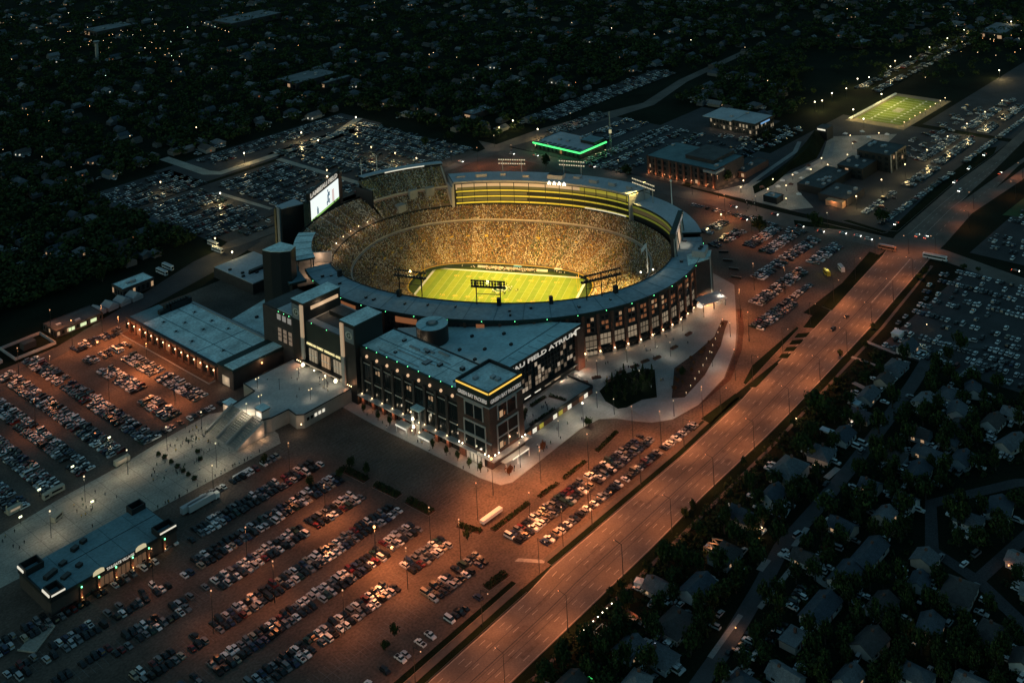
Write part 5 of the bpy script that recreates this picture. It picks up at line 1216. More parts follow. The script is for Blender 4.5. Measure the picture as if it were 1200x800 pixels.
def seg_near(x, y, d):
    for P_ in SEGS:
        for (a, c), (e_, f_) in zip(P_, P_[1:]):
            t_ = max(0, min(1, ((x-a)*(e_-a)+(y-c)*(f_-c))/((e_-a)**2+(f_-c)**2)))
            if (x-a-t_*(e_-a))**2+(y-c-t_*(f_-c))**2 < d*d: return True
    return False
while EXTRA < 30 and tries < 8000:
    tries += 1; u, v = hg.uniform(640, 1215), hg.uniform(400, 812); x, y = gp(u, v)
    if y > -262 or (x > 50 and y > -335) or seg_near(x, y, 9.5): continue
    lx, ly = hg.uniform(8.5, 13), hg.uniform(7, 9.5)
    if any((x-a)**2+(y-c)**2 < (r+lx/2+2.5)**2 for a, c, r in HOUSES): continue
    sh, sd = int(hg.integers(4)), int(hg.choice(4, p=[.3, .3, .2, .2])); kd = 'gable' if hg.random() < .75 else 'hip'
    house(x, y, lx, ly, hg.uniform(2.5, 3.2), hg.uniform(1.8, 2.6), float(hg.choice([0, math.pi/2])+hg.uniform(-.1, .1)), kd, sh, sd, 'small %s house, %s roof, %s walls, across the avenue' % ('gabled' if kd == 'gable' else 'hip roofed', ('blue grey', 'grey', 'brown', 'pale grey')[sh], ('white', 'beige', 'blue grey', 'tan')[sd]), hg.random() < .5); EXTRA += 1
for k, (u, v, lx, ly) in enumerate(((999, 472, 4, 4), (1004, 477, 4, 3.6), (1052, 394, 6, 5))):
    x, y = gp(u, v); t = thing('garden_shed', ('left pale flat shed roof beside the black roofed house', 'right pale flat shed roof beside the black roofed house', 'pale canopy roof by the white gabled corner house')[k], 'shed', (x, y, 0))
    b = MB(); b.box(-lx/2, lx/2, -ly/2, ly/2, 0, 2.4, sidings[0]); b.build('wall', t); b = MB(); b.box(-lx/2-.3, lx/2+.3, -ly/2-.3, ly/2+.3, 2.42, 2.7, mat('pale shed roof', (.5, .62, .66), .7)); b.build('roof', t)
x, y = gp(975, 512); t = thing('carport', 'long pale flat carport roof beside the dark roofed house', 'carport', (x, y, 0)); b = MB(); b.box(-1.8, 1.8, -6, 6, 2.6, 2.9, mat('pale shed roof')); b.build('roof', t); b = MB()
for q in ((-1.6, -5.6), (1.6, -5.6), (-1.6, 5.6), (1.6, 5.6)): b.bar((*q, 0), (*q, 2.6), .1, metal_g, 4)
b.build('post', t)
# driveways and walks as pale strips
b = MB()
for (u, v), (u2, v2), w in (((1015, 400), (1050, 414), 2.4), ((998, 418), (1052, 437), 2.2), ((1000, 448), (1028, 462), 3), ((720, 710), (768, 740), 2), ((940, 650), (890, 712), 2.2), ((968, 560), (982, 548), 3), ((957, 588), (974, 574), 3), ((900, 655), (890, 668), 3), ((985, 690), (965, 712), 3.4), ((948, 668), (992, 700), 5), ((1048, 540), (1074, 555), 2), ((1150, 420), (1112, 452), 2.4), ((930, 640), (946, 618), 2.4), ((868, 720), (832, 770), 2.2), ((890, 760), (848, 800), 2.2)):
    p, q = Vector(gp(u, v)), Vector(gp(u2, v2)); d = (q-p).normalized(); nn = Vector((-d.y, d.x))*w/2
    b.prism([tuple(p+nn), tuple(q+nn), tuple(q-nn), tuple(p-nn)], -.1, .055, concrete)
b.build('driveway', kind='structure')
x, y = gp(835, 645); t = thing('pergola', 'orange lit zigzag pergola at the side of the dark house', 'pergola', (x, y, 0)); b = MB()
pp = [(-5+1.7*k, 2.2 if k % 2 else -2.2, 2.8) for k in range(7)]
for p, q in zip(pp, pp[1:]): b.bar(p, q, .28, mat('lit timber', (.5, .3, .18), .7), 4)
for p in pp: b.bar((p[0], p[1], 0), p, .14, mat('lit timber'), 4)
b.build('beam', t); lamp((x, y, 1.6), 420, (1, .45, .2), .4); lamp((x-4, y-1, 1.6), 220, (1, .45, .2), .4)
for u, v, p, c in ((860, 595, 260, (1, .62, .4)), (855, 605, 200, (1, .5, .3)), (885, 622, 240, (1, .45, .2)), (893, 618, 180, (1, .6, .35)), (867, 628, 160, (1, .6, .4)), (955, 545, 300, (1, .55, .3)), (1012, 462, 160, (1, .6, .4)), (998, 490, 260, (1, .72, .55)), (933, 490, 300, (1, .85, .5)), (745, 763, 160, (1, .9, .55)), (1017, 656, 130, (1, .4, .2)), (862, 735, 500, (1, .42, .2)), (1076, 652, 50, (1, .2, .1)), (1075, 402, 130, (1, .95, .5)), (1086, 380, 100, (1, .6, .2)), (930, 395, 0, (1, 1, 1)), (890, 630, 120, (1, .5, .25)), (1182, 662, 120, (1, .3, .12)), (1078, 748, 160, (1, .6, .35)), (768, 755, 60, (.7, .8, 1))):
    if not p: continue
    x, y = gp(u, v, 2.6); t = thing('porch_lamp', 'small glowing porch lamp among the houses', 'lamp', (x, y, 0), 0, 'porch and garden lamps among the houses'); b = MB(); b.cyl(0, 0, .08, 0, 2.4, dsteel, n=4); b.ball((0, 0, 2.6), .26, g_warm if c[1] > .5 else g_orange, 5, 3); b.build('lamp_head', t); lamp((x, y, 3.3), p, c, .3)
t = thing('light_string', 'string of white bulbs along the garden fence at the bottom', 'string lights'); b = MB(); w = MB(); pts = [gp(679+5.4*k, 743-5.2*k, 2.2) for k in range(8)]
for p, q in zip(pts, pts[1:]): w.bar((*p, 2.4), (*q, 2.4), .04, dsteel, 4)
for p in (pts[0], pts[-1]): w.bar((*p, 0), (*p, 2.4), .08, dsteel, 4)
w.build('wire', t)
for p in pts: b = MB(); b.ball((*p, 2.2), .26, g_white, 5, 3); b.build('bulb', t)
t = thing('light_figure', 'green neon outline lying in the dark garden at the bottom edge', 'neon light'); b = MB(); P_ = [(683, 794), (690, 792), (696, 796), (703, 793)]; P2 = [(678, 796), (682, 793)]
for L in (P_, P2, [(696, 796), (697, 800)]):
    for p, q in zip(L, L[1:]): b.bar((*gp(*p, .6), .6), (*gp(*q, .6), .6), .2, g_neon, 5)
b.build('neon_tube', t)
x, y = gp(749, 683, 1); t = thing('white_tent', 'small white box tent on the dark lawn beside the avenue', 'tent', (x, y, 0), .3); b = MB(); b.box(-1.7, 1.7, -1.7, 1.7, 0, 2.2, white_paint); b.build('side', t); b = MB(); b.hexa([(-1.8, -1.8, 2.22), (1.8, -1.8, 2.22), (1.8, 1.8, 2.22), (-1.8, 1.8, 2.22)], [(-.1, -.1, 3), (.1, -.1, 3), (.1, .1, 3), (-.1, .1, 3)], white_paint); b.build('roof', t)
x, y = gp(706, 745, 0); t = thing('glass_porch', 'small glazed porch frame behind the bottom house', 'porch', (x, y, 0)); b = MB()
for q in ((-2.6, -2), (2.6, -2), (2.6, 2), (-2.6, 2)): b.bar((*q, 0), (*q, 2.6), .12, white_paint, 4)
for p, q in (((-2.6, -2), (2.6, -2)), ((2.6, -2), (2.6, 2)), ((2.6, 2), (-2.6, 2)), ((-2.6, 2), (-2.6, -2))): b.bar((*p, 2.6), (*q, 2.6), .12, white_paint, 4)
b.build('frame', t)
t = thing('garden_fence', 'low brown garden fence running back from the light string', 'fence'); b = MB(); p, q = gp(720, 708), gp(766, 736); b.bar((*p, .8), (*q, .8), .5, mat('fence timber', (.28, .13, .08), .8), 4); b.build('rail', t)
lamp((*gp(742, 719, 2), 2.2), 150, (1, .4, .2), .4)

# houses and sheds of the far town: simple walls, roofs and some lit windows
def in_lot(x, y):
    if x*x+y*y < 210**2: return True
    if -470 < x < 205 and -260 < y < 235: return True
    for r in ((205, 470, -100, -25), (-90, 75, 215, 430), (60, 215, 190, 430), (205, 420, -30, 205), (205, 800, -240, -90), (420, 600, -100, 20), (290, 530, 150, 245), (60, 205, -335, -240), (205, 480, -345, -235)):
        if r[0] < x < r[1] and r[2] < y < r[3]: return True
    return False
far = []
rg = np.random.default_rng(5)
while len(far) < 195:
    u, v = rg.uniform(-20, 1220), 330*rg.random()**1.5
    x, y = gp(u, v)
    if v > 300-.24*u and u < 400 and v > 310: continue
    if in_lot(x, y) or (u > 950 and 50 < v < 130): continue
    if any((x-a)**2+(y-c)**2 < 17**2 for a, c in far): continue
    far.append((x, y))
far.sort(key=lambda p: px(p[0], p[1])[2])
for k, (x, y) in enumerate(far):
    lx, ly = rg.uniform(10, 17), rg.uniform(8, 11); sdk = int(rg.integers(4)); sh = int(rg.choice(4, p=[.3, .3, .2, .2])); rz = float(rg.choice([0, math.pi/2])+rg.uniform(-.08, .08))
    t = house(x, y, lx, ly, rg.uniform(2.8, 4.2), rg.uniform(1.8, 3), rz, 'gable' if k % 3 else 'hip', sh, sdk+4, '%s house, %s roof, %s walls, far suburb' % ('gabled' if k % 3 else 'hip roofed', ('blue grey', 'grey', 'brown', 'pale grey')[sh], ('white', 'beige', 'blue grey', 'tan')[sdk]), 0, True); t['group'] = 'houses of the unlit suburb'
    if rg.random() < .5:
        b = MB(); m = (g_win, g_wino, g_winw)[int(rg.choice(3, p=[.5, .25, .25]))]; b.box(-lx/2+1, -lx/2+2.6, -ly/2-.12, -ly/2-.02, 1, 2.4, m); b.box(-lx/2-.12, -lx/2-.02, -1, .8, 1, 2.4, m); b.build('window', t)
# farther and smaller houses of the same suburb read as one carpet of roofs
dv = MB(); DFAR = []; tries = 0
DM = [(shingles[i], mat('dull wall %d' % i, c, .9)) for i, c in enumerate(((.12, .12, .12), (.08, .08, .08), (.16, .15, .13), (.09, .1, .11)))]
while len(DFAR) < 750 and tries < 9000:
    tries += 1; u, v = rg.uniform(-30, 1230), -10+330*rg.random()**1.6; x, y = gp(u, v)
    if in_lot(x, y) or (u > 950 and 50 < v < 130) or (v > 240 and u > 300) or any((x-a)**2+(y-c)**2 < 13**2 for a, c in far): continue
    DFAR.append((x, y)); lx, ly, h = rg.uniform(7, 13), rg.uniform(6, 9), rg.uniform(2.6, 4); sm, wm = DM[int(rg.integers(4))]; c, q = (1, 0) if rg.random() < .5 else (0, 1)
    def W_(a, e, z): return (x+c*a-q*e, y+q*a+c*e, z)
    A = [W_(-lx/2, -ly/2, 0), W_(lx/2, -ly/2, 0), W_(lx/2, ly/2, 0), W_(-lx/2, ly/2, 0)]; T_ = [(p[0], p[1], h) for p in A]; r0, r1 = W_(-lx/2, 0, h+2), W_(lx/2, 0, h+2)
    for i in range(4): dv.face([A[i], A[(i+1) % 4], T_[(i+1) % 4], T_[i]], wm)
    dv.face([T_[0], T_[1], r1, r0], sm); dv.face([T_[2], T_[3], r0, r1], sm); dv.face([T_[1], T_[2], r1], wm); dv.face([T_[3], T_[0], r0], wm)
    if rg.random() < .10: dv.face([W_(-1, -ly/2-.05, 1), W_(.4, -ly/2-.05, 1), W_(.4, -ly/2-.05, 2.3), W_(-1, -ly/2-.05, 2.3)], (g_win, g_wino)[int(rg.integers(2))])
dv.build('distant_houses', kind='stuff', label='carpet of small dark houses in the far suburb')
for lb, u, v, lx, ly, h, rm in (('broad low warehouse with pale roof at the upper left', 128, 38, 60, 40, 8, roof_g), ('second warehouse with pale roof at the top left of the town', 290, 26, 90, 50, 8, roof_g), ('low store with pale roof above the far lots on the left', 360, 96, 60, 40, 7, roof_t), ('long narrow store beside the far car park on the left', 395, 99, 40, 8, 6, roof_g), ('lit roof hall at the far right of the town', 1172, 40, 60, 30, 7, roof_g), ('flat pale shed beyond the practice pitch', 1010, 54, 26, 14, 5, roof_g), ('low hall near the far car row beyond the clinic', 560, 135, 30, 16, 5, roof_t)):
    x, y = gp(u, v); t = block('warehouse', lb, x-lx/2, x+lx/2, y-ly/2, y+ly/2, h, dbrick, mat('dull warehouse roof', (.16, .18, .19), .9, noise=.3, nscale=.05), win=(g_win, .25), floors=1, step=9, plant=3)
t = thing('water_tower', 'slim pale water tower rising over the dark trees at the upper left', 'water tower', (*gp(114, 72), 0)); b = MB(); b.cyl(0, 0, 2.2, 0, 24, metal_g, n=10); b.build('shaft', t); b = MB(); b.cyl(0, 0, 2.4, 24.02, 27, metal_g, n=12, r2=4.2); b.build('tank', t)

# ------------------------------------------------------------------ vehicles
CARCOL = [('white', (.72, .72, .7)), ('silver', (.42, .43, .44)), ('grey', (.16, .165, .17)), ('black', (.012, .012, .014)), ('dark blue', (.02, .035, .08)), ('red', (.13, .014, .012)), ('beige', (.36, .3, .22)), ('dark green', (.02, .05, .035))]
CARP = [.2, .11, .16, .38, .06, .035, .03, .025]
carm = [mat('car paint '+n, c, .3, .1, spec=.5) for n, c in CARCOL]
tyre_m = mat('tyre rubber', (.015, .015, .015), .9)
KINDS = {'sedan': (4.7, 1.8, .82, 1.42, (-1.7, -1.1, .5, 1.1)), 'suv': (4.8, 1.9, .98, 1.78, (-2.25, -2.0, .5, 1.15)), 'van': (5.3, 2.0, 1.0, 2.05, (-2.5, -2.4, 1.2, 1.9)), 'pickup': (5.6, 1.95, 1.0, 1.82, (-.6, -.4, .8, 1.3))}
KP = [('sedan', .45), ('suv', .38), ('van', .07), ('pickup', .10)]
CM = {}
def car_meshes(kind, ci):
    if (kind, ci) in CM: return CM[kind, ci]
    L, Wd, hb, ht, (a, a2, c2, c) = KINDS[kind]; m = carm[ci]; b = MB(); w = Wd/2
    prof = [(-L/2, .35), (-L/2, hb*.92), (-L/2+.15, hb), (a, hb+.04), (c, hb+.02), (L/2-.25, hb*.86), (L/2, hb*.66), (L/2, .35)]
    b.hexa([(x, -w, z) for x, z in prof], [(x, w, z) for x, z in prof], m, None, True)
    b.prism([(a2, -w*.76), (c2, -w*.76), (c2, w*.76), (a2, w*.76)], ht-.06, ht, m)
    if kind == 'pickup': b.box(-L/2+.2, -.75, -w*.8, w*.8, hb+.005, hb+.03, tyre_m)
    body = b.mesh('car_body')
    g = MB(); g.hexa([(a, -w*.9, hb+.03), (c, -w*.9, hb+.03), (c, w*.9, hb+.03), (a, w*.9, hb+.03)], [(a2, -w*.76, ht-.061), (c2, -w*.76, ht-.061), (c2, w*.76, ht-.061), (a2, w*.76, ht-.061)], glass_d)
    CM[kind, ci] = (body, g.mesh('car_windows')); return CM[kind, ci]
wb = MB()
wb.hexa([(.33*math.cos(2*math.pi*i/10), -.11, .33*math.sin(2*math.pi*i/10)) for i in range(10)], [(.33*math.cos(2*math.pi*i/10), .11, .33*math.sin(2*math.pi*i/10)) for i in range(10)], tyre_m, None, True)
WHEEL = wb.mesh('car_wheel')
def make_car(x, y, rz, kind, ci, label, group, z=.0, lights=0):
    body, win = car_meshes(kind, ci); t = thing('parked_car' if not lights else 'moving_car', label, {'van': 'van', 'pickup': 'pickup truck'}.get(kind, 'car'), (x, y, z), rz, group)
    child('body', body, t); child('windows', win, t); L, Wd = KINDS[kind][:2]
    for sx in (-1, 1):
        for sy in (-1, 1): child('wheel', WHEEL, t, (sx*L*.3, sy*(Wd/2-.08), .33))
    if lights:
        b = MB()
        for s in (-.6, .6): b.box(L/2, L/2+.1, s-.25, s+.25, .5, .85, g_head)
        b.build('headlight', t); b = MB()
        for s in (-.65, .65): b.box(-L/2-.1, -L/2, s-.25, s+.25, .6, .9, g_tail)
        b.build('tail_light', t)
    return t
SLOTS = []
cr = np.random.default_rng(21)
def pick():
    r = cr.random(); s = 0
    for k, p in KP:
        s += p
        if r < s: break
    return k, int(cr.choice(8, p=CARP))
def row(name, axis, n0, a, c, dens, double=True, step=2.65, off=2.65, clus=.0):
    x = min(a, c)+1.4; gap = 0
    for s in ((-1, 1) if double else (0,)):
        x = min(a, c)+1.4; state = True
        while x < max(a, c):
            if cr.random() < clus: state = not state
            if cr.random() < (dens if state else dens*.35):
                k, ci = pick(); ci = int(cr.choice([0, 0, 0, 1, 1, 2, 3])) if 'across' in name and cr.random() < .7 else ci; j, q = cr.uniform(-.25, .25, 2); rz = math.pi/2*(1 if cr.random() < .5 else -1)+cr.uniform(-.04, .04)
                SLOTS.append((x+j, n0+s*off+q, rz, k, ci, name) if axis == 'x' else (n0+s*off+q, x+j, rz+math.pi/2, k, ci, name))
            x += step*(1.25 if k_van(SLOTS) else 1)
def k_van(S): return bool(S) and S[-1][3] in ('van', 'pickup') and cr.random() < .4
row('single row beside the promenade', 'x', -53.5, -268, -222, .85, False)
for i, (n0, a, c) in enumerate(((-74, -284, -214), (-93, -296, -214), (-112, -298, -219), (-134, -313, -213), (-153, -326, -238), (-172.5, -322, -250))):
    row('%s double row from the promenade' % ordw(i+1), 'x', n0, a, c, .985)
    row('dim far end of the %s double row' % ordw(i+1), 'x', n0, -388, a-3, .74, clus=.06)
row('short end block of the sixth double row', 'x', -151.5, -236, -216, .95); row('short end block of the seventh double row', 'x', -170, -240, -215, .97)
row('double row nearest the avenue hedge', 'x', -190, -246, -212.5, .92); row('sparse row along the avenue hedge', 'x', -206.5, -330, -226, .3, False)
row('double row nearest the corner block', 'x', -193, -197, -144, .98); row('second block of the double row nearest the corner block', 'x', -193.6, -141, -95, .98)
row('single row along the avenue strip', 'x', -206, -193, -70, .96, False)
row('row beside the far side of the left hall lot', 'x', 146, -234, -202, .9); row('second row of the left hall lot', 'x', 124.5, -237, -207, .9)
for i, (e0, a, c) in enumerate(((-216, 29, 72), (-216, 76, 110), (-233, 66, 108), (-236, 24, 56), (-256, 12, 108), (-256, 112, 158), (-274, 16, 152), (-292, 14, 150), (-310, 12, 140), (-328, 10, 130), (-346, 8, 120), (-364, 6, 110))):
    row('%s block of the left hall lot' % ordw(i), 'y', e0, a, c, .98 if i < 4 else .94)
row('row beside the terrace stairs', 'x', 16, -262, -206, .8, False)
for i, (n0, a, c) in enumerate(((-72, 146, 173), (-91, 140, 165), (-110, 142, 184), (-125, 140, 182), (-142, 139, 182), (-160, 143, 183), (-142, 100, 134), (-160.5, 67, 130), (-177.5, 39, 84), (-90, 128, 138))):
    row('%s block of the far right lot' % ordw(i), 'x', n0, a, c, .96)
row('row along the cross street kerb', 'y', 188, -132, -30, .75, False); row('single row of the far right lot', 'x', -175, 84, 114, .97, False)
for e0 in (80, 62, 8, 26, 44): row('far south lot', 'y', e0, 0, 0, 0)
for n0 in range(236, 346, 16): row('far south lot', 'x', n0, -84, -22, .88, clus=.05); row('far south lot', 'x', n0, -8, 64, .9, clus=.05)
for e0 in range(82, 190, 15): row('far west lot', 'y', e0, 214, 372, .86, clus=.06)
for n0 in (392, 408): row('far edge lot', 'x', n0, 20, 190, .8, clus=.1)
for n0 in (354, 369, 384, 399): row('far edge lot', 'x', n0, -86, -10, .8, clus=.08)
for n0 in (216, 224): row('street lot', 'x', n0, -60, 180, .55, False, clus=.1)
for n0 in (62, 80, 98): row('clinic lot', 'x', n0, 222, 345, .85, clus=.05)
for n0 in (128, 146, 176, 186): row('store lot', 'x', n0, 268, 345, .85, clus=.05)
for n0 in (214, 224, 234): row('edge lot', 'x', n0, 300, 520, .7, clus=.08)
row('store kerb', 'y', 218, 50, 104, .7, False); row('store kerb', 'x', 104, 228, 330, .8, False)
for e0 in (282, 298, 314, 330, 350): row('clinic lot', 'y', e0, 6, 54, .45, clus=.1)
for n0, a, c in ((-151, 246, 300), (-151, 318, 372), (-149, 380, 470), (-149, 485, 720), (-134, 380, 460), (-134, 485, 600)): row('west strip lot', 'x', n0, a, c, .9, clus=.04)
row('west strip lot', 'x', -168, 232, 366, .9, False); row('west strip lot', 'x', -166, 395, 740, .85, False)
for n0 in (-110, -122): row('west strip lot', 'x', n0, 385, 560, .35, clus=.15)
for e0 in range(66, 192, 10): row('lot across the avenue', 'y', e0, -326, -(interp(LR, e0)*-1+12), .82, False, step=2.9, clus=.06)
for e0 in range(226, 390, 11): row('grass lot across the avenue', 'y', e0, -325, -240, .72, False, step=3.1, clus=.05)
for n0 in (-8, 4, 14): row('hill lot', 'x', n0, 310, 410, .4, clus=.1)
row('far row', 'x', -10, 560, 900, .7, clus=.04); row('far row', 'x', 8, 560, 900, .6, clus=.05)
for e0 in (620, 640, 660): row('distant lot', 'y', e0, -330, -240, .6, False, clus=.05)
# kerb and driveway cars of the side street
for u, v, k in ((960, 552, 1), (968, 568, 0), (1010, 530, 0), (1030, 524, 1), (1052, 518, 0), (935, 628, 2), (918, 649, 0), (905, 602, 1), (912, 608, 1), (920, 604, 0), (985, 620, 0), (1028, 602, 1), (1044, 610, 1), (1025, 618, 0), (1037, 632, 1), (1004, 690, 1), (1008, 698, 0), (1144, 650, 2), (1088, 664, 0), (1130, 662, 0), (844, 720, 0), (838, 735, 1), (856, 764, 0), (884, 770, 0), (866, 790, 0), (1084, 408, 1), (1090, 414, 0), (1074, 420, 1), (1100, 396, 0), (1140, 400, 1), (1180, 412, 1), (1060, 560, 0), (1108, 470, 1), (1112, 480, 0), (1108, 492, 1), (1140, 484, 0), (862, 684, 1)):
    x, y = gp(u, v); SLOTS.append((x, y, cr.uniform(-.2, .2)+(math.pi/2 if k == 1 else 0), 'van' if k == 2 else pick()[0], int(cr.choice([0, 0, 1, 2, 3])), 'side street'))
for u0, v0, u1, v1, n in ((952, 668, 968, 645, 6), (928, 708, 940, 690, 5), (918, 735, 902, 752, 5), (1104, 490, 1118, 440, 9), (1140, 440, 1180, 425, 8), (870, 765, 880, 745, 4)):
    for k in range(n):
        f = k/(n-1); x, y = gp(u0+(u1-u0)*f, v0+(v1-v0)*f); SLOTS.append((x, y, .1+cr.uniform(-.1, .1)+math.pi/2*(0 if u0 > 1100 else 1), *pick(), 'side street'))
for hx, hy, hr in HOUSES:
    for q in range(int(cr.integers(3, 7))):
        a = float(cr.choice([0, math.pi/2, math.pi, -math.pi/2])); d = hr+cr.uniform(.5, 2.5); k_, c_ = pick(); SLOTS.append((hx+d*math.cos(a)+cr.uniform(-4, 4)*abs(math.sin(a)), hy+d*math.sin(a)+cr.uniform(-4, 4)*abs(math.cos(a)), a+cr.uniform(-.1, .1), k_, int(cr.choice([0, 0, 0, 1, 1, 1, 2])), 'side street'))
def visible(s):
    u, v, w = px(s[0], s[1], .8); return -12 < u < 1212 and -5 < v < 812, w
cand = []; rest = []
for s in SLOTS:
    ok, w = visible(s)
    if ok: cand.append((w, s))
    else: rest.append(s)
cand.sort(key=lambda q: q[0]); indiv = [s for w, s in cand[:296]]; rest = [s for w, s in cand[296:]]
indiv.sort(key=lambda s: (s[5], -s[0])); cnt = {}
for x, y, rz, k, ci, nm in indiv:
    key = (nm, k, ci); cnt[key] = cnt.get(key, -1)+1
    if nm == 'side street': lb = '%s %s among the unlit houses, %s from the far end' % (CARCOL[ci][0], k, ordw(cnt[key]))
    else: lb = '%s %s %s from the far end, %s' % (ordw(cnt[key]), CARCOL[ci][0], k, nm)
    make_car(x, y, rz, k, ci, lb, 'cars parked on the lots and streets')
# cars too far or too many to pick out singly: one object, still built as bodies with windows
V, F, M = [], [], []
for x, y, rz, k, ci, nm in rest:
    L, Wd, hb, ht, (a, a2, c2, c) = KINDS[k]; w = Wd/2; co, si = math.cos(rz), math.sin(rz); i0 = len(V)
    for lx, ly, lz in [(sx*L/2, sy*w, z) for z in (.3, hb) for sx, sy in ((-1, -1), (1, -1), (1, 1), (-1, 1))]+[(a, -w*.9, hb), (c, -w*.9, hb), (c, w*.9, hb), (a, w*.9, hb), (a2, -w*.76, ht), (c2, -w*.76, ht), (c2, w*.76, ht), (a2, w*.76, ht)]:
        V.append((x+co*lx-si*ly, y+si*lx+co*ly, lz+.02))
    for q in range(4):
        r = (q+1) % 4; F.append((i0+q, i0+r, i0+4+r, i0+4+q)); M.append(ci); F.append((i0+8+q, i0+8+r, i0+12+r, i0+12+q)); M.append(8)
    F.append((i0+4, i0+5, i0+6, i0+7)); M.append(ci); F.append((i0+12, i0+13, i0+14, i0+15)); M.append(ci)
me = bpy.data.meshes.new('distant_cars'); me.from_pydata(V, [], F)
for m in carm+[glass_d]: me.materials.append(m)
me.polygons.foreach_set('material_index', M); me.update(); o = put(bpy.data.objects.new('distant_cars', me), kind='stuff', label='thousands of parked cars on the farther lots')
# moving cars with lights
MV = [((976, 387), 0, 3, 0), ((992, 372), 0, 3, 0), ((1050, 263), 0, 6, 1), ((1075, 277), 1, 0, 1), ((1085, 279), 1, 0, 1), ((1119, 214), 0, 0, 1), ((1136, 198), 0, 0, 1), ((1154, 182), 0, 1, 1), ((1172, 204), 1, 5, 1), ((1125, 224), 0, 0, 1), ((908, 252), 2, 5, 1), ((872, 258), 2, 5, 1), ((938, 266), 2, 3, 1), ((962, 272), 2, 2, 1), ((1190, 318), 2, 5, 1), ((694, 196), 2, 5, 1), ((540, 190), 2, 0, 1), ((628, 183), 2, 1, 1), ((600, 181), 2, 0, 1), ((988, 274), 2, 0, 1), ((1005, 277), 2, 0, 1), ((1018, 281), 2, 0, 1), ((860, 243), 2, 2, 1)]
for k, ((u, v), d, ci, lt) in enumerate(MV):
    x, y = gp(u, v); make_car(x, y, (math.pi-.03, 0.0, -math.pi/2)[d]+(0 if d < 2 else .1), 'sedan' if k % 3 else 'suv', ci, '%s car driving %s, %s along its road' % (CARCOL[ci][0], ('towards the junction on the avenue', 'away on the far highway', 'on the cross street behind the lots')[d], ordw(k)), 'cars driving on the roads', .05, lt)
def bus(x, y, rz, label, m, glowing=0, L=12.4, name='coach', cat='bus'):
    t = thing(name, label, cat, (x, y, .03), rz); b = MB(); b.prism([(-L/2, -1.25), (L/2-.4, -1.25), (L/2, -.9), (L/2, .9), (L/2-.4, 1.25), (-L/2, 1.25)], .45, 3.3, m); b.build('body', t)
    b = MB(); b.box(-L/2+.4, L/2-.8, -1.29, -1.26, 1.7, 2.7, glass_d if not glowing else g_winl); b.box(-L/2+.4, L/2-.8, 1.26, 1.29, 1.7, 2.7, glass_d); b.box(L/2-.005, L/2+.03, -.85, .85, 1.3, 2.8, glass_d); b.build('window', t)
    b = MB(); b.box(-L/2+1, L/2-1.2, -.8, .8, 3.31, 3.55, roof_g); b.build('roof_pod', t)
    for sx in (-L*.3, L*.33):
        for sy in (-1.1, 1.1):
            o = child('wheel', WHEEL, t, (sx, sy, .5)); o.scale = (1.5, 1.5, 1.5)
    return t
bw = mat('coach white paint', (.7, .7, .68), .4)
for u, v, lb in ((255, 295, 'nearer white coach of the upper pair by the left lots'), (250, 288, 'farther white coach of the upper pair by the left lots'), (190, 321, 'nearer white coach of the lower pair by the teal roofed building'), (197, 315, 'farther white coach of the lower pair by the teal roofed building')):
    x, y = gp(u, v); bus(x, y, -.35-1.2, lb, bw)
bus(*gp(1040, 293), -math.pi/2+.1, 'orange lit coach crossing the junction', mat('coach orange paint', (.4, .2, .12), .5)); bus(*gp(1096, 304), -math.pi/2+.12, 'long white coach waiting at the right of the junction', bw, L=16)
for k, (u, v) in enumerate(((228, 596), (236, 594))):
    x, y = gp(u, v); t = thing('box_trailer', '%s long pale trailer parked beside the lit market hall' % ('left' if k == 0 else 'right'), 'trailer', (x, y, 0), 0); b = MB(); b.box(-7, 7, -1.25, 1.25, 1.0, 3.9, mat('trailer grey', (.4, .41, .42), .5)); b.build('body', t)
    b = MB(); b.box(7.3, 9.6, -1.2, 1.2, .6, 3.1, white_paint); b.build('cab', t)
    for sx in (-5, -3.9, 5.2, 8.4):
        for sy in (-1.1, 1.1): child('wheel', WHEEL, t, (sx, sy, .48)).scale = (1.45, 1.45, 1.45)
x, y = gp(576, 607); t = thing('flat_trailer', 'long white trailer beside the hedge opposite the corner block', 'trailer', (x, y, 0)); b = MB(); b.box(-6.5, 6.5, -1.2, 1.2, .8, 2.2, white_paint); b.build('body', t); [child('wheel', WHEEL, t, (sx, sy, .35)) for sx in (-5, 4) for sy in (-1, 1)]
x, y = gp(283, 555); t = thing('white_barrier', 'long white board lying beside the row next to the promenade', 'barrier', (x, y, 0)); b = MB(); b.box(-5, 5, -.5, .5, .05, 1.1, white_paint); b.build('board', t)
x, y = gp(969, 322); t = bus(x, y, .9, 'yellow lit service truck alone in the far right lot', mat('truck yellow', (.7, .5, .05), .5), 0, 7, 'service_truck', 'truck'); lamp((x, y, 6), 420, (1, .7, .12), .4)
b = MB(); b.box(-2, -1, -.6, .6, 3.56, 4, g_yel); b.build('beacon', t)
x, y = gp(986, 317); bus(x, y, .8, 'white van near the yellow lit truck', bw, 0, 7.5, 'delivery_van', 'van')
for k, (u, v) in enumerate(((848, 296), (853, 306), (860, 316), (863, 326))):
    x, y = gp(u, v); t = thing('barrier', '%s dark barrier panel curving along the gate yard' % ordw(k), 'barrier', (x, y, 0), -1.0-.12*k); b = MB(); b.box(-3.4, 3.4, -.4, .4, 0, 1.4, dsteel, old_concrete); b.build('panel', t)
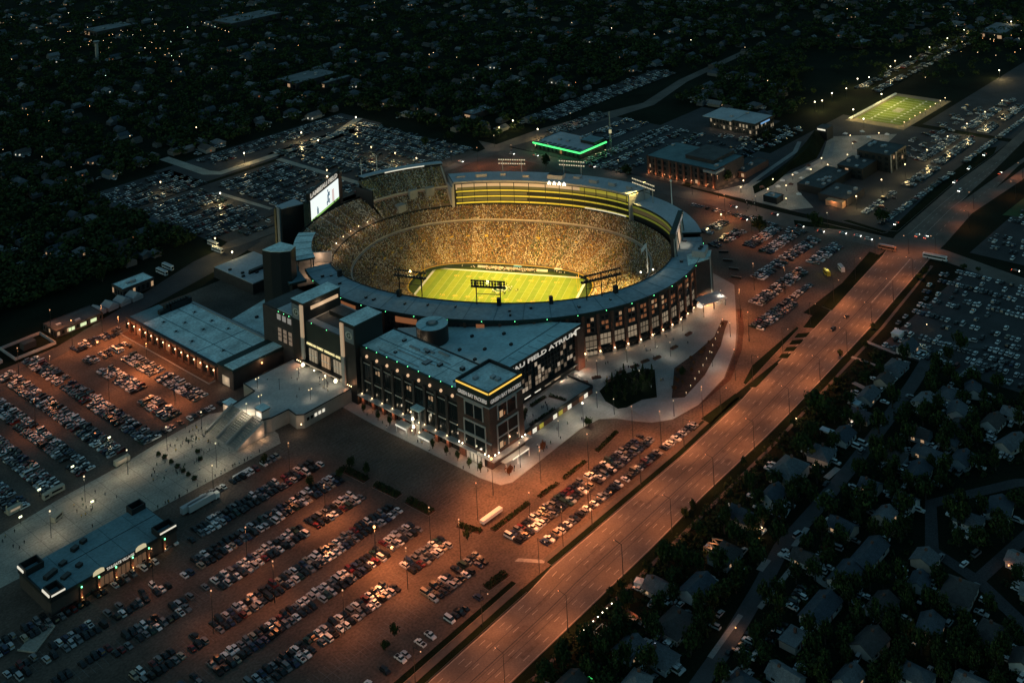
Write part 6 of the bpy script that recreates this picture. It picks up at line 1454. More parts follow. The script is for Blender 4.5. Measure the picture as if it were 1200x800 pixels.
for k, (u, v, L) in enumerate(((67, 609, 6), (66, 578, 8), (143, 543, 8), (17, 600, 7), (54, 585, 3))):
    x, y = gp(u, v); t = thing('vendor_trailer', '%s vendor trailer along the promenade from the lower left' % ordw([1, 3, 4, 0, 2][k]), 'trailer', (x, y, .02), .0 if k else .4); b = MB(); b.box(-L/2, L/2, -1.3, 1.3, .5, 3.0, mat('trailer cream', (.4, .36, .28), .6)); b.build('body', t); [child('wheel', WHEEL, t, (sx, sy, .33)) for sx in (-L*.25, L*.25) for sy in (-1.1, 1.1)]
    b = MB(); b.box(-L/3, L/3, -1.36, -1.31, 1.6, 2.6, g_winl if k in (2, 3) else glass_d); b.build('hatch', t)
for k, (u, v, p) in enumerate(((24, 606, 160), (46, 574, 90), (108, 588, 160), (85, 547, 60), (128, 513, 130))):
    x, y = gp(u, v, 3); t = thing('work_light', 'bright yellowish work light by the promenade stalls, %s from the left' % ordw([0, 1, 3, 2, 4][k]), 'lamp', (x, y, 0)); b = MB(); b.cyl(0, 0, .1, 0, 3, dsteel, n=5); b.box(-.7, .7, -.2, .2, 3, 3.6, glow('greenish work light', (.95, 1, .6), 3)); b.build('lamp_head', t); lamp((x, y, 4.1), p, (1, .95, .6), .3)

# ------------------------------------------------------------------ trees
leafA = mat('leaf dark', (.022, .038, .015), .85, noise=.35, nscale=.8, spec=.1); leafB = mat('leaf mid', (.038, .062, .018), .85, noise=.35, nscale=.8, spec=.1)
leafC = mat('leaf rust', (.16, .07, .03), .85, noise=.35, nscale=.8, spec=.1); bark = mat('bark', (.07, .055, .045), .9, noise=.2, nscale=2)
def leaf_cloud(n, rg, clumps, size, mats_, shape):
    """n small leaf faces gathered round uneven clumps; shape(rg) gives clump centres in a unit crown"""
    V, F, M = [], [], []; C = [shape(rg) for _ in range(clumps)]; cm = [int(rg.random() < .4) for _ in range(clumps)]
    for i in range(n):
        k = int(rg.integers(clumps)); c = C[k]; d = rg.normal(size=3); d /= np.linalg.norm(d); p = np.array(c[:3])+d*c[3]*rg.random()**.4
        q = d+rg.normal(size=3)*.55; q /= np.linalg.norm(q); a = np.cross(q, (0, 0, 1.0)) if abs(q[2]) < .95 else np.array((1.0, 0, 0)); a /= np.linalg.norm(a); e = np.cross(q, a); s = size*rg.uniform(.6, 1.3); b0 = len(V)
        V += [tuple(p+a*s), tuple(p+e*s*.8), tuple(p-a*s), tuple(p-e*s*.8)]; F.append((b0, b0+1, b0+2, b0+3)); M.append(cm[k] if rg.random() < .8 else 1-cm[k])
    me = bpy.data.meshes.new('crown'); me.from_pydata(V, [], F)
    for m in mats_: me.materials.append(m)
    me.polygons.foreach_set('material_index', M); me.update(); return me
def round_shape(rg):
    d = rg.normal(size=3); d /= np.linalg.norm(d); r = rg.random()**.5*.72; return (d[0]*r, d[1]*r, .62+d[2]*r*.62*.5+.0, rg.uniform(.2, .36))
def cone_shape(rg):
    h = rg.random()**1.3; a = rg.random()*6.28; r = (1-h)*.34*rg.random()**.5; return (r*math.cos(a), r*math.sin(a), .14+h*.8, .06+.14*(1-h))
tr = np.random.default_rng(9)
CROWNS = [leaf_cloud(620, tr, 22, .085, (leafA, leafB), round_shape) for _ in range(5)]
RUST = [leaf_cloud(420, tr, 14, .1, (leafC, leafC), round_shape) for _ in range(2)]
CONES = [leaf_cloud(380, tr, 26, .06, (leafA, leafB), cone_shape) for _ in range(3)]
def trunk_mesh(seed):
    rg = random.Random(seed); b = MB(); b.cyl(0, 0, .045, 0, .42, bark, n=6, r2=.028)
    for k in range(5):
        a = rg.random()*6.28; z = rg.uniform(.25, .42); b.bar((0, 0, z), (.34*math.cos(a), .34*math.sin(a), z+rg.uniform(.2, .4)), .014, bark, 4)
    return b.mesh('trunk')
TRUNKS = [trunk_mesh(i) for i in range(3)]
TREES = []
def tree(x, y, r, h, label, group=None, kind=0, z=0.0):
    t = thing('tree' if kind != 2 else 'evergreen_tree', label, 'tree', (x, y, z), random.random()*6.28, group)
    c = child('crown', (CROWNS, RUST, CONES)[kind][len(TREES) % (5, 2, 3)[kind]], t); s = (r, r, h) if kind != 2 else (r*2.6, r*2.6, h); c.scale = s
    k = child('trunk', TRUNKS[len(TREES) % 3], t); k.scale = (h*.9, h*.9, h); TREES.append((x, y, r)); return t
for u, v, r, h, lb in ((958, 488, 10, 13, 'biggest dark round tree at the avenue edge beside the gardens'), (942, 535, 9, 11, 'dark wide tree below the biggest tree near the hip roofed house'), (1066, 520, 5.5, 11, 'green tipped tree on the far kerb of the side street'), (1030, 508, 6, 11, 'tall tree between the patio house and the street'), (1046, 478, 5.5, 12, 'tree with olive top beside the long low house'), (1052, 538, 6, 10, 'brightest green tree by the pale driveway'), (950, 588, 6, 9, 'olive tree in front of the white gabled house'), (972, 606, 7, 10, 'dark round tree at the corner of the side street'), (912, 637, 5.5, 9, 'green tree behind the lamp lit party house'), (888, 662, 5.5, 10, 'dark tree beside the orange pergola house'), (945, 650, 4.5, 9, 'narrow dark tree on the street kerb'), (898, 708, 5, 9, 'narrow tree at the end of the lower street'), (1012, 602, 7.5, 11, 'wide dark tree over the second street corner'), (1060, 605, 6.5, 10, 'dark tree at the bend of the second street'), (1125, 412, 6, 11, 'dark tree standing on the cul-de-sac kerb'), (1112, 424, 4.5, 9, 'smaller tree left of the cul-de-sac tree'), (1138, 510, 7, 9, 'round tree with lit top by the ringed house'), (1110, 520, 5, 9, 'tree with green crown left of the round lit topped tree'), (1176, 635, 6.5, 11, 'green topped tree in the right hand woods'), (1128, 618, 6, 10, 'olive topped tree in the right hand woods'), (740, 752, 3.4, 5, 'small round bush like tree behind the light string'), (1010, 560, 6, 9, 'tree next to the gabled house across the street'), (1085, 585, 6, 9, 'tree right of the gabled house across the street')):
    x, y = gp(u, v); tree(x, y, r, h*1.05, lb)
for u, v in ((715, 698), (728, 690), (698, 722), (756, 668), (662, 762), (780, 640), (802, 606), (812, 598), (872, 546), (930, 500), (1015, 408), (1023, 386), (985, 418), (981, 450), (1078, 328), (1085, 322), (1130, 316), (1146, 318)):
    x, y = gp(u, v); tree(x, y, tr.uniform(1.8, 3.2), tr.uniform(3, 5.5), 'small dark shrub like tree on the verge of the avenue', 'shrub like trees along the avenue verge')
for k in range(16):
    x, y = [(-72, -150), (-66, -149), (-60, -148), (-54, -148), (-48, -152), (-74, -157), (-68, -155), (-62, -155), (-56, -156), (-50, -158), (-45, -161), (-73, -163), (-66, -164), (-60, -164), (-53, -165), (-48, -157)][k]
    tree(x, y, 1.5, tr.uniform(6, 8.5), 'slender dark evergreen in the bed between plaza and round forecourt', 'evergreens in the sunken bed', 2, .3)
for k, (x, y) in enumerate(((-168.6, -57), (-168.8, -69), (-168.4, -78), (-169, -112), (-169, -122), (-168.6, -130), (-169.4, -139), (-168.5, -146))):
    tree(x, y, 1.7, 5.2, '%s small dark street tree in front of the long building, from the terrace' % ordw(k), 'street trees before the long building', 0, .15)
for k, (u, v) in enumerate(((597, 557), (637, 529))):
    x, y = gp(u, v); tree(x, y, 2.5, 5, ('rust coloured round tree at the rounded plaza corner', 'rust coloured tree beside the right hand plaza kerb')[k], None, 1, .15)
for k in range(26):
    f = tr.random(); x, y = -54+88*f, -180+24*f+tr.uniform(-3, 5)
    if inpoly(x, y, [(-54, -181), (-29, -167), (-8, -167), (16, -164), (33, -157), (28, -163), (9, -172), (-25, -182), (-50, -186)]): tree(x, y, tr.uniform(1, 2), tr.uniform(1.8, 3), 'low rust coloured shrub in the curved planting bed', 'shrubs in the curved bed', 1, .3)
for u, v in ((430, 555), (398, 560), (364, 570), (310, 545), (462, 745), (452, 762), (690, 500), (412, 548), (548, 632), (800, 440)):
    x, y = gp(u, v); tree(x, y, tr.uniform(2.4, 3.4), tr.uniform(4, 6), 'dark tree standing alone among the parked cars', 'lone trees on the near lot')
for x, y, lx, lab in ((-208, -97, 18, 0), (-207, -119, 20, 0), (-206, -141, 18, 0)): pass
def hedge(p, q, w, h, label, m=(leafA, leafB)):
    d = Vector(q)-Vector(p); L = d.length; t = thing('hedge', label, 'hedge', ((p[0]+q[0])/2, (p[1]+q[1])/2, 0), math.atan2(d.y, d.x)); rg = np.random.default_rng(int(L*10)); V, F = [], []
    for i in range(int(L*w*7)):
        c = np.array((rg.uniform(-L/2, L/2), rg.uniform(-w/2, w/2), h*rg.random()**.5)); c[2] *= 1-.3*(2*c[1]/w)**2; a = rg.normal(size=3); a /= np.linalg.norm(a); e = np.cross(a, rg.normal(size=3)); e /= np.linalg.norm(e); s = rg.uniform(.25, .5); b0 = len(V); V += [tuple(c+a*s), tuple(c+e*s), tuple(c-a*s), tuple(c-e*s)]; F.append((b0, b0+1, b0+2, b0+3))
    me = bpy.data.meshes.new('foliage'); me.from_pydata(V, [], F); me.materials.append(m[0]); me.update(); child('foliage', me, t); b = MB(); b.box(-L/2-.3, L/2+.3, -w/2-.3, w/2+.3, 0, .15, kerb_m, soil_m); b.build('bed', t)
for p, q, w, h, lb in (((-209, -88), (-208, -106), 4, 1.8, 'dark hedge island at the upper left of the empty lot'), ((-207.5, -112), (-206.5, -128), 4, 1.6, 'middle dark hedge island along the empty lot'), ((-206, -134), (-205.5, -150), 4.4, 1.8, 'dark hedge island nearest the corner of the empty lot'), ((-204, -166), (-201, -178), 3.4, 1.3, 'low hedge block at the lot corner beside the white trailer'), ((-197, -181.5), (-172, -181), 2.6, 1.2, 'long trough hedge behind the white trailer'), ((-166, -182), (-152, -182), 2.2, 1.2, 'first low hedge of the planter line opposite the shops'), ((-148, -182), (-130, -181.5), 2.2, 1.2, 'second low hedge of the planter line opposite the shops'), ((-120, -180.5), (-100, -178), 2.4, 1.1, 'last low hedge of the planter line opposite the shops'), ((-226, -205), (-214, -205.5), 4, 1.5, 'small hedge island at the avenue entrance of the near lot'), ((-134, -141), (-118, -131), 1.6, 1.6, 'dark hedge line on the garden terrace, nearest the corner block'), ((-114, -131), (-102, -131), 1.6, 1.6, 'dark hedge line at the back of the garden terrace'), ((-100, -132), (-98, -142), 1.6, 1.5, 'dark hedge closing the seating on the garden terrace'), ((-128, -143), (-108, -143), 1.2, 1.4, 'dark hedge along the shop front edge of the garden terrace')):
    o = hedge(p, q, w, h, lb)
for o in list(bpy.data.objects):
    if o.get('label', '').endswith('garden terrace') and o.name.startswith('hedge') or o.get('label', '').startswith('dark hedge line') or o.get('label', '').startswith('dark hedge closing'): o.location.z = 4
# woods among the houses across the avenue
def on_road(x, y):
    for P_ in ROADS_:
        for (a, c), (d, e) in zip(P_, P_[1:]):
            L2 = (d-a)**2+(e-c)**2; t_ = max(0, min(1, ((x-a)*(d-a)+(y-c)*(e-c))/L2)); qx, qy = a+t_*(d-a), c+t_*(e-c)
            if (x-qx)**2+(y-qy)**2 < 7.5**2: return True
    return False
ROADS_ = [STR+[(90, -278), (100, -296), (97, -330), (84, -400)], [(20, -400), (-20, -352), (-59, -327), (-89, -340), (-96, -362), (-130, -420)], [(-96, -362), (-30, -372), (60, -385), (120, -420)]]
SHORT = ['large hip roofed house', 'broad low hip roofed house', 'white gabled house', 'cross gabled party house', 'orange pergola house', 'pale gable end house', 'long driveway house', 'glazed porch house', 'bluish hip roofed house', 'patio house', 'black roofed house', 'pale strip roofed house', 'street gabled house', 'ringed house', 'angled wing house', 'white trimmed house', 'long pale roofed house', 'barn like house', 'car row house', 'small tail light house', 'wide dark hip house', 'two van house', 'curved gable house', 'flat pale garage', 'corner field house', 'teal roofed house', 'dim blue roofed house', 'bottom woods house']
def wood_label(x, y, r):
    i = min(range(len(SHORT)), key=lambda i: (HOUSES[i][0]-x)**2+(HOUSES[i][1]-y)**2)
    d = math.hypot(HOUSES[i][0]-x, HOUSES[i][1]-y)
    return '%s dark broadleaf tree %s the %s' % ('wide' if r > 5 else 'narrow', 'close by' if d < 20 else 'out beyond', SHORT[i])
n = 0; tries = 0
while n < 172 and tries < 9000:
    tries += 1; u, v = tr.uniform(600, 1215), tr.uniform(380, 810); x, y = gp(u, v)
    if y > -257 or (x > 58 and y > -332) or on_road(x, y) or any((x-a)**2+(y-c)**2 < (r+1.2)**2 for a, c, r in HOUSES) or any((x-a)**2+(y-c)**2 < ((r+3.4)*.7)**2 for a, c, r in TREES): continue
    if any((x-s[0])**2+(y-s[1])**2 < 16 for s in cand_near) if 'cand_near' in globals() else False: continue
    edge = (u < 720 and v > 720) or v > 690
    if not edge and tr.random() < .3: continue
    r = tr.uniform(3.4, 6.0); tree(x, y, r, tr.uniform(7.5, 11.5), wood_label(x, y, r), 'trees among the houses across the avenue'); n += 1
# low garden growth between the houses and along the avenue fence: one mass
V, F = [], []; gg = np.random.default_rng(8); k = 0; tries = 0
while k < 1700 and tries < 30000:
    tries += 1
    if k % 3 == 0: x = gg.uniform(-330, 60); y = interp(LR, x)-gg.uniform(5, 20)
    else: x, y = gp(gg.uniform(590, 1230), gg.uniform(380, 830))
    if y > -243 or (y > interp(LR, x)-4.5) or (x > 58 and y > -333) or on_road(x, y) or any((x-a)**2+(y-c)**2 < (r*.8)**2 for a, c, r in HOUSES): continue
    r = gg.uniform(.7, 2.2); h = r*gg.uniform(.8, 1.7); nq = 14
    d = gg.normal(size=(nq, 3)); d /= np.linalg.norm(d, axis=1)[:, None]; d[:, 2] = abs(d[:, 2]); P = np.array((x, y, 0))+d*gg.uniform(.5, 1, nq)[:, None]*np.array((r, r, h))
    a = np.cross(d+gg.normal(size=(nq, 3))*.5, (.1, .2, 1)); a /= np.linalg.norm(a, axis=1)[:, None]; e = np.cross(d, a); s = gg.uniform(.3, .8, nq)[:, None]
    q = np.stack([P+a*s, P+e*s, P-a*s, P-e*s], 1).reshape(-1, 3); b0 = len(V); V += q.tolist(); F += [(b0+4*i, b0+4*i+1, b0+4*i+2, b0+4*i+3) for i in range(nq)]; k += 1
me = bpy.data.meshes.new('garden_undergrowth'); me.from_pydata(V, [], F); me.materials.append(leafA); me.update(); put(bpy.data.objects.new('garden_undergrowth', me), kind='stuff', label='low garden shrubs between the houses')
# street trees beyond the stadium
for u, v in ((560, 150), (590, 140), (528, 165), (520, 150), (498, 172), (430, 125), (380, 135), (585, 132), (610, 118), (850, 215), (900, 165), (930, 95), (640, 195), (735, 205), (1035, 262), (890, 272), (955, 268), (165, 300), (120, 330)):
    x, y = gp(u, v); tree(x, y, tr.uniform(5, 8), tr.uniform(8, 12), 'dark street tree near the lots behind the stadium', 'street trees behind the stadium')
# the far woods read as one mass: leaf clumps in one object
V, F, M = [], [], []; k = 0; tries = 0; wg = np.random.default_rng(33); FARP = []
RD2 = [[(196, -30), (216, 145), (204, 205)], [(204, 205), (275, 196), (400, 163), (494, 184), (640, 195), (1200, 260)], [(60, 201), (134, 199), (204, 200)], [(200, 388), (142, 358), (12, 358), (7, 440), (40, 700)], [(-300, 135), (-184, 169), (-106, 190), (-58, 205)], [(220, -200), (700, -200), (1700, -210)], [(-60, 420), (-120, 900)], [(400, 163), (420, 520), (300, 900)], [(640, 195), (660, 600), (600, 1500)]]
HG = {}
for a, c in far: HG.setdefault((int(a//20), int(c//20)), []).append((a, c))
while k < 8200 and tries < 60000:
    tries += 1; u, v = wg.uniform(-60, 1260), -40+470*wg.random()**1.25; x, y = gp(u, v)
    if in_lot(x, y) or (x, y) in () : continue
    if u > 500 and v > 260 or (u > 940 and 60 < v < 135 and wg.random() < .85): continue
    if any((x-a)**2+(y-c)**2 < 9**2 for i in (-1, 0, 1) for j in (-1, 0, 1) for a, c in HG.get((int(x//20)+i, int(y//20)+j), ())): continue
    bad = False
    for P_ in RD2:
        for (a, c), (d, e) in zip(P_, P_[1:]):
            t_ = max(0, min(1, ((x-a)*(d-a)+(y-c)*(e-c))/((d-a)**2+(e-c)**2)))
            if (x-a-t_*(d-a))**2+(y-c-t_*(e-c))**2 < 10**2: bad = True
    if bad: continue
    r = wg.uniform(4, 7.5); h = wg.uniform(7, 12); nq = 26
    d = wg.normal(size=(nq, 3)); d /= np.linalg.norm(d, axis=1)[:, None]; rr = wg.uniform(.45, 1, nq)[:, None]; P = np.array((x, y, h*.6))+d*rr*np.array((r, r, h*.42))
    a = np.cross(d+wg.normal(size=(nq, 3))*.4, (0.1, .2, 1)); a /= np.linalg.norm(a, axis=1)[:, None]; e = np.cross(d, a); s = wg.uniform(.9, 2.0, nq)[:, None]
    q = np.stack([P+a*s, P+e*s*.8, P-a*s, P-e*s*.8], 1).reshape(-1, 3); b0 = len(V); V += q.tolist(); F += [(b0+4*i, b0+4*i+1, b0+4*i+2, b0+4*i+3) for i in range(nq)]; M += (wg.random(nq) < .35).astype(int).tolist(); k += 1
me = bpy.data.meshes.new('far_woodland'); me.from_pydata(V, [], F); me.materials.append(leafA); me.materials.append(leafB); me.polygons.foreach_set('material_index', M); me.update(); put(bpy.data.objects.new('far_woodland', me), kind='stuff', label='dark tree cover of the town around the stadium')

# ------------------------------------------------------------------ street lamps and lot lamps
def post(x, y, h, label, power, col, group, arm=0, z=0, spot=158, size=.5, headm=None, r=.42):
    t = thing('lamp_post', label, 'lamp post', (x, y, z), 0, group); b = MB(); b.cyl(0, 0, .16, 0, h, dsteel, n=6, r2=.1); b.build('pole', t)
    if arm: b = MB(); b.bar((0, 0, h), (0, arm, h+.4), .09, dsteel, 4); b.build('arm', t)
    b = MB(); b.ball((0, arm, h+(.5 if not arm else .15)), r, headm or (g_orange if col[1] < .6 else g_white), 6, 4); b.build('lamp_head', t)
    if power: lamp((x, y+arm, z+h-.6), power, col, size, spot, (x, y+arm, z))
    return t
SOD = (1, .295, .092)
i = 0
for x in range(-300, 190, 38):
    f = 1.0 if x < 100 else .65
    y = interp(LR, x)-1.5; post(x, y, 15, '%s slim lamp post on the house side of the avenue, from the bottom' % ordw(i), 16500*f*random.uniform(.7, 1.25), SOD, 'lamp posts on the house side of the avenue', 4, r=.25, headm=glow('dull lamp head', (1, .5, .25), 1.2))
    y = interp(LL, x+19)+2.2; post(x+19, y, 15, '%s slim lamp post on the stadium side of the avenue, from the bottom' % ordw(i), 16500*f*random.uniform(.7, 1.25), SOD, 'lamp posts on the stadium side of the avenue', -4, r=.25, headm=glow('dull lamp head', (1, .5, .25), 1.2)); i += 1
LOT = [(441, 664, 1.5), (382, 612, 1.1), (478, 690, .8), (322, 706, .35), (404, 742, .45), (290, 664, .35), (340, 560, .3), (505, 640, .7), (578, 580, 1.3), (634, 566, 1.5), (690, 550, 1.1), (690, 600, 1.2), (742, 516, .6), (775, 522, .7), (622, 622, 1.3), (660, 640, .9), (862, 446, .7), (824, 492, .7), (868, 372, 1.1), (878, 400, 1.0), (560, 610, .9), (540, 655, .6), (140, 404, 1.6), (85, 408, 1.0), (173, 437, 1.9), (60, 452, .5), (205, 474, .8), (22, 442, .7), (42, 505, .35), (128, 470, .5), (60, 395, .5), (120, 390, .8), (882, 284, .55), (930, 300, .45), (850, 255, .8), (884, 340, .65), (920, 345, .45), (842, 232, .7), (250, 742, .2), (180, 690, .14), (600, 193, .6), (560, 196, .4)]
LOTN = {}
for k, (u, v, p) in enumerate(LOT):
    x, y = gp(u, v); nm = 'near lot' if u < 560 and v > 520 else ('lot beside the corner block' if v > 480 else ('left hall lot' if u < 300 else ('far right lot' if u > 800 else 'street lot'))); LOTN[nm] = LOTN.get(nm, -1)+1
    post(x, y, 17, '%s tall orange lamp post on the %s' % (ordw(LOTN[nm]), nm), 27000*p, SOD, 'tall lamp posts on the parking lots', 0, r=.34 if k not in (0, 8) else .6, headm=None if k in (0, 8, 24, 22, 23) else glow('dull lamp head', (1, .5, .25), 1.2))
for k, (u, v, p) in enumerate(((684, 500, .8), (237, 510, .35), (196, 528, .5), (150, 556, .45), (100, 588, .4), (290, 500, .5), (254, 548, .4), (60, 630, .3), (250, 575, .3), (610, 548, .5), (560, 552, .4))):
    x, y = gp(u, v); post(x, y, 12, '%s pale lamp post along the promenade and plaza' % ordw(k), 8500*p, (1, .82, .56), 'pale lamp posts along promenade and plaza', 0, headm=g_white if k == 0 else glow('soft lamp head', (1, .8, .5), 1.5))
PLZ = [(700, 440), (735, 425), (768, 408), (800, 388), (825, 372), (845, 356), (700, 478), (750, 452), (790, 488), (835, 430), (856, 395), (786, 418), (655, 512), (720, 486)]
for k, (u, v) in enumerate(PLZ):
    x, y = gp(u, v); post(x, y, 8, '%s pale lamp on the curved stadium plaza' % ordw(k), 1150, (1, .86, .66), 'pale lamps on the curved plaza', 0, headm=glow('soft lamp head', (1, .8, .5), 1.5), r=.25)
for k in range(12):
    f = k/11; x, y = -48+84*f, -186+30*f-2*math.sin(f*3.1); t = thing('path_light', '%s low path light along the curved bed, from the forecourt' % ordw(k), 'path light', (x, y, .15), 0, 'path lights along the curved bed'); b = MB(); b.cyl(0, 0, .14, 0, 1.0, white_paint, n=6); b.ball((0, 0, 1.15), .14, g_warm, 5, 3); b.build('bollard', t); lamp((x, y+.5, 1.6), 22, (1, .8, .55), .2)
YEL = (1, .72, .3)
FARL = [(272, 296, 1.6, g_white), (258, 227, 1.2, g_white), (286, 180, .9, g_white), (353, 156, 1.2, g_white), (417, 138, 1.3, g_white), (435, 173, .5, g_warm), (463, 180, .7, g_warm), (488, 186, .4, g_warm), (347, 238, .6, g_warm), (383, 200, .3, g_warm), (252, 280, .5, g_warm), (188, 214, .4, g_warm), (630, 152, .7, g_white), (601, 142, .4, g_white), (585, 150, .9, g_warm), (1005, 93, .9, g_white), (975, 110, .7, g_white), (955, 120, .7, g_white), (1049, 72, .7, g_warm), (1033, 111, .7, g_white), (1000, 129, .6, g_white), (1171, 83, 1.4, g_white), (1012, 140, .4, g_white), (1185, 26, .6, g_white), (845, 252, .5, g_warm), (230, 150, 0, g_warm)]
for k, (u, v, p, m) in enumerate(FARL):
    x, y = gp(u, v, 9); post(x, y, 9, '%s bright yellowish street lamp in the far lots and streets' % ordw(k), 7000*p, YEL, 'bright street lamps of the far lots', 0, headm=m, r=.6, spot=None, size=.7)
for k in range(16):
    x, y = (250+44*k, -141) if k < 8 else (470+52*(k-8), 2); post(x, y, 10, '%s warm street lamp over the strip lots %s' % (ordw(k % 8), 'beside the far highway' if k < 8 else 'beyond the practice pitch'), 4600, YEL, 'warm lamps over the strip lots', 0, headm=g_white if k >= 8 else g_warm, r=.5, spot=None, size=.6)
tg = np.random.default_rng(77); nl = 0
TL = [(30+tg.normal()*60+95, 38+tg.normal()*14) for _ in range(46)]+[(tg.uniform(0, 420), tg.uniform(10, 330)) for _ in range(8)]+[(tg.uniform(400, 1000), tg.uniform(0, 140)) for _ in range(6)]+[(1165+tg.normal()*22, 42+tg.normal()*16) for _ in range(26)]+[(tg.uniform(160, 215), 60+tg.normal()*14) for _ in range(18)]+[(236+4*k, 26+1.5*k) for k in range(9)]
for (a, c), (d, e), sp in (((400, 166), (420, 520), 46), ((420, 520), (300, 900), 60), ((640, 200), (660, 600), 60), ((-60, 420), (-120, 900), 55), ((-120, 640), (330, 720), 55), ((70, 372), (140, 370), 40), ((560, -40), (1100, -20), 60), ((-300, 420), (-120, 640), 60), ((100, 1000), (520, 1060), 60)):
    n_ = int(math.hypot(d-a, e-c)/sp)
    for i_ in range(n_+1): TL.append(px(a+(d-a)*i_/n_+tg.normal()*4, c+(e-c)*i_/n_+tg.normal()*4, 6)[:2])
for k, (u, v) in enumerate(TL):
    if not (-5 < u < 1205 and v > -5): continue
    x, y = gp(u, v, 6); c = int(tg.choice(4, p=[.5, .33, .12, .05])); m = (g_warm, g_orange, g_white, glow('mint lamp', (.7, 1, .8), 6))[c]
    if in_lot(x, y): continue
    post(x, y, 6, 'tiny %s far street lamp glowing in the dark suburb' % ('warm', 'orange', 'white', 'mint')[c], 0, YEL, 'tiny lamps of the far suburb', 0, headm=m, r=float(tg.uniform(.16, .36)))
for k, (x, y) in enumerate(((300, -205), (340, -222), (262, -216), (205, -215), (195, -200), (385, -212))):
    post(x, y-6, 12, '%s orange lamp post beside the far highway' % ordw(k), 5200, SOD, 'orange lamp posts by the far highway', 3, r=.3, headm=glow('dull lamp head', (1, .5, .25), 1.2))
for k, (x, y) in enumerate(((205, -140), (205, -80), (207, -20), (214, 60), (214, 140), (206, 200), (150, 200), (300, 185))):
    post(x, y, 11, '%s pale lamp post on the cross street' % ordw(k), 2200, (1, .74, .5), 'pale lamp posts on the cross street', 0, r=.3, headm=glow('soft lamp head', (1, .8, .5), 1.5))

# ------------------------------------------------------------------ people
def person_mesh(pose, top, leg):
    J = [((0, 0, .95), .15), ((0, 0, 1.2), .15), ((0, 0, 1.42), .17), ((0, 0, 1.53), .06), ((.02, 0, 1.64), .11), ((.02, 0, 1.74), .08)]
    E_ = [(0, 1), (1, 2), (2, 3), (3, 4), (4, 5)]; a = .28 if pose else .06
    for s in (-1, 1):
        k = len(J); st = a*s
        J += [((0, .1*s, .9), .11), ((st*.5, .11*s, .5), .075), ((st if st > 0 else st*1.1, .11*s, .09), .055), ((st+.12, .12*s, .04), .05)]; E_ += [(0, k), (k, k+1), (k+1, k+2), (k+2, k+3)]
        k = len(J); J += [((0, .22*s, 1.4), .07), ((-st*.3, .27*s, 1.13), .05), ((-st*.5+.08, .26*s, .88), .04), ((-st*.5+.12, .25*s, .8), .035)]; E_ += [(2, k), (k, k+1), (k+1, k+2), (k+2, k+3)]
    me = bpy.data.meshes.new('person'); me.from_pydata([j[0] for j in J], E_, []); o = bpy.data.objects.new('person', me); COL.objects.link(o)
    md = o.modifiers.new('skin', 'SKIN'); 
    for i, v in enumerate(me.skin_vertices[0].data): v.radius = (J[i][1], J[i][1]*(1.0 if i > 2 else .8)); v.use_root = (i == 0)
    bpy.context.view_layer.update(); r = bpy.data.meshes.new_from_object(o.evaluated_get(bpy.context.evaluated_depsgraph_get())); bpy.data.objects.remove(o)
    r.materials.clear()
    for m in (leg, top, mat('skin tone', (.45, .28, .2), .7), mat('hair', (.05, .035, .025), .8)): r.materials.append(m)
    for p in r.polygons:
        z = p.center.z; p.material_index = 0 if z < .96 and abs(p.center.y) < .2 else (1 if z < 1.52 and z > .86 else (3 if z > 1.68 or (p.center.x < -.03 and z > 1.55) else 2))
    return r
cloth = [('dark clothing', (.02, .022, .025)), ('green top', (.03, .09, .04)), ('white top', (.78, .76, .72)), ('gold top', (.5, .33, .06)), ('grey top', (.14, .14, .15))]
PM_ = [[person_mesh(p, mat('shirt '+n, c, .9), mat('trousers', (.03, .032, .045), .9)) for p in (0, 1)] for n, c in cloth]
NP = [0]
def person(x, y, where, z=.02, ci=None):
    ci = int(cr.choice(5, p=[.42, .17, .17, .12, .12])) if ci is None else ci
    o = bpy.data.objects.new('person', PM_[ci][NP[0] % 2]); NP[0] += 1
    put(o, None, (x, y, z), random.random()*6.28, 'person in %s %s' % (cloth[ci][0], where), 'person', 'people in %s %s' % (cloth[ci][0], where))
def crowd_pts(n, f, where, z=.02):
    for _ in range(n): x, y = f(); person(x, y, where, z)
G_ = lambda u, v, s: (lambda p: (p[0]+cr.normal()*s, p[1]+cr.normal()*s))(gp(u, v))
crowd_pts(34, lambda: G_(*[(228, 515), (240, 522), (222, 540), (205, 552), (180, 560), (120, 590), (95, 600)][int(cr.integers(7))], 3.5), 'walking on the promenade')
for u, v in ((186, 534), (193, 538), (201, 543), (208, 549), (215, 554), (221, 558), (228, 563), (235, 540), (232, 531)):
    x, y = gp(u, v); t = thing('round_planter', '%s round planter of dark shrubs across the promenade' % ordw([(186, 534), (193, 538), (201, 543), (208, 549), (215, 554), (221, 558), (228, 563), (235, 540), (232, 531)].index((u, v))), 'planter', (x, y, .02)); b = MB(); b.cyl(0, 0, 1.3, 0, .7, kerb_m, soil_m, 10); b.build('pot', t); c = child('shrub', CROWNS[u % 5], t, (0, 0, .2)); c.scale = (1.9, 1.9, 2.2)
crowd_pts(40, lambda: G_(*[(232, 512), (224, 520), (236, 506)][int(cr.integers(3))], 4.5), 'gathered at the foot of the stairs')
crowd_pts(26, lambda: (cr.uniform(-345, -225), cr.uniform(-38, 2)), 'walking on the promenade')
crowd_pts(22, lambda: (cr.uniform(-290, -222), -42.6+cr.uniform(-.5, .5)), 'standing in line along the promenade edge')
crowd_pts(26, lambda: G_(*[(700, 440), (730, 425), (760, 410), (790, 395), (680, 448), (720, 432)][int(cr.integers(6))], 6), 'on the curved plaza', .17)
crowd_pts(12, lambda: (cr.uniform(-62, -42), cr.uniform(-168, -150)), 'on the plaza ramp', .17)
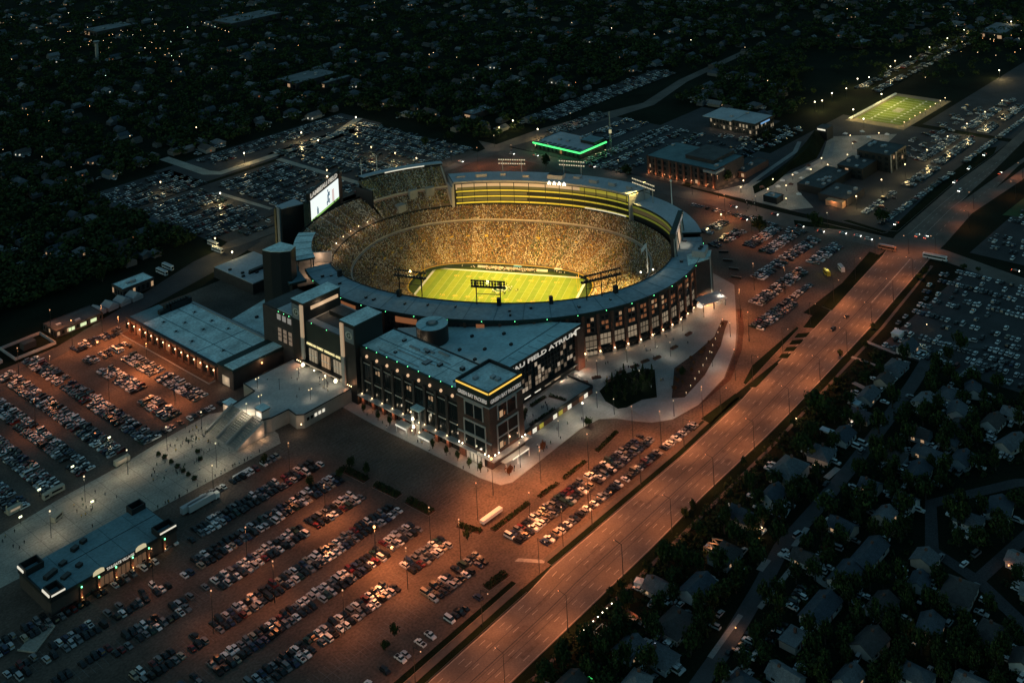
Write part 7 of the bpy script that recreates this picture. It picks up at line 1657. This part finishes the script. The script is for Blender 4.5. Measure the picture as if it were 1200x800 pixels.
crowd_pts(14, lambda: (cr.uniform(-172, -165.5), cr.uniform(-150, -60)), 'walking in front of the long building', .17)
crowd_pts(12, lambda: (cr.uniform(-160, -90), cr.uniform(-160, -152)), 'walking beside the shop fronts', .17)
crowd_pts(16, lambda: (cr.uniform(-195, -168), cr.uniform(-38, 8)), 'crossing the raised terrace', 7.02)
crowd_pts(10, lambda: (cr.uniform(-128, -104), cr.uniform(-142, -134)), 'sitting out on the garden terrace', 4.02)
crowd_pts(16, lambda: G_(862, 598, 6), 'at the lamp lit garden party', .0)
crowd_pts(18, lambda: G_(870, 240, 9), 'on the lit plaza across the cross street', .05)
TEAM = []
for k in range(112):
    X, Y = (cr.uniform(-19, 20) if k < 80 else cr.uniform(-40, 42)), 27.4+cr.uniform(-.6, 3.6); TEAM.append((*loc2site(X, Y), 2 if cr.random() < .85 else 0))
for k in range(96): TEAM.append((*loc2site(cr.uniform(-20, 21), 29.4+cr.uniform(-1, 2.6)), 2 if cr.random() < .8 else 3))
for k in range(24): X, Y = cr.uniform(-8, 10)+4, cr.uniform(-10, 6); person(*loc2site(X, Y), 'playing on the pitch', -6.96, 2 if k % 2 else 1)
V, F, M, TM = [], [], [], []
for x, y, ci in TEAM:
    me = PM_[ci][len(V) % 2]; b0 = len(V); a = random.random()*6.28; c, s = math.cos(a), math.sin(a)
    mi = []
    for m in me.materials:
        if m not in TM: TM.append(m)
        mi.append(TM.index(m))
    V += [(x+c*v.co.x-s*v.co.y, y+s*v.co.x+c*v.co.y, v.co.z-6.96) for v in me.vertices]
    for p in me.polygons: F.append(tuple(b0+i for i in p.vertices)); M.append(mi[p.material_index])
me = bpy.data.meshes.new('touchline_crowd'); me.from_pydata(V, [], F)
for m in TM: me.materials.append(m)
me.polygons.foreach_set('material_index', M); me.update(); put(bpy.data.objects.new('touchline_crowd', me), kind='stuff', label='crowd of players and staff along the far touchline')
for k in range(5):
    X = -22+11*k; t = thing('team_bench', '%s white team bench along the far touchline' % ordw(k), 'bench', (*loc2site(X, 31.4), -7), STROT); b = MB(); b.box(-4, 4, -.4, .4, 0, .5, white_paint); b.build('seat', t); b = MB(); b.box(-4, 4, .4, .55, .5, 1.3, white_paint); b.build('backrest', t)
for k in range(2):
    X = (24, -48)[k]; t = thing('touchline_tent', '%s touchline tent behind the team benches' % ('white' if k == 0 else 'blue'), 'tent', (*loc2site((34, 4)[k], 31.8), -7), STROT); b = MB(); b.hexa([(-3, -1, 2.2), (3, -1, 2.2), (3, 1, 2.2), (-3, 1, 2.2)], [(-2.6, -.2, 3), (2.6, -.2, 3), (2.6, .2, 3), (-2.6, .2, 3)], white_paint if k == 0 else mat('tent blue', (.1, .3, .5), .7), None, True); b.build('roof', t)
    b = MB()
    for q in ((-2.8, -.9), (2.8, -.9), (2.8, .9), (-2.8, .9)): b.bar((*q, 0), (*q, 2.2), .07, metal_g, 4)
    b.build('post', t)
# plaza furniture: dark banners and benches by the facade
for k in range(9):
    u, v = ((684, 449), (699, 443), (715, 447), (728, 437), (744, 430), (756, 424), (770, 420), (790, 408), (807, 392))[k]
    x, y = gp(u, v); t = thing('planter_bench', '%s rust coloured planter bench along the ring facade, from the left' % ordw(k), 'planter', (x, y, .15), -.7+.08*k); b = MB(); b.box(-2.6, 2.6, -1, 1, 0, .8, mat('corten', (.16, .07, .045), .8), soil_m); b.build('box', t); c = child('shrub', RUST[k % 2], t, (0, 0, .4)); c.scale = (1.4, .8, 1.1)
# things that would share a label are told apart by their place, counted from the left of the photo
LBL = {}
for o in bpy.data.objects:
    if o.parent is None and o.get('category') and o.get('label'): LBL.setdefault(o['label'], []).append(o)
for lb, os_ in LBL.items():
    if len(os_) > 1:
        os_.sort(key=lambda o: px(*o.location)[0])
        for i, o in enumerate(os_):
            o['label'] = lb+', '+ordw(i)+' from the left' if i < 100 else lb+', one of those farthest right'
bpy.context.view_layer.update()
